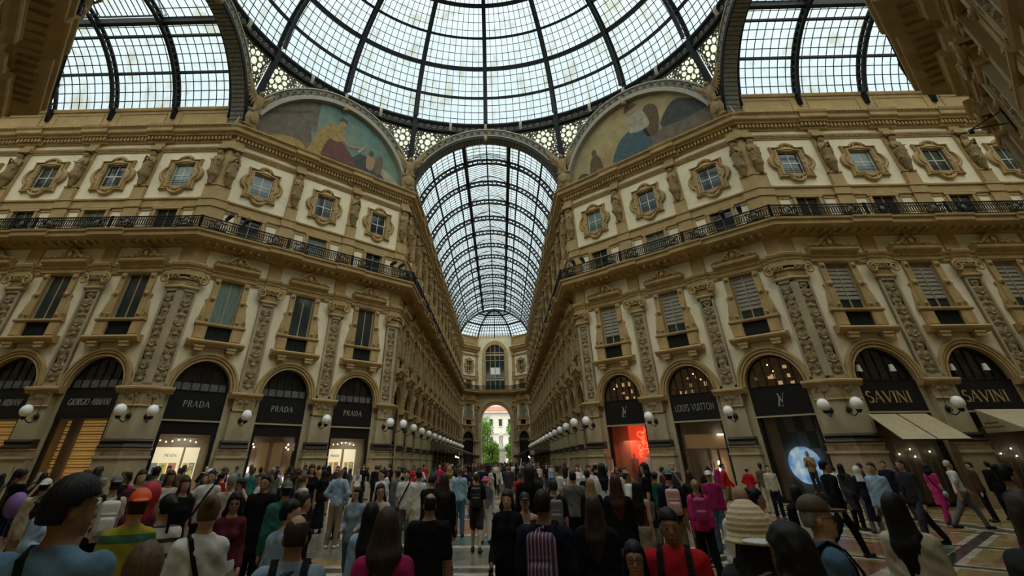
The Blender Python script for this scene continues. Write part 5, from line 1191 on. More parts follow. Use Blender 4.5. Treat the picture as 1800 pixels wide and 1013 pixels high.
# ---------------------------------------------------------------- the end wall with its open arch
angE = math.degrees(math.atan2(4, 3.55)); LE = math.hypot(3.55, 4)
facade('end_left', 'angled left wall at the arcade end', (-7.25, 86), angE, LE, [LE/2], [.43, LE-.43], 0, 0, shop=False)
facade('end_right', 'angled right wall at the arcade end', (3.7, 90), -angE, LE, [LE/2], [.43, LE-.43], 0, 0, shop=False)
b = MB(); mxe = Matrix.Translation((0, 90, 0))
def holed(b, x0, x1, z0, z1, cx, cz, r, zlow, m, n=28):
    b.quad((x0, 0, z0), (cx-r, 0, z0), (cx-r, 0, z1), (x0, 0, z1), m); b.quad((cx+r, 0, z0), (x1, 0, z0), (x1, 0, z1), (cx+r, 0, z1), m)
    if zlow > z0: b.quad((cx-r, 0, z0), (cx+r, 0, z0), (cx+r, 0, zlow), (cx-r, 0, zlow), m)
    pr = (cx-r, cz)
    for i in range(1, n+1):
        a = math.pi-math.pi*i/n; q = (cx+r*math.cos(a), cz+r*math.sin(a)); b.quad((pr[0], 0, pr[1]), (q[0], 0, q[1]), (q[0], 0, z1), (pr[0], 0, z1), m); pr = q
holed(b, -3.7, 3.7, 0, 13.4, 0, 8.85, 3.0, 0, 1); holed(b, -3.7, 3.7, 13.4, 24.4, 0, 20.8, 2.1, 13.9, 4)
w = obj('wall_far_end', b.mesh('wall_far_end', SM), None, mxe); tag(w, 'cream end wall of the arcade around the open archway', kind='structure')
b = MB(); b.arc(0, 8.85, 3.0, 3.55, -.25, .1, n=32); b.arc(0, 8.85, 3.1, 3.3, -.34, .1, n=32)
for s in (-1, 1): b.box(min(s*3.0, s*3.55), max(s*3.0, s*3.55), -.25, .1, 0, 8.85, 1); b.box(min(s*2.95, s*3.65), max(s*2.95, s*3.65), -.34, .1, 8.5, 8.95, 0); b.box(min(s*2.95, s*3.65), max(s*2.95, s*3.65), -.4, .1, 0, 2.4, 1)
b.sweep([(0, 13.1), (.3, 13.3), (1.1, 13.45), (1.3, 13.9), (0, 13.95)], -3.7, 3.7); b.arc(0, 20.8, 2.1, 2.75, -.2, .1, n=32)
for s in (-1, 1): b.box(min(s*2.1, s*2.75), max(s*2.1, s*2.75), -.2, .1, 13.9, 20.8)
tag(obj(num('trim'), b.mesh('end_arch', SM), None, mxe), 'stone mouldings of the open archway and great window above', kind='structure')
b = MB(); n = 24; P = [(2.1*math.cos(math.pi*i/n), 20.8+2.1*math.sin(math.pi*i/n)) for i in range(n+1)]; b.prism(P[::-1]+[(2.1, 13.9), (-2.1, 13.9)][::-1] if False else [(-2.1, 13.9), (2.1, 13.9)]+P, .35, .38, 1)
for x in (-2.05, -1.0, 0, 1.0, 2.0): b.box(x-.06, x+.06, .2, .34, 13.9, 20.8+math.sqrt(max(0, 2.1**2-x*x)))
for z in (14.0, 15.8, 16.3, 19.6, 20.6, 21.2): b.box(-2.1, 2.1, .2, .34, z, z+(.35 if z in (15.8, 20.6) else .12))
mat('white_open', (.8, .85, .85), .5, 0); gw = obj(num('window'), b.mesh('great_window', ['grey_stone', 'dark_pane']), None, mxe); tag(gw, 'tall arched window above the open archway', kind='structure')
b = MB(); b.box(-1.1, 1.1, .3, .34, 17.0, 18.3); obj('bright_sky_patch', b.mesh('bright_sky_patch', ['globe']), gw)  # white patch painted in for the bright sky showing through the window
b = MB()
for s in (-1, 1): b.quad((s*3, 90, 0), (s*3, 96, 0), (s*3, 96, 8.85), (s*3, 90, 8.85), 1)
for i in range(20):
    a, c = math.pi*i/20, math.pi*(i+1)/20; b.quad((3*math.cos(a), 90, 8.85+3*math.sin(a)), (3*math.cos(c), 90, 8.85+3*math.sin(c)), (3*math.cos(c), 96, 8.85+3*math.sin(c)), (3*math.cos(a), 96, 8.85+3*math.sin(a)), 0)
b.box(-12, -3, 95.9, 96.1, 0, 26, 0); b.box(3, 12, 95.9, 96.1, 0, 26, 0); b.box(-3, 3, 95.9, 96.1, 11.9, 26, 0)
for s in (-1, 1): b.box(min(s*7.3, s*12), max(s*7.3, s*12), 86, 96, 0, 24.2, 0)
tag(obj('wall_archway', b.mesh('archway', SM), None), 'stone sides and vault of the passage through the far archway', kind='structure')
b = MB(); rail(6.1, 0, 0)(b); r_ = place([('bars', b.mesh('railing_bars', ['rail_iron']))], Matrix.Translation((-3.05, 88.78, 0)), 'balcony_railing', label='black iron railing below the great window at the arcade end', cat='railing', group='iron railings along the balcony')
# added walls, out of view, blocking light where the arms are cut short
for nm, ax, (x0, y0, x1, y1) in (('left_end', 0, (-R-LW, -A, -R-LW, A)), ('right_end', 0, (R+LW, -A, R+LW, A)), ('rear', 1, (-A, -R-2*BAY-.9, A, -R-2*BAY-.9))):
    b = MB(); b.quad((x0, y0, 0), (x1, y1, 0), (x1, y1, 30.5), (x0, y0, 30.5), 0); b.quad((x0, y0, 0), (x1, y1, 0), (x1, y1, 24.3), (x0, y0, 24.3), 0) if False else None
    tag(obj('wall_'+nm, b.mesh('wall_'+nm, ['stucco']), None), 'added plain wall blocking light at the '+nm.replace('_', ' '), kind='structure')
# ================================================================ floor: inlaid marble
def floor_material():
    m = bpy.data.materials.new('marble_floor'); m.use_nodes = True; t = m.node_tree; L = t.links; bs = t.nodes['Principled BSDF']
    tc = nd(t, 'ShaderNodeTexCoord'); sp = nd(t, 'ShaderNodeSeparateXYZ'); L.new(tc.outputs['Object'], sp.inputs[0])
    def mth(op, a, b_=None):
        n = nd(t, 'ShaderNodeMath', op=op)
        for i, x in enumerate((a, b_)):
            if x is None: continue
            if isinstance(x, (int, float)): n.inputs[i].default_value = x
            else: L.new(x, n.inputs[i])
        return n.outputs[0]
    X, Y = sp.outputs[0], sp.outputs[1]; ax, ay = mth('ABSOLUTE', X), mth('ABSOLUTE', Y)
    octd = mth('MAXIMUM', mth('MAXIMUM', ax, ay), mth('MULTIPLY', mth('ADD', ax, ay), .7071))
    rr = mth('SQRT', mth('ADD', mth('MULTIPLY', X, X), mth('MULTIPLY', Y, Y)))
    def band(v, a, b_): return mth('MULTIPLY', mth('GREATER_THAN', v, a), mth('LESS_THAN', v, b_))
    def mixc(f, base, col):
        n = nd(t, 'ShaderNodeMix', data_type='RGBA'); L.new(f, n.inputs[0]); L.new(base, n.inputs[6]); n.inputs[7].default_value = (*col, 1); return n.outputs[2]
    rgb = nd(t, 'ShaderNodeRGB'); rgb.outputs[0].default_value = (.27, .185, .07, 1); c = rgb.outputs[0]
    u = mth('ADD', X, Y); v = mth('SUBTRACT', X, Y)
    du = mth('ABSOLUTE', mth('SUBTRACT', mth('FLOORED_MODULO', u, 5.0), 2.5)); dv = mth('ABSOLUTE', mth('SUBTRACT', mth('FLOORED_MODULO', v, 5.0), 2.5)); dm = mth('MINIMUM', du, dv)
    zone = mth('MULTIPLY', mth('GREATER_THAN', octd, 8.6), mth('LESS_THAN', octd, 15.6))
    inner = mth('MULTIPLY', mth('GREATER_THAN', dm, 1.0), zone)
    c = mixc(inner, c, (.20, .085, .045)); c = mixc(mth('MULTIPLY', mth('LESS_THAN', dm, .42), zone), c, (.42, .38, .28)); c = mixc(mth('MULTIPLY', mth('LESS_THAN', dm, .2), zone), c, (.035, .035, .03))
    for a, b_, col in ((0, 2.2, (.3, .1, .06)), (2.2, 2.6, (.42, .38, .28)), (2.6, 4.6, (.07, .12, .09)), (4.6, 5.0, (.42, .38, .28)), (5.0, 7.4, (.16, .14, .10))): c = mixc(band(rr, a, b_), c, col)
    for a, b_, col in ((7.5, 7.8, (.42, .38, .28)), (7.8, 8.3, (.07, .06, .05)), (8.3, 8.6, (.42, .38, .28)), (11.6, 11.9, (.4, .36, .27)), (11.9, 12.2, (.08, .11, .09)), (15.4, 15.7, (.42, .38, .28)), (15.7, 16.4, (.10, .085, .07)), (16.4, 16.7, (.42, .38, .28))): c = mixc(band(octd, a, b_), c, col)
    out_ = mth('GREATER_THAN', octd, 18.0); gx = mth('ABSOLUTE', mth('SUBTRACT', mth('FLOORED_MODULO', mth('ADD', Y, X), 3.4), 1.7)); c = mixc(mth('MULTIPLY', out_, mth('LESS_THAN', gx, .3)), c, (.09, .085, .07))
    no = nd(t, 'ShaderNodeTexNoise'); no.inputs['Scale'].default_value = 2.2; no.inputs['Detail'].default_value = 8; L.new(tc.outputs['Object'], no.inputs['Vector'])
    rp = nd(t, 'ShaderNodeMapRange'); rp.inputs[1].default_value = .3; rp.inputs[2].default_value = .7; rp.inputs[3].default_value = .7; rp.inputs[4].default_value = 1.25; L.new(no.outputs[0], rp.inputs[0])
    mu = nd(t, 'ShaderNodeMix', data_type='RGBA', blend_type='MULTIPLY'); mu.inputs[0].default_value = 1; L.new(c, mu.inputs[6]); L.new(rp.outputs[0], mu.inputs[7]); L.new(mu.outputs[2], bs.inputs['Base Color'])
    r2_ = nd(t, 'ShaderNodeMapRange'); r2_.inputs[3].default_value = .12; r2_.inputs[4].default_value = .38; L.new(no.outputs[0], r2_.inputs[0]); L.new(r2_.outputs[0], bs.inputs['Roughness']); bs.inputs['Specular IOR Level'].default_value = .5
    M['marble_floor'] = m
floor_material()
b = MB(); b.box(-60, 60, -45, 96, -.3, 0); fl = obj('floor', b.mesh('floor', ['marble_floor'])); tag(fl, 'polished inlaid marble floor of bands and lozenges', kind='structure')
b = MB(); b.box(-90, 90, 96, 240, -.35, -.02); tag(obj('floor', b.mesh('square_paving', ['asphalt'])), 'pale paving of the square beyond the far archway', kind='structure')
# ---------------------------------------------------------------- beyond the arch
b = MB(); b.box(-45, 45, 168, 180, 0, 15.9, 0); b.box(-46, 46, 167.2, 180, 15.7, 16.3, 0); b.box(-45.5, 45.5, 167.6, 168, 9.6, 10.0, 0); b.box(-45.5, 45.5, 167.6, 168, 5.0, 5.4, 0)
far = bpy.data.objects.new('palace_building', None); COL.objects.link(far); tag(far, 'pale palace with red tiled roof seen through the far archway', 'building')
obj('wall', b.mesh('palace_wall', ['far_facade']), far)
b = MB(); b.add([(-46, 167, 16.3), (46, 167, 16.3), (46, 181, 16.3), (-46, 181, 16.3), (-43, 172, 17.9), (43, 172, 17.9), (43, 176, 17.9), (-43, 176, 17.9)], [(0, 1, 5, 4), (1, 2, 6, 5), (2, 3, 7, 6), (3, 0, 4, 7), (4, 5, 6, 7)]); obj('roof', b.mesh('palace_roof', ['roof_tile']), far)
b = MB(); b.box(-.55, .55, -.05, .05, -1.0, 1.0, 0); b.box(-.75, .75, -.15, .0, 1.0, 1.25, 1); b.box(-.75, .75, -.15, 0, -1.2, -1.0, 1); wm = b.mesh('palace_window', ['dark_pane', 'far_facade'])
for x in range(-5, 6):
    for z in (7.6, 12.8): obj('window', wm, far, Matrix.Translation((x*3.2+.9, 167.9, z)))
# monument
def monument():
    b = MB(); b.box(-1.7, 1.7, -1.7, 1.7, 0, .8); b.box(-1.3, 1.3, -1.3, 1.3, .8, 1.4); b.box(-.95, .95, -.95, .95, 1.4, 4.3); b.box(-1.15, 1.15, -1.15, 1.15, 4.2, 4.6); return b.mesh('monument_plinth', ['pale_stone'])
mon = obj('monument_plinth', monument(), None, Matrix.Translation((1.0, 118, 0))); tag(mon, 'white stone monument base between the trees beyond the archway', 'monument')
p = dict(H=1.72, arms='chest', bottom=None, hair='none'); F = Field((-.5, -.5, -.1), (.5, .6, 1.9), .04); J = skeleton(p); P_torso(F, J, .03); hp, Rt = head_fns(p, J); F.ell(hp(0, 0, 1.61), (.08, .1, .12), .03)
for q in 'LR': P_arm(F, J, q, .03)
F.cone((0, 0, .95), (0, 0, 0), .2, .26, .1); V, Q = F.mesh(); V = V*2.0; stm = np_mesh('robed_statue', V, Q, ['pale_stone'])
o = obj('monument_statue', stm, None, Matrix.Translation((1.0, 118, 4.66)) @ Matrix.Rotation(math.pi, 4, 'Z')); tag(o, 'white robed statue on top of the monument base', 'statue')
V2 = V*.7; stm2 = np_mesh('robed_statue', V2, Q, ['pale_stone'])
for x, wh in ((-1.2, 'left'), (3.9, 'right')): tag(obj('monument_statue', stm2, None, Matrix.Translation((x, 116.4, 0)) @ Matrix.Rotation(math.pi, 4, 'Z')), f'smaller white statue standing at the {wh} foot of the monument', 'statue')
# trees
def tree(x, y, h, w, seed, label):
    rs = np.random.RandomState(seed); root = bpy.data.objects.new('leafy_tree', None); COL.objects.link(root); root.matrix_world = Matrix.Translation((x, y, 0)); tag(root, label, 'tree', 'trees beyond the archway')
    b = MB(); b.tube([(0, 0, 0), (.1, 0, h*.25), (0, .1, h*.6)], [.3, .22, .1], 8)
    for k in range(6): a = k*1.05; b.tube([(0, 0, h*.3), (math.cos(a)*w*.3, math.sin(a)*w*.3, h*.6)], [.1, .04], 5)
    obj('trunk', b.mesh('trunk', ['bark']), root)
    n = 5200; u = rs.normal(size=(n, 3)); u /= np.linalg.norm(u, axis=1)[:, None]; cc = rs.uniform(-1, 1, (22, 3))*np.array([w*.33, w*.33, h*.3])+np.array([0, 0, h*.58]); k = rs.randint(0, 22, n)
    P = cc[k]+u*rs.uniform(.5, 1.15, (n, 1))*w*.2; s = rs.uniform(.1, .2, (n, 1)); a = rs.normal(size=(n, 3)); a /= np.linalg.norm(a, axis=1)[:, None]; c = np.cross(a, u); c /= np.linalg.norm(c, axis=1)[:, None]+1e-6
    V = np.stack([P-a*s*1.4, P-c*s*.7, P+a*s*1.4, P+c*s*.7], 1).reshape(-1, 3); Qd = np.arange(4*n).reshape(-1, 4)
    obj('foliage', np_mesh('foliage', V, Qd, ['leaf'], None, False), root)
tree(-3.3, 112, 11.2, 7.2, 1, 'green leafy tree filling the left half of the far archway'); tree(5.2, 115, 10.4, 6.0, 2, 'green leafy tree at the right edge of the far archway'); tree(-9.5, 126, 10, 6, 3, 'leafy tree behind the left tree past the archway'); tree(11, 128, 11, 6, 4, 'leafy tree behind the right tree past the archway'); tree(3.6, 108, 5.6, 3.6, 5, 'low leafy tree right of the monument past the archway')
tree(-1.2, 104, 5.4, 3.6, 6, 'low bushy tree in front of the monument past the archway')
# ================================================================ shop fronts
def shop_floor_light(root, z=2.9, y=1.2, e=30, col=(1, .8, .5), size=1.2):
    ld = bpy.data.lights.new('ceiling_spot', 'AREA'); ld.energy = e; ld.color = col; ld.size = size; o = bpy.data.objects.new('ceiling_light', ld); COL.objects.link(o); o.parent = root
    o.matrix_local = Matrix.Translation((0, y, z)); return o
def put_letters(root, text, h, x, y, z, style, m, slant=0, gap=.12, name='lettering', width=None):
    b, tw = letters(text, h, style, gap, 0, slant); me = b.mesh(name, [m]); k = (width/tw) if width else 1
    return obj(name, me, root, Matrix.Translation((x, y, z)) @ Matrix.Diagonal((k, 1, 1, 1)))
mat('poster_grey', (.13, .15, .17), .6, .2, 4, emit=(.13, .15, .17), estr=.5); mat('poster_yellow', (.55, .42, .04), .6, .2, 4, emit=(.55, .42, .04), estr=.5); mat('poster_red', (.5, .1, .06), .6, .2, 4, emit=(.5, .1, .06), estr=.5); mat('poster_green', (.08, .2, .07), .6, .2, 4, emit=(.08, .2, .07), estr=.5)
mat('slat_glow', (.7, .45, .15), .5, .3, 1.2, emit=(1, .58, .16), estr=.14, stretch=(1, 1, .2)); mat('brown_panel', (.12, .06, .025), .4, .3, 2); mat('moon', (.1, .3, .5), .5, 0)
t_ = M['moon'].node_tree; tc_ = nd(t_, 'ShaderNodeTexCoord'); no_ = nd(t_, 'ShaderNodeTexNoise'); no_.inputs['Scale'].default_value = 2.6; no_.inputs['Detail'].default_value = 7; t_.links.new(tc_.outputs['Object'], no_.inputs['Vector'])
cr_ = nd(t_, 'ShaderNodeValToRGB'); cr_.color_ramp.elements[0].position = .38; cr_.color_ramp.elements[0].color = (.06, .24, .62, 1); cr_.color_ramp.elements[1].position = .66; cr_.color_ramp.elements[1].color = (.75, .82, .78, 1); t_.links.new(no_.outputs[0], cr_.inputs[0])
t_.links.new(cr_.outputs[0], t_.nodes['Principled BSDF'].inputs['Emission Color']); t_.nodes['Principled BSDF'].inputs['Emission Strength'].default_value = .42
def poster(b, x, z, w, h, y, m, mf):
    b.box(x, x+w, y, y+.01, z, z+h, m); c = x+w/2
    b.prism([(c-.12, z+.05), (c+.12, z+.05), (c+.09, z+h*.5), (c, z+h*.62), (c-.09, z+h*.5)], y-.012, y-.002, mf); b.ball((c, y-.01, z+h*.72), (.07, .01, .09), 5, 8, 5); b.ball((c, y-.012, z+h*.84), (.1, .01, .05), mf, 8, 4)
PMATS = ['cream_board', 'poster_grey', 'poster_yellow', 'poster_green', 'poster_red', 'skin_board']
mat('skin_board', (.5, .3, .18), .6, 0, emit=(.5, .3, .18), estr=.3)
def board_shop(root, x0, w1, gap, w2, letter_x, n1=3):
    b = MB(); y = .75
    b.box(x0, x0+w1, y, y+.04, .3, 2.55, 0); b.box(x0+w1+gap, x0+w1+gap+w2, y, y+.04, .3, 2.55, 0)
    pw = (w1-.16)/n1
    for i in range(n1): poster(b, x0+.06+i*pw, 1.1, pw-.05, .75, y-.02, (1, 2, 4)[i % 3], (3, 3, 1)[i % 3])
    for i in range(2): poster(b, x0+w1+gap+.05+i*(w2-.08)/2, 1.1, (w2-.08)/2-.04, .75, y-.02, (2, 1)[i], (1, 2)[i])
    obj('display_board', b.mesh('display_board', PMATS), root)
    put_letters(root, 'PRADA', .13, letter_x, y-.01, 2.12, 'serif', 'black_sign', name='board_lettering', width=.62)
    b = MB()
    for i in range(7): b.ball((-1.1+i*.3, .6, 2.85+.06*math.sin(i*5)), .035, 0, 8, 5)
    obj('spot_lamps', b.mesh('spot_lamps', ['lamp_bulb']), root); shop_floor_light(root, 2.95, .6, 5, (1, .86, .6), 1)
def build_shop(side, i, mx, wh):
    kind = SHOPS.get((side, i), 'plain' if side in ('arcade_left', 'arcade_right', 'left_arm', 'right_arm') else ('plain' if side.startswith('near') or side.startswith('end') else 'plain'))
    tall = kind in ('armani', 'lvred', 'lvdoor', 'lvmoon', 'savini')
    root = place([('fascia', 'shop_fascia_tall' if tall else 'shop_fascia')], mx, 'shopfront', label=('dark shopfront, '+wh) if kind == 'plain' else SHOPLAB[(side, i)], cat='shopfront')
    if kind == 'plain':
        b = MB(); b.box(-1.3, 1.3, .3, .32, .12, 3.12); obj('window_pane', SHARED.setdefault('pp', b.mesh('shop_window_pane', ['shop_glass_dark'])), root)
        root['group'] = 'plain dark shopfronts'; return
    obj('interior', K['shop_room_tall' if tall else 'shop_room'], root); obj('window_pane', K['shop_pane_tall' if tall else 'shop_pane'], root); obj('silver_line', K['shop_line'], root) if kind != 'armani' else None
    if kind == 'prada1':
        put_letters(root, 'PRADA', .3, 0, .05, 4.42, 'serif', 'silver_letter', width=1.42); board_shop(root, -1.28, 1.5, .12, .72, -.35)
    elif kind == 'prada3':
        put_letters(root, 'PRADA', .3, 0, .05, 4.42, 'serif', 'silver_letter', width=1.42); board_shop(root, -1.28, 1.25, .2, .85, -.5)
        b = MB(); b.box(-1.0, .0, .5, .65, .12, .75); obj('display_plinth', b.mesh('display_plinth', ['cream_board']), root)
    elif kind == 'prada2':
        put_letters(root, 'PRADA', .3, 0, .05, 4.42, 'serif', 'silver_letter', width=1.42)
        b = MB()
        for x0, x1 in ((-.85, -.05), (.05, .85)):
            for a, c in ((x0, x0+.06), (x1-.06, x1)): b.box(a, c, .5, .55, .12, 2.9, 0)
            b.box(x0, x1, .5, .55, 2.84, 2.9, 0); b.box(x0, x1, .5, .55, .12, .2, 0); b.box(x0+.05, x1-.05, .53, .54, .2, 2.85, 1)
        b.beam((.1, .45, 1.5), (1.1, .45, 1.55), .04, .04, 2); obj('glass_doors', b.mesh('doors', ['brown_panel', 'warm_panel', 'silver_letter']), root)
        b = MB(); b.tube([(-1.08, .6, .12), (-1.08, .6, 1.35)], .02, 6, 0); b.lathe([(.17, 1.35), (.1, 1.62)], (-1.08, .6, 0), 12, 1); b.lathe([(.14, .9), (.1, 1.1)], (1.1, .7, 0), 12, 1)
        for x, z in ((-1.1, 2.75), (-1.0, 2.6), (1.1, 2.75), (1.0, 2.6), (1.15, 2.5)): b.ball((x, .6, z), .05, 1, 8, 5)
        obj('lamps', b.mesh('shop_lamps', ['silver_letter', 'lamp_bulb']), root); shop_floor_light(root, 2.9, 1.4, 4)
    elif kind == 'armani':
        put_letters(root, 'GIORGIO ARMANI', .3, 0, .05, 4.4, 'serif', 'silver_letter', slant=.18, gap=.02, width=2.3)
        b = MB()
        for k in range(30): b.box(-1.3, 1.3, .8+.03*(k % 2), .86+.03*(k % 2), .15+k*.12, .2+k*.12+.025*(k % 3), 0)
        b.box(-1.34, 1.34, 1.0, 1.02, .1, 3.78, 2); b.box(-.75, -.15, .4, .46, .12, 3.78, 1); obj('slatted_screen', b.mesh('slats', ['slat_glow', 'brown_panel', 'wood_interior']), root); shop_floor_light(root, 1.0, .7, 5, (1, .7, .3), .8)
    elif kind == 'lvdoor':
        put_letters(root, 'LOUIS VUITTON', .36, 0, .05, 4.3, 'sans', 'silver_letter', gap=.14, width=2.5)
        b = MB()
        b.box(-1.3, 1.3, .4, .45, 2.3, 2.38, 0)
        for x in (-1.15, -.55, .15, .6, 1.2): b.box(x, x+.1, .4, .46, .12, 2.34, 0)
        b.box(-1.3, 1.3, .6, .62, 2.4, 3.1, 1); b.box(-.2, .9, 1.2, 1.22, .12, 2.3, 1); obj('glass_doors', b.mesh('doors2', ['dark_frame', 'warm_panel']), root)
        b = MB(); b.lathe([(.1, 1.6), (.06, 1.78)], (.35, .9, 0), 10, 0); b.lathe([(.1, 1.3), (.06, 1.45)], (.35, .9, 0), 10, 0); b.box(.8, 1.25, .5, .55, 3.02, 3.08, 0); obj('lamps', b.mesh('lamps2', ['lamp_bulb']), root); shop_floor_light(root, 2.9, 1.4, 1.5)
    elif kind in ('lvred', 'lvmoon'):
        b1, _ = letters('V', .42, 'serif'); b2, _ = letters('L', .46, 'serif', slant=.3)
        obj('monogram', b1.mesh('mono_v', ['silver_letter']), root, Matrix.Translation((.09, .045, 4.4))); obj('monogram', b2.mesh('mono_l', ['silver_letter']), root, Matrix.Translation((-.06, .05, 4.22)))
        if kind == 'lvred':
            b = MB(); b.box(-.5, 1.36, 1.0, 1.05, .1, 3.8, 0)
            rq = random.Random(4)
            for k in range(13):
                cx, cz = .5+rq.uniform(-.28, .28), 2.1+k*.115; a0 = rq.uniform(0, 6); rr_ = rq.uniform(.07, .15)
                b.tube([(cx+rr_*math.cos(a0+t*.5)*(1+.1*t), .9-.01*k, cz+rr_*math.sin(a0+t*.5)) for t in range(9)], .035, 6, 1)
            b.box(-1.36, -.5, 1.0, 1.05, .1, 3.8, 2); b.box(-1.2, 1.2, .4, .9, .1, .42, 2); obj('red_display', b.mesh('red_display', ['red_panel', 'red_neon', 'wood_interior']), root)
            for x, cc in ((-.1, (.02, .02, .02)), (.9, (.75, .7, .6))):
                pr = dict(H=1.8, arms='down', hair='none', top='jacket', bottom='trousers'); ms = LOWP('mann', pr)
                for (nm, mm, me) in ms: obj('mannequin_'+nm, me, root, Matrix.Translation((x, .62, .42)) @ Matrix.Rotation(math.pi, 4, 'Z'), cc)
            shop_floor_light(root, 2.9, .7, 14, (1, .25, .15), 1)
        else:
            b = MB(); n = 40; P = [(.12+.8*math.cos(2*math.pi*k/n), 1.58+.8*math.sin(2*math.pi*k/n)) for k in range(n)]; b.prism(P, .42, .46, 0); obj('glowing_disc', b.mesh('moon_disc', ['moon']), root)
            b = MB(); b.box(-1.3, 1.3, 1.4, 1.45, .1, 3.8, 0)
            for k in range(4):
                for j in range(5): b.box(-.6+k*.48, -.14+k*.48, 1.36, 1.4, .2+j*.72, .88+j*.72, 1 if (k+j) % 2 else 2)
            b.box(-1.3, -.75, .5, .55, .1, 3.8, 3); b.box(1.22, 1.34, .32, .4, .1, 3.8, 3); obj('chequered_back', b.mesh('checks', ['dark_frame', 'dark_pane', 'frosted', 'brown_panel']), root)
            pr = dict(H=1.75, arms='chest', hair='none', top='jacket', bottom='trousers')
            for (nm, mm, me) in LOWP('mann2', pr): obj('mannequin_'+nm, me, root, Matrix.Translation((.38, .3, .42)) @ Matrix.Rotation(math.pi, 4, 'Z'), (.3, .2, .08) if nm != 'trousers' else (.02, .02, .02))
    elif kind == 'savini':
        put_letters(root, 'SAVINI', .52, -.22, .05, 4.18, 'serif', 'gold_letter', gap=.02, width=2.25)
        b = MB(); b.box(-1.3, 1.3, .6, .62, .1, 3.1, 0)
        for k in range(7): b.beam((-1.1+k*.35, .5, .5), (-1.0+k*.35, .5, 2.0+.4*math.sin(k*2)), .03, .03, 1)
        obj('wine_racks', b.mesh('racks', ['brown_panel', 'silver_letter']), root)
        b = MB()
        for x, z in ((-.6, 2.0), (.0, 2.2), (.1, 1.9), (.9, 2.1)): b.ball((x, .45, z), .035, 0, 6, 4)
        obj('lamps', b.mesh('lamps3', ['lamp_bulb']), root)
        b = MB(); b.lathe([(.16, 5.62), (.1, 5.95)], (0, .18, 0), 12, 0); sm_ = b.mesh('shades', ['wax_white'])
        for xx in (-1.05, .7): obj('lamp_shade', sm_, root, Matrix.Translation((xx, 0, 0)))
mat('red_neon', (1, .2, .1), .5, 0, emit=(1, .12, .04), estr=1.6)
SHARED = {}; LOWC = {}
def LOWP(key, pr):
    if key not in LOWC:
        parts, _, _ = part_meshes(pr, .02, False); LOWC[key] = [(n, m_, np_mesh(n, V, Q, ['plain'])) for n, m_, V, Q in parts]
    return LOWC[key]
SHOPS = {('front_left', 0): 'prada1', ('front_left', 1): 'prada2', ('front_left', 2): 'prada3', ('left_arm', 4): 'armani', ('left_arm', 3): 'armani', ('left_arm', 2): 'armani',
         ('front_right', 0): 'lvred', ('front_right', 1): 'lvdoor', ('front_right', 2): 'lvmoon', ('right_arm', 0): 'savini', ('right_arm', 1): 'savini'}
SHOPLAB = {('front_left', 0): 'black shopfront with the brightest lit poster board, left diagonal wall', ('front_left', 1): 'black shopfront with brown glass doors and a floor lamp', ('front_left', 2): 'black shopfront with lit poster boards next to the long arcade',
           ('left_arm', 4): 'black shopfront with glowing slatted screen left of the posters', ('left_arm', 3): 'black shopfront with slatted screen at the left frame edge', ('left_arm', 2): 'black shopfront with slatted screen beyond the left frame edge',
           ('front_right', 0): 'black shopfront with glowing red display, right diagonal wall', ('front_right', 1): 'black shopfront with wide silver lettering over dark doors', ('front_right', 2): 'black shopfront with glowing blue disc and silver monogram',
           ('right_arm', 0): 'gold lettered restaurant front above the beige awning', ('right_arm', 1): 'gold lettered restaurant front above the wide scalloped canopy'}
for a in FL: build_shop(*a)
mat('fan_item', (.3, .2, .1), .6, 0, emit=(1, .6, .3), estr=.22)
for (sd, i, mx, wh) in FL:
    if sd != 'front_right': continue
    b = MB(); rq = random.Random(i)
    for z in (5.55, 6.0): b.box(-1.2 if z < 5.8 else -.9, 1.2 if z < 5.8 else .9, .24, .29, z, z+.03, 1)
    for k in range(9):
        x = rq.uniform(-1.1, 1.0); z = rq.choice([5.26, 5.58, 6.03]); 
        if x*x+(z-5)**2 > 1.5: continue
        b.box(x, x+rq.uniform(.05, .22), .25, .29, z, z+rq.uniform(.08, .24), 0)
    b.ball((rq.uniform(-.6, .6), .26, 6.3), .03, 2, 6, 4); b.ball((rq.uniform(-.8, .8), .26, 5.95), .03, 2, 6, 4)
    o = obj('shelf_display', b.mesh('shelf_display', ['fan_item', 'brown_panel', 'lamp_bulb']), None, mx); tag(o, f'shelves with small lit goods behind the fanlight, {wh}', 'display')
# awnings of the restaurant
mr = Matrix.Translation((R, A, 0))
b = MB(); x = 2.5; b.add([(x-1.45, -.2, 3.66), (x+1.45, -.2, 3.66), (x+1.55, -2.1, 2.55), (x-1.55, -2.1, 2.55), (x-1.45, -.2, 3.62), (x+1.45, -.2, 3.62), (x+1.55, -2.1, 2.51), (x-1.55, -2.1, 2.51)], [(0, 1, 2, 3), (7, 6, 5, 4), (0, 3, 7, 4), (1, 5, 6, 2), (3, 2, 6, 7)], 0)
b.beam((x-1.55, -2.1, 2.52), (x+1.55, -2.1, 2.52), .06, .06, 1); b.beam((x, -.2, 3.68), (x, -2.1, 2.57), .03, .03, 1)
for s in (-1.5, 1.5): b.beam((x+s, -.2, 2.9), (x+s, -2.05, 2.5), .04, .04, 1)
tag(obj('awning', b.mesh('awning', ['awning', 'dark_frame']), None, mr), 'plain beige awning sloping out beside the corner lamps', 'awning')
b = MB(); x0, x1 = 5.6, 13.2
b.add([(x0+.5, -.55, 3.8), (x1, -.55, 3.8), (x1, -3.4, 2.8), (x0, -3.4, 2.8), (x0+.5, -.55, 2.8)], [(0, 1, 2, 3), (0, 3, 4)], 0)
n = 34
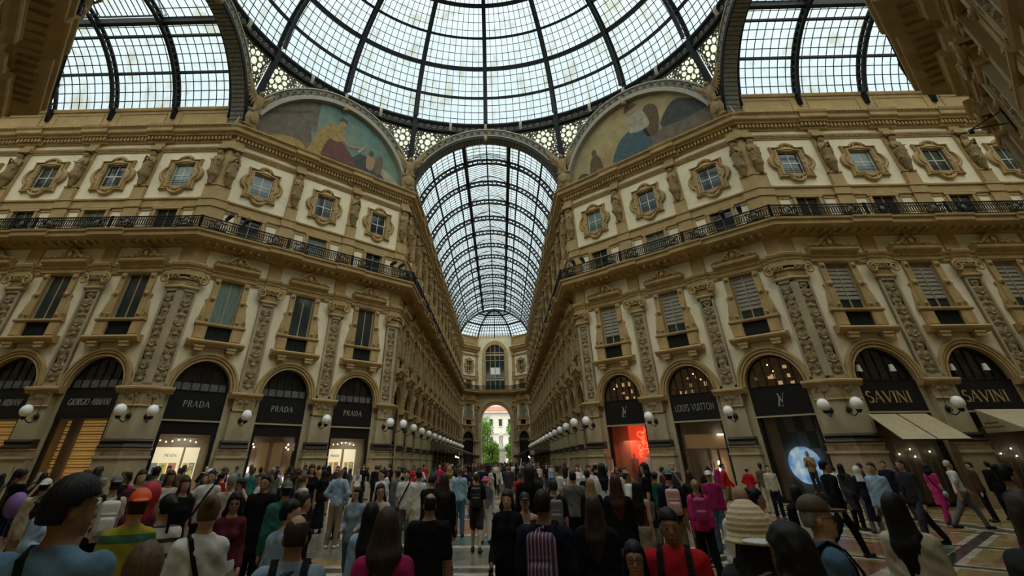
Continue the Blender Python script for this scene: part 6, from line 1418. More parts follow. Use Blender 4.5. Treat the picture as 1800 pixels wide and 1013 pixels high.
for i in range(n):
    a = x0+(x1-x0)*i/n; c = x0+(x1-x0)*(i+1)/n; b.add([(a, -3.42, 2.8), (c, -3.42, 2.8), (c, -3.42, 2.62), ((a+c)/2, -3.42, 2.5), (a, -3.42, 2.62)], [(0, 1, 2, 3, 4)], 0)
b.box(x0, x1, -3.44, -3.36, 2.78, 2.86, 1)
for xx in (x0+.1, x0+3.7, x1-.1): b.box(xx-.04, xx+.04, -3.4, -3.32, 0, 2.8, 1)
can = obj('canopy', b.mesh('canopy', ['awning', 'dark_frame']), None, mr); tag(can, 'wide pale canopy with scalloped edge at the right frame edge', 'canopy')
b = MB(); b.box(-.02, 0, -1.9, -1.2, 3.14, 3.2); b.box(-.02, 0, -2.1, -.9, 2.98, 3.03); obj('side_lettering', b.mesh('faint_lettering', ['brown_panel']), can, Matrix.Translation((x0+.12, 0, 0)))
# covered terraces in the long arcade
for s, y0, y1, lab in ((-1, 42, 82, 'brown roofed cafe terrace with scalloped edge along the left of the arcade'), (1, 50, 82, 'brown roofed cafe terrace along the right of the arcade')):
    b = MB(); xa, xb = s*6.9, s*3.9
    b.add([(xb, y0, 2.95), (xb, y1, 2.95), (xa, y1, 3.9), (xa, y0, 3.9), (xa, y0, 2.95)], [(0, 1, 2, 3), (0, 3, 4)], 0)
    n = 80
    for i in range(n):
        a = y0+(y1-y0)*i/n; c = y0+(y1-y0)*(i+1)/n; b.add([(xb, a, 2.95), (xb, c, 2.95), (xb, c, 2.8), (xb, (a+c)/2, 2.68), (xb, a, 2.8)], [(0, 1, 2, 3, 4)], 0)
    for i in range(9): yy = y0+.2+(y1-y0-.4)*i/8; b.box(xb-.05, xb+.05, yy-.05, yy+.05, 0, 2.9, 1)
    b.beam((xb, y0, .9), (xb, y1, .9), .05, .08, 1)
    for i in range(6): b.box(xa-.05 if s > 0 else xb, xb if s < 0 else xa, y0-.03, y0+.03, 2.85, 2.95, 1) if i == 0 else None
    r_ = obj('cafe_terrace', b.mesh('cafe_terrace', ['terrace_roof', 'dark_frame'])); tag(r_, lab, 'canopy')
    b = MB()
    for i in range(3): b.ball((s*(4.6+.5*i), y0+6+i*9, 2.35), .07, 0, 8, 5)
    obj('hanging_lamps', b.mesh('terrace_lamps', ['lamp_bulb']), r_)
# floodlights on the balcony rail
for k, (ang, P0, s0, txt) in enumerate(((45, (-R, A), 1.0, 'left end of the left'), (45, (-R, A), 2.1, 'left end of the left, second'), (45, (-R, A), DL_-1.6, 'arcade end of the left'), (45, (-R, A), DL_-.8, 'arcade end of the left, outermost'), (-45, (A, R), .9, 'arcade end of the right, outermost'), (-45, (A, R), 1.8, 'arcade end of the right'), (-45, (A, R), DL_-2.3, 'right end of the right, second'), (-45, (A, R), DL_-1.2, 'right end of the right'))):
    o = obj('floodlight', K['flood'], None, Matrix.Translation((P0[0], P0[1], 0)) @ Matrix.Rotation(rad(ang), 4, 'Z') @ Matrix.Translation((s0, -1.22, 14.76)) @ Matrix.Scale(1.6, 4)); tag(o, f'small black floodlight on the iron railing, {txt} diagonal balcony', 'floodlight', 'floodlights on the railings')
# bracket with a lantern on the near right wall
b = MB(); b.beam((0, 0, 0), (0, -1.7, .35), .06, .06); b.beam((0, 0, .9), (0, -1.7, .35), .05, .05); b.box(-.25, .25, -.2, 0, -.5, 1.2); b.tube([(0, -1.75, .35), (0, -1.75, .1)], .12, 8)
tag(obj('wall_bracket', b.mesh('wall_bracket', ['black_plastic']), None, Matrix.Translation((R, -A, 0)) @ Matrix.Rotation(rad(-135), 4, 'Z') @ Matrix.Translation((3.6, -.1, 9.6)) @ Matrix.Scale(.5, 4)), 'black iron projector bracket sticking out of the near right wall', 'bracket')
# ================================================================ people
def stripes(name, a, c, k, ax=2, thr=.5):
    m = mat(name, a, .9, 0); t = m.node_tree; L = t.links; bs = t.nodes['Principled BSDF']; tc = nd(t, 'ShaderNodeTexCoord'); sp = nd(t, 'ShaderNodeSeparateXYZ'); L.new(tc.outputs['Object'], sp.inputs[0])
    m1 = nd(t, 'ShaderNodeMath', op='MULTIPLY'); m1.inputs[1].default_value = k; L.new(sp.outputs[ax], m1.inputs[0]); m2 = nd(t, 'ShaderNodeMath', op='FRACT'); L.new(m1.outputs[0], m2.inputs[0]); m3 = nd(t, 'ShaderNodeMath', op='GREATER_THAN'); m3.inputs[1].default_value = thr; L.new(m2.outputs[0], m3.inputs[0])
    mx = nd(t, 'ShaderNodeMix', data_type='RGBA'); mx.inputs[6].default_value = (*a, 1); mx.inputs[7].default_value = (*c, 1); L.new(m3.outputs[0], mx.inputs[0]); L.new(mx.outputs[2], bs.inputs['Base Color'])
stripes('striped_knit', (.55, .53, .47), (.04, .04, .045), 9, 2, .72); stripes('leopard', (.25, .16, .08), (.05, .03, .02), 23, 2, .5); stripes('floral', (.05, .04, .08), (.4, .2, .28), 31, 0, .7)
mat('straw', (.66, .56, .37), .9, .12, 25, .12, 80); stripes('yellow_green', (.30, .27, .02), (.035, .12, .06), .0, 2, 2)
m_ = M['yellow_green'].node_tree
for n_ in m_.nodes:
    if n_.type == 'MATH' and n_.operation == 'MULTIPLY': n_.inputs[1].default_value = .76
    if n_.type == 'MATH' and n_.operation == 'GREATER_THAN': n_.inputs[1].default_value = .958
SK = {'light': (.50, .30, .20), 'mid': (.36, .20, .12), 'tan': (.26, .135, .075), 'dark': (.12, .06, .035)}
HC = {'black': (.008, .007, .007), 'brown': (.035, .02, .012), 'auburn': (.06, .02, .01), 'blond': (.28, .19, .08), 'lbrown': (.10, .06, .03), 'grey': (.25, .24, .22), 'white': (.5, .48, .44)}
CC = {'black': (.01, .01, .011), 'navy': (.012, .016, .03), 'charcoal': (.035, .035, .04), 'grey': (.12, .12, .12), 'white': (.62, .61, .58), 'cream': (.48, .42, .32), 'denim': (.08, .15, .24), 'ldenim': (.22, .30, .36), 'lblue': (.30, .42, .55), 'mdenim': (.11, .19, .27),
      'red': (.42, .015, .02), 'pink': (.55, .04, .18), 'magenta': (.30, .02, .10), 'maroon': (.10, .02, .025), 'green': (.02, .09, .05), 'olive': (.09, .085, .05), 'khaki': (.26, .21, .13), 'brown': (.07, .04, .02), 'orange': (.75, .10, .02), 'tan': (.30, .19, .07), 'teal': (.03, .14, .12), 'yellow': (.4, .3, .03), 'purple': (.22, .12, .35), 'lpink': (.6, .35, .35)}
PCACHE = {}
def make_person(p, x, y, yaw, h, label, group=None, name='person'):
    key = repr(sorted((k, v) for k, v in p.items() if k not in ('skin', 'hairc', 'topc', 'botc', 'hatc', 'shoec')))+str(h)
    if key not in PCACHE:
        parts, J, hp = part_meshes(p, h, h < .0155); L_ = []
        for n_, mm, V, Q in parts:
            if len(V) < 8: continue
            base = mm.split(':')[0]
            if mm == 'cloth:top' and p.get('topmat'): base = p['topmat']
            if mm == 'cloth:bottom' and p.get('botmat'): base = p['botmat']
            if n_ == 'straw_hat': base = 'straw'
            L_.append((n_, mm, np_mesh(n_, V, Q, [base])))
        PCACHE[key] = (L_, J)
    L_, J = PCACHE[key]
    cols = {'skin': SK[p.get('skin', 'light')], 'hair': HC[p.get('hairc', 'brown')], 'cloth:top': CC[p.get('topc', 'black')], 'cloth:bottom': CC[p.get('botc', 'navy')], 'plain:shoe': CC[p.get('shoec', 'black')], 'plain:hat': CC[p.get('hatc', 'black')]}
    root = None; W = Matrix.Translation((x, y, 0)) @ Matrix.Rotation(yaw, 4, 'Z')
    for n_, mm, me in L_:
        if root is None: root = obj(name, me, None, W, cols['skin']); tag(root, label, 'person', group)
        else: obj(n_, me, root, None, cols.get(mm))
    return root, J, W
def bag_mesh(kind, s, J):
    b = MB(); F = None
    if kind == 'backpack':
        F = Field((-.24, -.45, .8*s), (.24, .1, 1.6*s), .016); F.rbox((0, -.205*s, 1.2*s), (.14*s, .075*s, .215*s), .06*s, 0); F.rbox((0, -.275*s, 1.11*s), (.105*s, .045*s, .09*s), .03*s, .012); F.cone((-.1*s, -.285*s, 1.24*s), (.1*s, -.285*s, 1.24*s), .008, .008, .004); F.cone((-.12*s, -.24*s, 1.36*s), (.12*s, -.24*s, 1.36*s), .012, .012, .004); F.cone((-.03, -.2*s, 1.43*s), (.03, -.2*s, 1.45*s), .015, .015, .01)
        V, Q = F.mesh(); b.add([tuple(v) for v in V], [tuple(q) for q in Q.tolist()], 0, True)
        for q in (-1, 1): b.strip([(q*.1*s, -.17*s, 1.36*s), (q*.1*s, -.1*s, 1.44*s), (q*.105*s, -.01*s, 1.485*s), (q*.11*s, .08*s, 1.44*s), (q*.115*s, .145*s, 1.33*s), (q*.125*s, .15*s, 1.2*s), (q*.16*s, .08*s, 1.08*s), (q*.15*s, -.12*s, 1.04*s)], .05*s, .012, 1, ups=[(0, -1, .2), (0, -.5, 1), (0, 0, 1), (0, .6, 1), (0, 1, .2), (0, 1, 0), (q, .5, 0), (q, -1, 0)])
    if kind in ('crossbody', 'strapback'):
        P = [(-.1, -.005, 1.475), (-.08, -.1, 1.44), (-.02, -.145, 1.3), (.06, -.15, 1.15), (.14, -.13, 1.0), (.2, -.03, .92), (.14, .13, 1.0), (.05, .155, 1.15), (-.03, .155, 1.3), (-.09, .1, 1.42)]
        b.strip([(x*s, y*s, z*s) for x, y, z in P], .035*s, .01, 1, ups=[(0, 0, 1), (0, -1, .5), (0, -1, 0), (0, -1, 0), (0, -1, 0), (1, 0, 0), (0, 1, 0), (0, 1, 0), (0, 1, 0), (0, 1, .5)], closed=True)
        b.ball((.23*s, 0, .86*s), (.05*s, .12*s, .09*s), 0, 12, 8)
    if kind == 'tote':
        wr = J['wrR']; b.ball((wr[0]+.02, wr[1]-.02, wr[2]-.3), (.07, .17, .2), 0, 14, 10); b.tube([(wr[0]+.02, wr[1]-.1, wr[2]-.16), (wr[0]+.0, wr[1]-.04, wr[2]+.02), (wr[0]+.0, wr[1]+.04, wr[2]+.02), (wr[0]+.02, wr[1]+.08, wr[2]-.16)], .014, 6, 1)
    if kind == 'phone':
        w = (J['wrL']+J['wrR'])/2+J['faR']*.11; b.box(w[0]-.04, w[0]+.04, w[1], w[1]+.01, w[2]-.03, w[2]+.12, 0)
    if kind == 'phoneR':
        w = J['wrR']+J['faR']*.13; b.box(w[0]-.04, w[0]+.04, w[1]-.005, w[1]+.007, w[2]-.02, w[2]+.12, 0)
    return b
BAGC = {}
def add_bag(kind, J, W, col, label, strap='strap_web', m0='leather', cat=None):
    b = bag_mesh(kind, J['s'], J); nm = {'backpack': 'backpack', 'crossbody': 'shoulder_bag', 'tote': 'handbag', 'phone': 'phone', 'phoneR': 'phone'}[kind]
    o = obj(nm, b.mesh(nm, [m0, strap]), None, W, CC[col]); tag(o, label, cat or {'backpack': 'backpack', 'phone': 'phone', 'phoneR': 'phone'}.get(kind, 'bag')); return o
def ray(u, v): return fw+r2*((u-PPX)/FPX)-u2*((v-PPY)/FPX)
OCC = []
def project(x, y, z):
    d = Vector((x, y, z))-CAM; zz = d.dot(fw); return PPX+FPX*d.dot(r2)/zz, PPY-FPX*d.dot(u2)/zz, zz
def near(u, v, zc, face, label, p, h=None, bags=(), H=None):
    X = CAM+ray(u, v)*zc; H = H or min(max(X.z, 1.42), 1.86); p = dict(p); p['H'] = round(H-(.02 if p.get('hat') in ('cap', 'straw', 'bucket') else .012), 3)
    if h is None: h = .0125 if zc < 4 else (.015 if zc < 7.5 else .0195)
    az = math.atan2(X.x-CAM.x, X.y-CAM.y); yaw = -az+rad(face); p.setdefault('seed', int(u))
    root, J, W = make_person(p, X.x, X.y, yaw, h, label); OCC.append((X.x, X.y))
    for bg_ in bags: add_bag(bg_[0], J, W, bg_[1], bg_[2], *(bg_[3:]))
    return root, J, W
# ---- nearest row, left to right
near(150, 838, 2.35, -30, 'man with thick black hair in a blue denim shirt, nearest at the left', dict(sex='m', hair='short', vol=1.13, hairc='black', skin='tan', face=True, top='shirt', topc='mdenim', botc='navy', hyaw=-45, broad=1.2), .0105, [('crossbody', 'black', 'black strap bag slung over the denim shirt')])
near(265, 950, 2.05, 0, 'top of a short brown-haired head at the lower left edge', dict(hair='short', hairc='lbrown', top='tee', topc='cream', H=1.5), .0125)
near(251, 862, 4.2, 5, 'person in an orange cap and green and yellow top seen from behind', dict(sex='f', hair='short', hairc='brown', hat='capback', hatc='orange', top='jacket', topmat='yellow_green', botc='charcoal'))
near(272, 849, 5.2, -30, 'person in a bright red hooded jacket behind the orange cap', dict(hair='short', hat='hood', hatc='red', top='jacket', topc='maroon', botc='black'))
near(375, 870, 3.75, 3, 'woman with gathered brown hair in a white blouse seen from behind', dict(sex='f', hair='bun', hairc='lbrown', top='shirt', topc='white', botc='denim', hyaw=-12), None, [('crossbody', 'black', 'black bag with thin strap across the white blouse')])
near(299, 868, 4.7, 8, 'person in a black and white striped sweater between the red hood and white blouse', dict(sex='f', hair='pony', hairc='black', top='sweater', topmat='striped_knit', botc='black', hyaw=30), None, [('crossbody', 'black', 'black bag strap over the striped sweater')])
near(417, 866, 6.0, 180, 'curly-haired woman in sunglasses and a maroon top facing us', dict(sex='f', hair='curly', hairc='black', skin='mid', face=True, glasses='sun', top='long', topc='maroon', bottom='wide', botc='white', arms='bag'))
near(469, 834, 7.8, 155, 'tall man in a long dark jacket behind the curly-haired woman', dict(hair='short', hairc='black', skin='mid', face=True, top='coat', topc='black', botc='black', hem=.7))
near(375, 826, 10.0, 165, 'man in an open white overshirt and grey tee striding with arms out', dict(hair='short', hairc='black', skin='light', face=True, top='jacket', topc='white', botc='charcoal', armL='swingb', armR='out', walk=.5), None, [('crossbody', 'black', 'dark strap bag over the white overshirt')])
near(526, 903, 3.0, -4, 'balding man in a navy vest over pale denim seen from behind', dict(hair='bald', hairc='brown', skin='mid', top='shirt', topc='ldenim', botc='navy', hyaw=6), None, [('backpack', 'navy', 'navy backpack on the balding man in pale denim')])
near(496, 874, 4.4, -60, 'dark-haired man in a denim shirt and dark vest bending beside the balding man', dict(hair='short', hairc='black', skin='light', top='shirt', topc='ldenim', botc='black', lean=.25, hyaw=-30, arms='bent'))
near(506, 847, 7.0, 10, 'person in a grey-green cap beyond the balding man', dict(hair='short', hat='capback', hatc='olive', top='jacket', topc='teal', botc='charcoal'))
near(538, 864, 5.9, -75, 'woman with brown hair in profile at the right of the grey-green cap', dict(sex='f', hair='bun', hairc='brown', skin='light', face=True, top='jacket', topc='black', botc='black'))
near(571, 826, 15.6, 20, 'woman with long dark hair in a long black dress by the lit posters', dict(sex='f', hair='long', hairc='black', top='dress', topc='black', hem=.2, bottom='skirt', skirt=.12, botc='black', sleeve=.97), .0195)
near(603, 827, 14.5, 60, 'woman in a black top raising her phone towards the lit posters', dict(sex='f', hair='long', hairc='black', top='tee', topc='black', botc='black', arms='phone'), .0195, [('phone', 'black', 'phone held up by the woman near the posters', 'black_plastic', 'plain'), ('crossbody', 'tan', 'tan bag at the hip of the woman near the posters')])
near(629, 857, 8.4, 160, 'woman in a pale denim jacket, black top and blue jeans walking', dict(sex='f', hair='long', hairc='black', face=True, glasses=True, top='jacket', topc='ldenim', botc='denim', bottom='jeans', walk=.35, arms='bent', hyaw=-20))
near(670, 850, 7.8, 165, 'woman with glasses and long brown hair in a cream top', dict(sex='f', hair='long', hairc='brown', face=True, glasses=True, top='long', topc='cream', botc='khaki', arms='bent', hyaw=25))
near(683, 892, 3.2, -6, 'woman with long dark brown hair in a magenta top, seen from behind', dict(sex='f', hair='long', hairc='brown', hairlen=.22, top='sweater', topc='magenta', botc='black', arms='bent'), None, [('crossbody', 'brown', 'brown strap bag over the magenta top')])
near(656, 882, 4.6, -20, 'woman with very long dark hair half hidden behind the magenta top', dict(sex='f', hair='long', hairc='black', hairlen=.45, top='shirt', topc='lblue', botc='denim'))
near(757, 866, 5.3, 0, 'man with thinning hair in a plain black tee, back to us', dict(hair='bald', hairc='black', skin='mid', top='tee', topc='black', sleeve=.42, botc='black', broad=1.15))
near(781, 832, 8.6, 5, 'woman with long brown hair, black top and spotted skirt from behind', dict(sex='f', hair='long', hairc='brown', top='jacket', topc='black', bottom='skirt', botmat='leopard', skirt=.2, hyaw=10), None, [('crossbody', 'black', 'black bag above the spotted skirt')])
near(756, 833, 9.5, -35, 'man in a black jacket looking down at a camera', dict(hair='short', hairc='black', skin='mid', top='jacket', topc='black', botc='black', arms='chest', lean=.15, hpitch=-25))
near(716, 826, 12.5, 170, 'young man in a white shirt with dark bag straps facing us', dict(hair='short', hairc='black', face=True, top='shirt', topc='white', botc='grey', sleeve=.4), .0195, [('crossbody', 'black', 'dark strap bag across the white shirt')])
near(736, 826, 11.8, 25, 'man in a long white shirt and pale trousers beside the camera man', dict(hair='short', hairc='black', skin='light', top='shirt', topc='white', botc='cream', hem=.7), .0195)
near(672, 825, 12.2, 120, 'dark-haired man in a white shirt under a grey jacket in profile', dict(hair='short', hairc='black', skin='light', face=True, top='shirt', topc='white', botc='grey'), .0195)
near(838, 832, 12.2, -5, 'man in black tee and grey shorts with a black backpack', dict(hair='crop', hairc='brown', skin='light', top='tee', topc='black', bottom='shorts', botc='charcoal', walk=.35, shoec='black'), .0165, [('backpack', 'black', 'black backpack on the man in grey shorts')])
near(808, 822, 14.8, 5, 'man in a light blue shirt with his back turned, centre', dict(hair='short', hairc='lbrown', top='shirt', topc='lblue', botc='denim'), .0195)
near(790, 820, 15.6, 10, 'fair-haired person in a white top beside the light blue shirt', dict(sex='f', hair='bob', hairc='blond', top='tee', topc='white', botc='cream'), .0195)
near(853, 838, 13.6, 5, 'person in a pink sun hat left of the smiling woman', dict(sex='f', hair='short', hairc='grey', hat='bucket', hatc='pink', top='tee', topc='grey', botc='white'), .0195)
near(891, 861, 6.3, 172, 'smiling woman in a black cardigan with white trim', dict(sex='f', hair='bob', hairc='brown', skin='light', face=True, smile=True, top='jacket', topc='black', botc='black', armL='down', armR='bag', hyaw=-6), .0125, [('tote', 'tan', 'tan leather handbag on the smiling woman\'s arm')])
near(922, 866, 6.9, 185, 'smiling person in a black cap beside the woman in the cardigan', dict(hair='short', hairc='black', face=True, smile=True, skin='mid', hat='cap', hatc='black', top='tank', topc='cream', botc='black'), .0125)
near(953, 860, 4.4, -12, 'broad man with black hair in a dark navy tee, seen from behind', dict(hair='short', hairc='black', skin='tan', top='tee', topc='navy', sleeve=.45, botc='black', broad=1.18), None, [('backpack', 'purple', 'purple patterned backpack on the man in the navy tee', 'strap_web', 'floral')])
near(929, 818, 9.2, 0, 'tall hooded figure in black rising behind the cap', dict(hair='none', hat='hood', hatc='black', top='coat', topc='black', botc='black'))
near(972, 843, 8.6, 5, 'dark-haired person with a grey backpack left of the grey tee', dict(hair='short', hairc='brown', top='tee', topc='black', botc='black'), None, [('backpack', 'grey', 'small grey backpack in the centre crowd')])
near(1006, 828, 10.5, -3, 'man in a plain grey sweater seen from behind, centre right', dict(hair='short', hairc='black', top='sweater', topc='grey', botc='black', broad=1.1))
near(1036, 841, 8.8, 0, 'woman with wavy blond hair and a black coat', dict(sex='f', hair='long', hairc='blond', top='coat', topc='black', botc='black'))
near(1041, 871, 4.7, -4, 'woman with long brown hair in a long black coat, back to us', dict(sex='f', hair='long', hairc='brown', hairlen=.4, top='coat', topc='black', botc='black', hem=.35))
near(1080, 834, 7.2, 0, 'woman with long auburn hair, black top and jeans', dict(sex='f', hair='long', hairc='auburn', hairlen=.42, top='jacket', topc='black', botc='ldenim', bottom='jeans'))
near(1117, 846, 8.6, -8, 'woman with very long straight black hair right of the auburn hair', dict(sex='f', hair='long', hairc='black', hairlen=.5, top='tank', topc='maroon', bottom='skirt', botc='khaki', skirt=.2))
near(1112, 957, 3.2, 178, 'woman with glasses and dark hair looking out at the bottom edge', dict(sex='f', hair='long', hairc='black', skin='mid', face=True, glasses=True, top='tee', topc='black', botc='black'), .011, (), 1.36)
near(1171, 892, 3.55, 176, 'man in a red jacket with black backpack straps facing us', dict(hair='short', hairc='black', skin='tan', face=True, top='jacket', topc='red', botc='charcoal', hyaw=8, hpitch=-6, broad=1.08), .0105, [('backpack', 'black', 'black backpack worn over the red jacket')])
near(1171, 826, 9.6, 10, 'man in a green cap and navy tee with his back turned', dict(hair='short', hairc='brown', skin='light', hat='capback', hatc='teal', top='tee', topc='navy', sleeve=.42, botc='khaki', broad=1.1), None, [('backpack', 'lpink', 'pinkish grey backpack beside the navy tee')])
near(1219, 843, 9.2, 6, 'woman with a blond ponytail in a bright pink jacket and black trousers', dict(sex='f', hair='pony', hairc='blond', skin='light', top='jacket', topc='pink', botc='black', walk=.3), None, [('backpack', 'magenta', 'dusty pink backpack on the pink jacket')])
near(1296, 852, 4.7, 5, 'bald man seen from behind above the straw hat', dict(hair='none', skin='mid', top='shirt', topc='white', botc='khaki', hyaw=8))
near(1326, 857, 5.8, -75, 'smiling woman with dark pulled-back hair looking right', dict(sex='f', hair='bun', hairc='black', skin='mid', face=True, smile=True, top='long', topc='cream', botc='khaki'), .0125)
near(1306, 890, 2.75, 8, 'person in a woven cream straw hat seen from behind', dict(sex='f', hair='long', hairc='black', hat='straw', top='jacket', topc='charcoal', botc='black', hyaw=10), .0105, [('backpack', 'maroon', 'maroon backpack under the straw hat')])
near(1372, 922, 2.25, 55, 'woman with black curly hair wearing a white sun visor', dict(sex='f', hair='curly', hairc='black', skin='tan', face=True, hat='visor', hatc='white', top='tee', topc='yellow', botc='black'), .0115)
near(1428, 872, 3.3, -82, 'man in a brown cap and blue shirt in profile facing right', dict(hair='short', hairc='grey', skin='light', face=True, glasses=True, hat='cap', hatc='brown', top='shirt', topc='denim', botc='khaki', broad=1.05), .0115, [('backpack', 'black', 'black backpack straps over the blue shirt')])
near(1566, 866, 3.9, -20, 'woman with half-tied long black hair and a cream shawl', dict(sex='f', hair='long', hairc='black', hairlen=.4, skin='mid', top='sweater', topc='cream', botc='maroon', hyaw=-25))
near(1394, 852, 7.2, 20, 'woman with long dark hair wearing a white bag on her back', dict(sex='f', hair='long', hairc='black', top='jacket', topc='black', botc='black'), None, [('backpack', 'white', 'white backpack below long dark hair')])
near(1762, 815, 5.8, -60, 'dark-haired person in a black jacket sipping from a cup at right', dict(hair='bun', sex='f', hairc='black', skin='mid', face=True, top='coat', topc='charcoal', botc='black', arms='chest'))
near(1786, 862, 2.75, 10, 'person with long dark brown hair nearest at the right edge', dict(sex='f', hair='long', hairc='brown', hairlen=.45, top='sweater', topc='charcoal', botc='black', arms='bent'), None)
# ---- walkers whose feet show: placed on the floor
def xat(u, y, z=1.6):
    lo, hi = -40., 40.
    for _ in range(40):
        m = (lo+hi)/2
        if project(m, y, z)[0] < u: lo = m
        else: hi = m
    return lo
def walker(u_, y, H, face, label, p, bags=()):
    x = xat(u_, y); p = dict(p); p['H'] = H; az = math.atan2(x-CAM.x, y-CAM.y); p.setdefault('seed', int(x*10)); root, J, W = make_person(p, x, y, -az+rad(face), .0185, label); OCC.append((x, y))
    for bg_ in bags: add_bag(bg_[0], J, W, bg_[1], bg_[2], *(bg_[3:]))
walker(1452, -7.2, 1.78, -60, 'man in a black suit striding right across the open floor', dict(hair='short', hairc='black', top='jacket', topc='black', botc='black', walk=.62, armL='swingf', armR='swingb'))
walker(1532, -6.6, 1.74, 150, 'young man in a pale blue shirt walking towards us', dict(hair='short', hairc='brown', face=True, top='shirt', topc='lblue', botc='khaki', walk=.5, arms='down'))
walker(1588, -5.6, 1.8, 140, 'man in a dark suit leaning forward as he walks at right', dict(hair='short', hairc='brown', face=True, top='jacket', topc='charcoal', botc='charcoal', walk=.6, lean=.12), [('crossbody', 'black', 'black bag swinging beside the dark suit')])
walker(1668, -2.0, 1.76, -70, 'bald man in a white tee and grey trousers striding right', dict(hair='crop', hairc='white', skin='mid', top='tee', topc='white', botc='grey', walk=.62, armL='swingf', armR='swingb'))
walker(1628, -.4, 1.66, -30, 'woman in a magenta dress with a blue bag', dict(sex='f', hair='bob', hairc='black', top='dress', topc='pink', hem=.55, botc='magenta', walk=.4), [('crossbody', 'lblue', 'bright blue bag on the magenta dress')])
walker(1503, -2.4, 1.62, 10, 'nun in a white veil and grey habit near the corner lamps', dict(sex='f', hair='none', hat='veil', hatc='white', top='coat', topc='navy', botc='grey', hem=.3))
walker(1478, -1.6, 1.68, -40, 'dark-haired woman in a grey coat left of the white veil', dict(sex='f', hair='long', hairc='black', top='coat', topc='charcoal', botc='black'))
walker(1702, .6, 1.7, 100, 'person in dark clothes behind the bald man in white', dict(hair='short', hairc='black', face=True, top='jacket', topc='brown', botc='black'))
walker(1553, 0.2, 1.75, 160, 'man in a navy blazer and white shirt by the beige awning', dict(hair='short', hairc='brown', face=True, top='jacket', topc='navy', botc='navy', walk=.3))
walker(1735, 1.0, 1.72, 20, 'man in a black coat beside the scalloped canopy', dict(hair='short', hairc='black', top='coat', topc='black', botc='black'))

near(38, 872, 9.6, -80, 'child in a dark jacket holding the purple balloon', dict(hair='short', hairc='brown', top='jacket', topc='navy', botc='cream', armL='phone'), .0165, (), 1.35)
near(88, 868, 6.6, -100, 'person in a patterned hat and pale top at the left edge', dict(sex='f', hair='bob', hairc='brown', face=True, hat='bucket', hatc='brown', top='shirt', topc='lblue', botc='khaki', arms='bent'), .0165)
near(85, 843, 8.4, -20, 'person in a white cap turned away near the left edge', dict(hair='short', hairc='black', hat='capback', hatc='white', top='jacket', topc='cream', botc='khaki'))
near(208, 838, 7.6, 10, 'person in a white patterned backpack and cap right of the black hair', dict(hair='short', hairc='brown', hat='capback', hatc='grey', top='tee', topc='cream', botc='black'), None, [('backpack', 'white', 'pale patterned backpack near the left corner lamps')])
X = CAM+ray(27, 888)*8.6; OCC.append((X.x, X.y))
# ---- the crowd in the octagon: a set of people, each copied with their parts and given colours of their own
rs = np.random.RandomState(5)
TPL = []
for i, kw in enumerate((dict(hair='short'), dict(hair='short', walk=.4, armL='swingf', armR='swingb', top='jacket'), dict(sex='f', hair='long'), dict(sex='f', hair='long', top='jacket', arms='bent'), dict(sex='f', hair='pony', top='long', walk=.4), dict(hair='crop', top='shirt'),
                          dict(sex='f', hair='bob', top='dress', hem=.5), dict(hair='short', arms='phone', top='tee'), dict(hair='short', hat='cap', top='sweater'), dict(sex='f', hair='curly', top='coat'), dict(hair='bald', top='shirt', arms='hip'), dict(sex='f', hair='bun', top='tee', bottom='skirt'), dict(sex='f', hair='long', arms='high', armL='down', top='tee'), dict(hair='short', bottom='shorts', top='tee', walk=.3))):
    TPL.append(kw)
COLN = ['black']*6+['navy']*3+['charcoal']*4+['grey']*2+['white']*4+['cream']*2+['ldenim', 'lblue', 'denim', 'red', 'maroon', 'green', 'olive', 'khaki', 'brown', 'teal', 'magenta']+['black']*3
HN = ['black']*4+['brown']*4+['lbrown', 'blond', 'auburn', 'grey']
ZN = [(70, 'at the left frame edge'), (175, 'by the slatted shopfront'), (270, 'by the left corner lamps'), (390, 'by the brightest poster window'), (445, 'by the pier past the posters'), (545, 'by the brown glass doors'), (590, 'before the second posters'), (650, 'by the second poster window'), (720, 'by the first left arcade lamp'), (800, 'left of the arcade mouth'), (870, 'centre of the arcade mouth'), (940, 'right in the arcade mouth'), (1030, 'right of the arcade mouth'), (1140, 'by the red display'), (1190, 'right of the red display'), (1280, 'by the silver-lettered doors'), (1330, 'left of the blue disc'), (1450, 'by the glowing blue disc'), (1530, 'by the right corner lamps'), (1640, 'under the beige awning'), (9999, 'by the scalloped canopy')]
GARM = {'tee': 't-shirt', 'jacket': 'jacket', 'long': 'top', 'shirt': 'shirt', 'dress': 'dress', 'sweater': 'sweater', 'coat': 'coat'}
HAIRW = {'short': 'short', 'long': 'long', 'pony': 'tied', 'crop': 'cropped', 'bob': 'chin-length', 'curly': 'curly', 'bald': 'thinning', 'bun': 'pinned-up'}
USED = {}
CNAME = {'ldenim': 'pale denim', 'lblue': 'light blue', 'denim': 'denim blue', 'lbrown': 'light brown'}
def crowd_label(kw, tc, hc, face, x, y):
    u, v, _ = project(x, y, 1.6); zn = next(n for l, n in ZN if u < l); f = 'back turned' if abs(face) < 60 else ('facing us' if abs(face) > 120 else ('looking left' if face > 0 else 'looking right'))
    lab = f"{CNAME.get(tc, tc)} {GARM.get(kw.get('top', 'tee'))}, {HAIRW[kw['hair']]} {CNAME.get(hc, hc)} hair, {f}, {zn}"; USED[lab] = USED.get(lab, 0)+1
    return 'person in '+lab
pts = []
def ok(x, y, d):
    for a, c in OCC+pts:
        if (a-x)**2+(c-y)**2 < d*d: return False
    return True
inoct = lambda x, y: max(abs(x), abs(y), (abs(x)+abs(y))*.7071) < 17.0
def seed_pts(n, fn, dmin, accept):
    k = 0; t = 0
    while k < n and t < 6000:
        t += 1; x, y = fn()
        if accept(x, y) and ok(x, y, dmin): pts.append((x, y)); k += 1
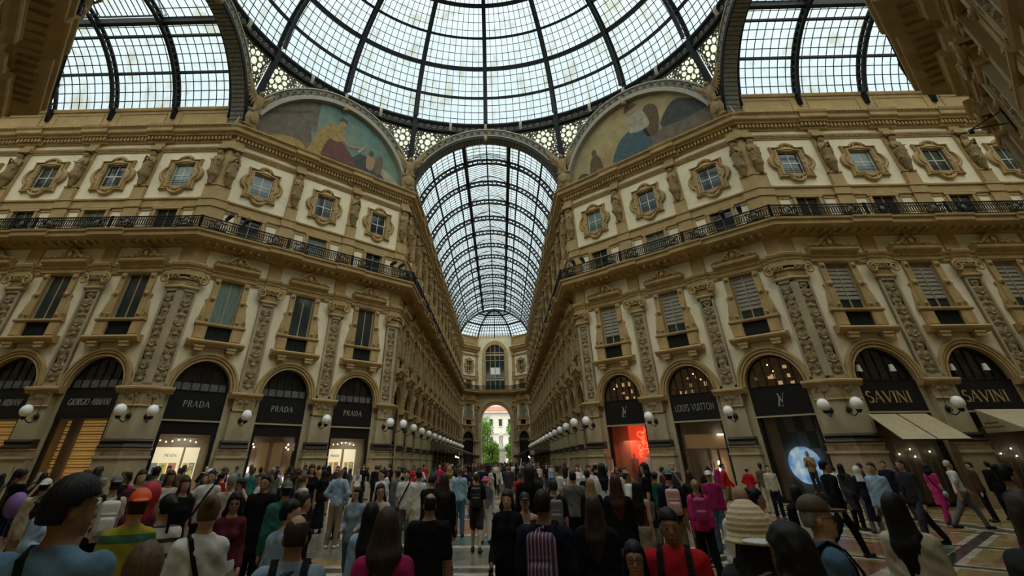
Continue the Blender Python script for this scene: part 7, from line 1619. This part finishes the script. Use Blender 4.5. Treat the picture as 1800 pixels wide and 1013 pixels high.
vis = lambda x, y: (lambda q: 5 < q[0] < 1795 and not 1355 < q[0] < 1460)(project(x, y, 1.6))
seed_pts(34, lambda: (rs.uniform(-15, -2), rs.uniform(-8, 3)), .75, lambda x, y: inoct(x, y) and vis(x, y) and not (-3.2 < x < .5 and y < -4.5))
seed_pts(44, lambda: (rs.uniform(-16, -1), rs.uniform(2, 15)), .8, lambda x, y: inoct(x, y) and vis(x, y))
seed_pts(34, lambda: (rs.uniform(-1, 9.5), rs.uniform(-3, 17)), .8, lambda x, y: inoct(x, y) and vis(x, y))
seed_pts(10, lambda: (rs.uniform(1.5, 6.2), rs.uniform(-8, -3)), .8, lambda x, y: vis(x, y))
seed_pts(10, lambda: (rs.uniform(9, 16.5), rs.uniform(1, 6)), .9, lambda x, y: inoct(x, y) and vis(x, y))
seed_pts(12, lambda: (rs.uniform(-3.5, 2.2), rs.uniform(-12.5, -9.5)), .75, lambda x, y: False)
seed_pts(16, lambda: (rs.uniform(-9.5, -3.6), rs.uniform(-12, -7)), .7, lambda x, y: vis(x, y) and project(x, y, 1.6)[0] > 130)
protos = {}
def put_crowd(x, y, i, H, tc, bc, hc, face, yaw, h, group):
    kw = TPL[i]; p = dict(kw); p['H'] = 1.68; p['seed'] = i; key = (i, h)
    lab = crowd_label(kw, tc, hc, face, x, y); sc_ = H/1.68
    if key not in protos: root, J, W = make_person(p, x, y, 0, h, lab, group); protos[key] = root
    else: root = copy_tree(protos[key])
    root.matrix_world = Matrix.Translation((x, y, 0)) @ Matrix.Rotation(yaw, 4, 'Z') @ Matrix.Scale(sc_, 4); tag(root, lab, 'person', group)
    sk = SK[rs.choice(['light', 'light', 'mid', 'tan'])]
    root.color = (*sk, 1)
    for ch in root.children:
        n = ch.name.split('.')[0]
        c = HC[hc] if n == 'hair' else (CC[rs.choice(['black', 'white', 'brown', 'navy'])] if n == 'cap' else (CC['black'] if n == 'shoe' else (CC[bc] if n in ('trousers', 'skirt', 'shorts', 'jeans') else CC[tc])))
        if n == 'shoe': c = CC[['black', 'white', 'brown'][i % 3]]
        ch.color = (*c, 1)
for j, (x, y) in enumerate(pts):
    i = int(rs.randint(len(TPL))); face = float(rs.choice([0, 15, -20, 0, 170, -165, 90, -90, 45, -60])); az = math.atan2(x-CAM.x, y-CAM.y)
    put_crowd(x, y, i, rs.uniform(1.52, 1.76), rs.choice(COLN), rs.choice(['black', 'navy', 'denim', 'charcoal', 'khaki', 'grey', 'cream']), rs.choice(HN), face, -az+rad(face), .02, 'people crowding the octagon')
# ---- the distant crowd down the long arcade: small, one mesh each
for m_ in ('far_hair', 'far_bottom'):
    mat(m_, (.02, .015, .012) if m_ == 'far_hair' else (.03, .035, .05), .9, 0); t = M[m_].node_tree; oi = nd(t, 'ShaderNodeObjectInfo'); rp = nd(t, 'ShaderNodeValToRGB'); t.links.new(oi.outputs['Random'], rp.inputs[0]); e = rp.color_ramp.elements
    cs_ = [(0, (.01, .008, .008)), (.6, (.03, .02, .015)), (.85, (.12, .07, .03)), (1, (.3, .22, .12))] if m_ == 'far_hair' else [(0, (.01, .012, .02)), (.5, (.03, .03, .035)), (.75, (.06, .09, .16)), (1, (.25, .2, .14))]
    e[0].color = (*cs_[0][1], 1); e[1].color = (*cs_[-1][1], 1)
    for pos, c in cs_[1:-1]: q = e.new(pos); q.color = (*c, 1)
    t.links.new(rp.outputs[0], t.nodes['Principled BSDF'].inputs['Base Color'])
mat('far_skin', (.38, .22, .14), .6, 0)
FAR = []
for i in (0, 1, 2, 3, 4, 6, 9, 13):
    p = dict(TPL[i]); p['H'] = 1.68; parts, _, _ = part_meshes(p, .034, False); Vs, Qs, Ms, off = [], [], [], 0
    for n_, mm, V, Q in parts:
        if len(V) == 0: continue
        mi = {'skin': 0, 'hair': 1, 'cloth:top': 2, 'cloth:bottom': 3}.get(mm, 3); Vs.append(V); Qs.append(Q+off); Ms += [mi]*len(Q); off += len(V)
    FAR.append(np_mesh('distant_person', np.concatenate(Vs), np.concatenate(Qs), ['far_skin', 'far_hair', 'cloth', 'far_bottom'], Ms))
pts2 = []
k = 0
while k < 150:
    y = 17.5+66*rs.uniform(0, 1)**1.3; x = rs.uniform(-5.3, 5.3)
    if (x < -3.4 and y > 41) or (x > 3.4 and y > 49): continue
    if any((a-x)**2+(c-y)**2 < .5 for a, c in pts2): continue
    pts2.append((x, y)); k += 1; tc = rs.choice(COLN)
    o = obj('person', FAR[rs.randint(len(FAR))], None, Matrix.Translation((x, y, 0)) @ Matrix.Rotation(rs.choice([0, 0, math.pi, math.pi])+rs.uniform(-.5, .5), 4, 'Z') @ Matrix.Scale(rs.uniform(.93, 1.06), 4), CC[tc])
    band = 'just inside the arcade' if y < 28 else ('between the first arcade lamps' if y < 42 else ('halfway down the arcade' if y < 60 else 'near the far archway'))
    sd = 'left' if x < -1.8 else ('right' if x > 1.8 else 'centre'); tag(o, f'small distant person in {CNAME.get(tc, tc)}, {sd}, {band}', 'person', 'distant crowd walking down the long arcade')
# ---- odds and ends
b = MB(); b.ball((0, 0, 0), (.16, .16, .19), 0, 20, 14); b.tube([(0, 0, -.19), (.02, 0, -.5), (-.01, .02, -.95)], .004, 4, 0)
X = CAM+ray(27, 888)*8.6; o = obj('balloon', b.mesh('balloon', ['balloon_skin']) if False else b.mesh('balloon', ['plain']), None, Matrix.Translation(X), CC['purple']); tag(o, 'round purple balloon on a string at the left edge', 'balloon')
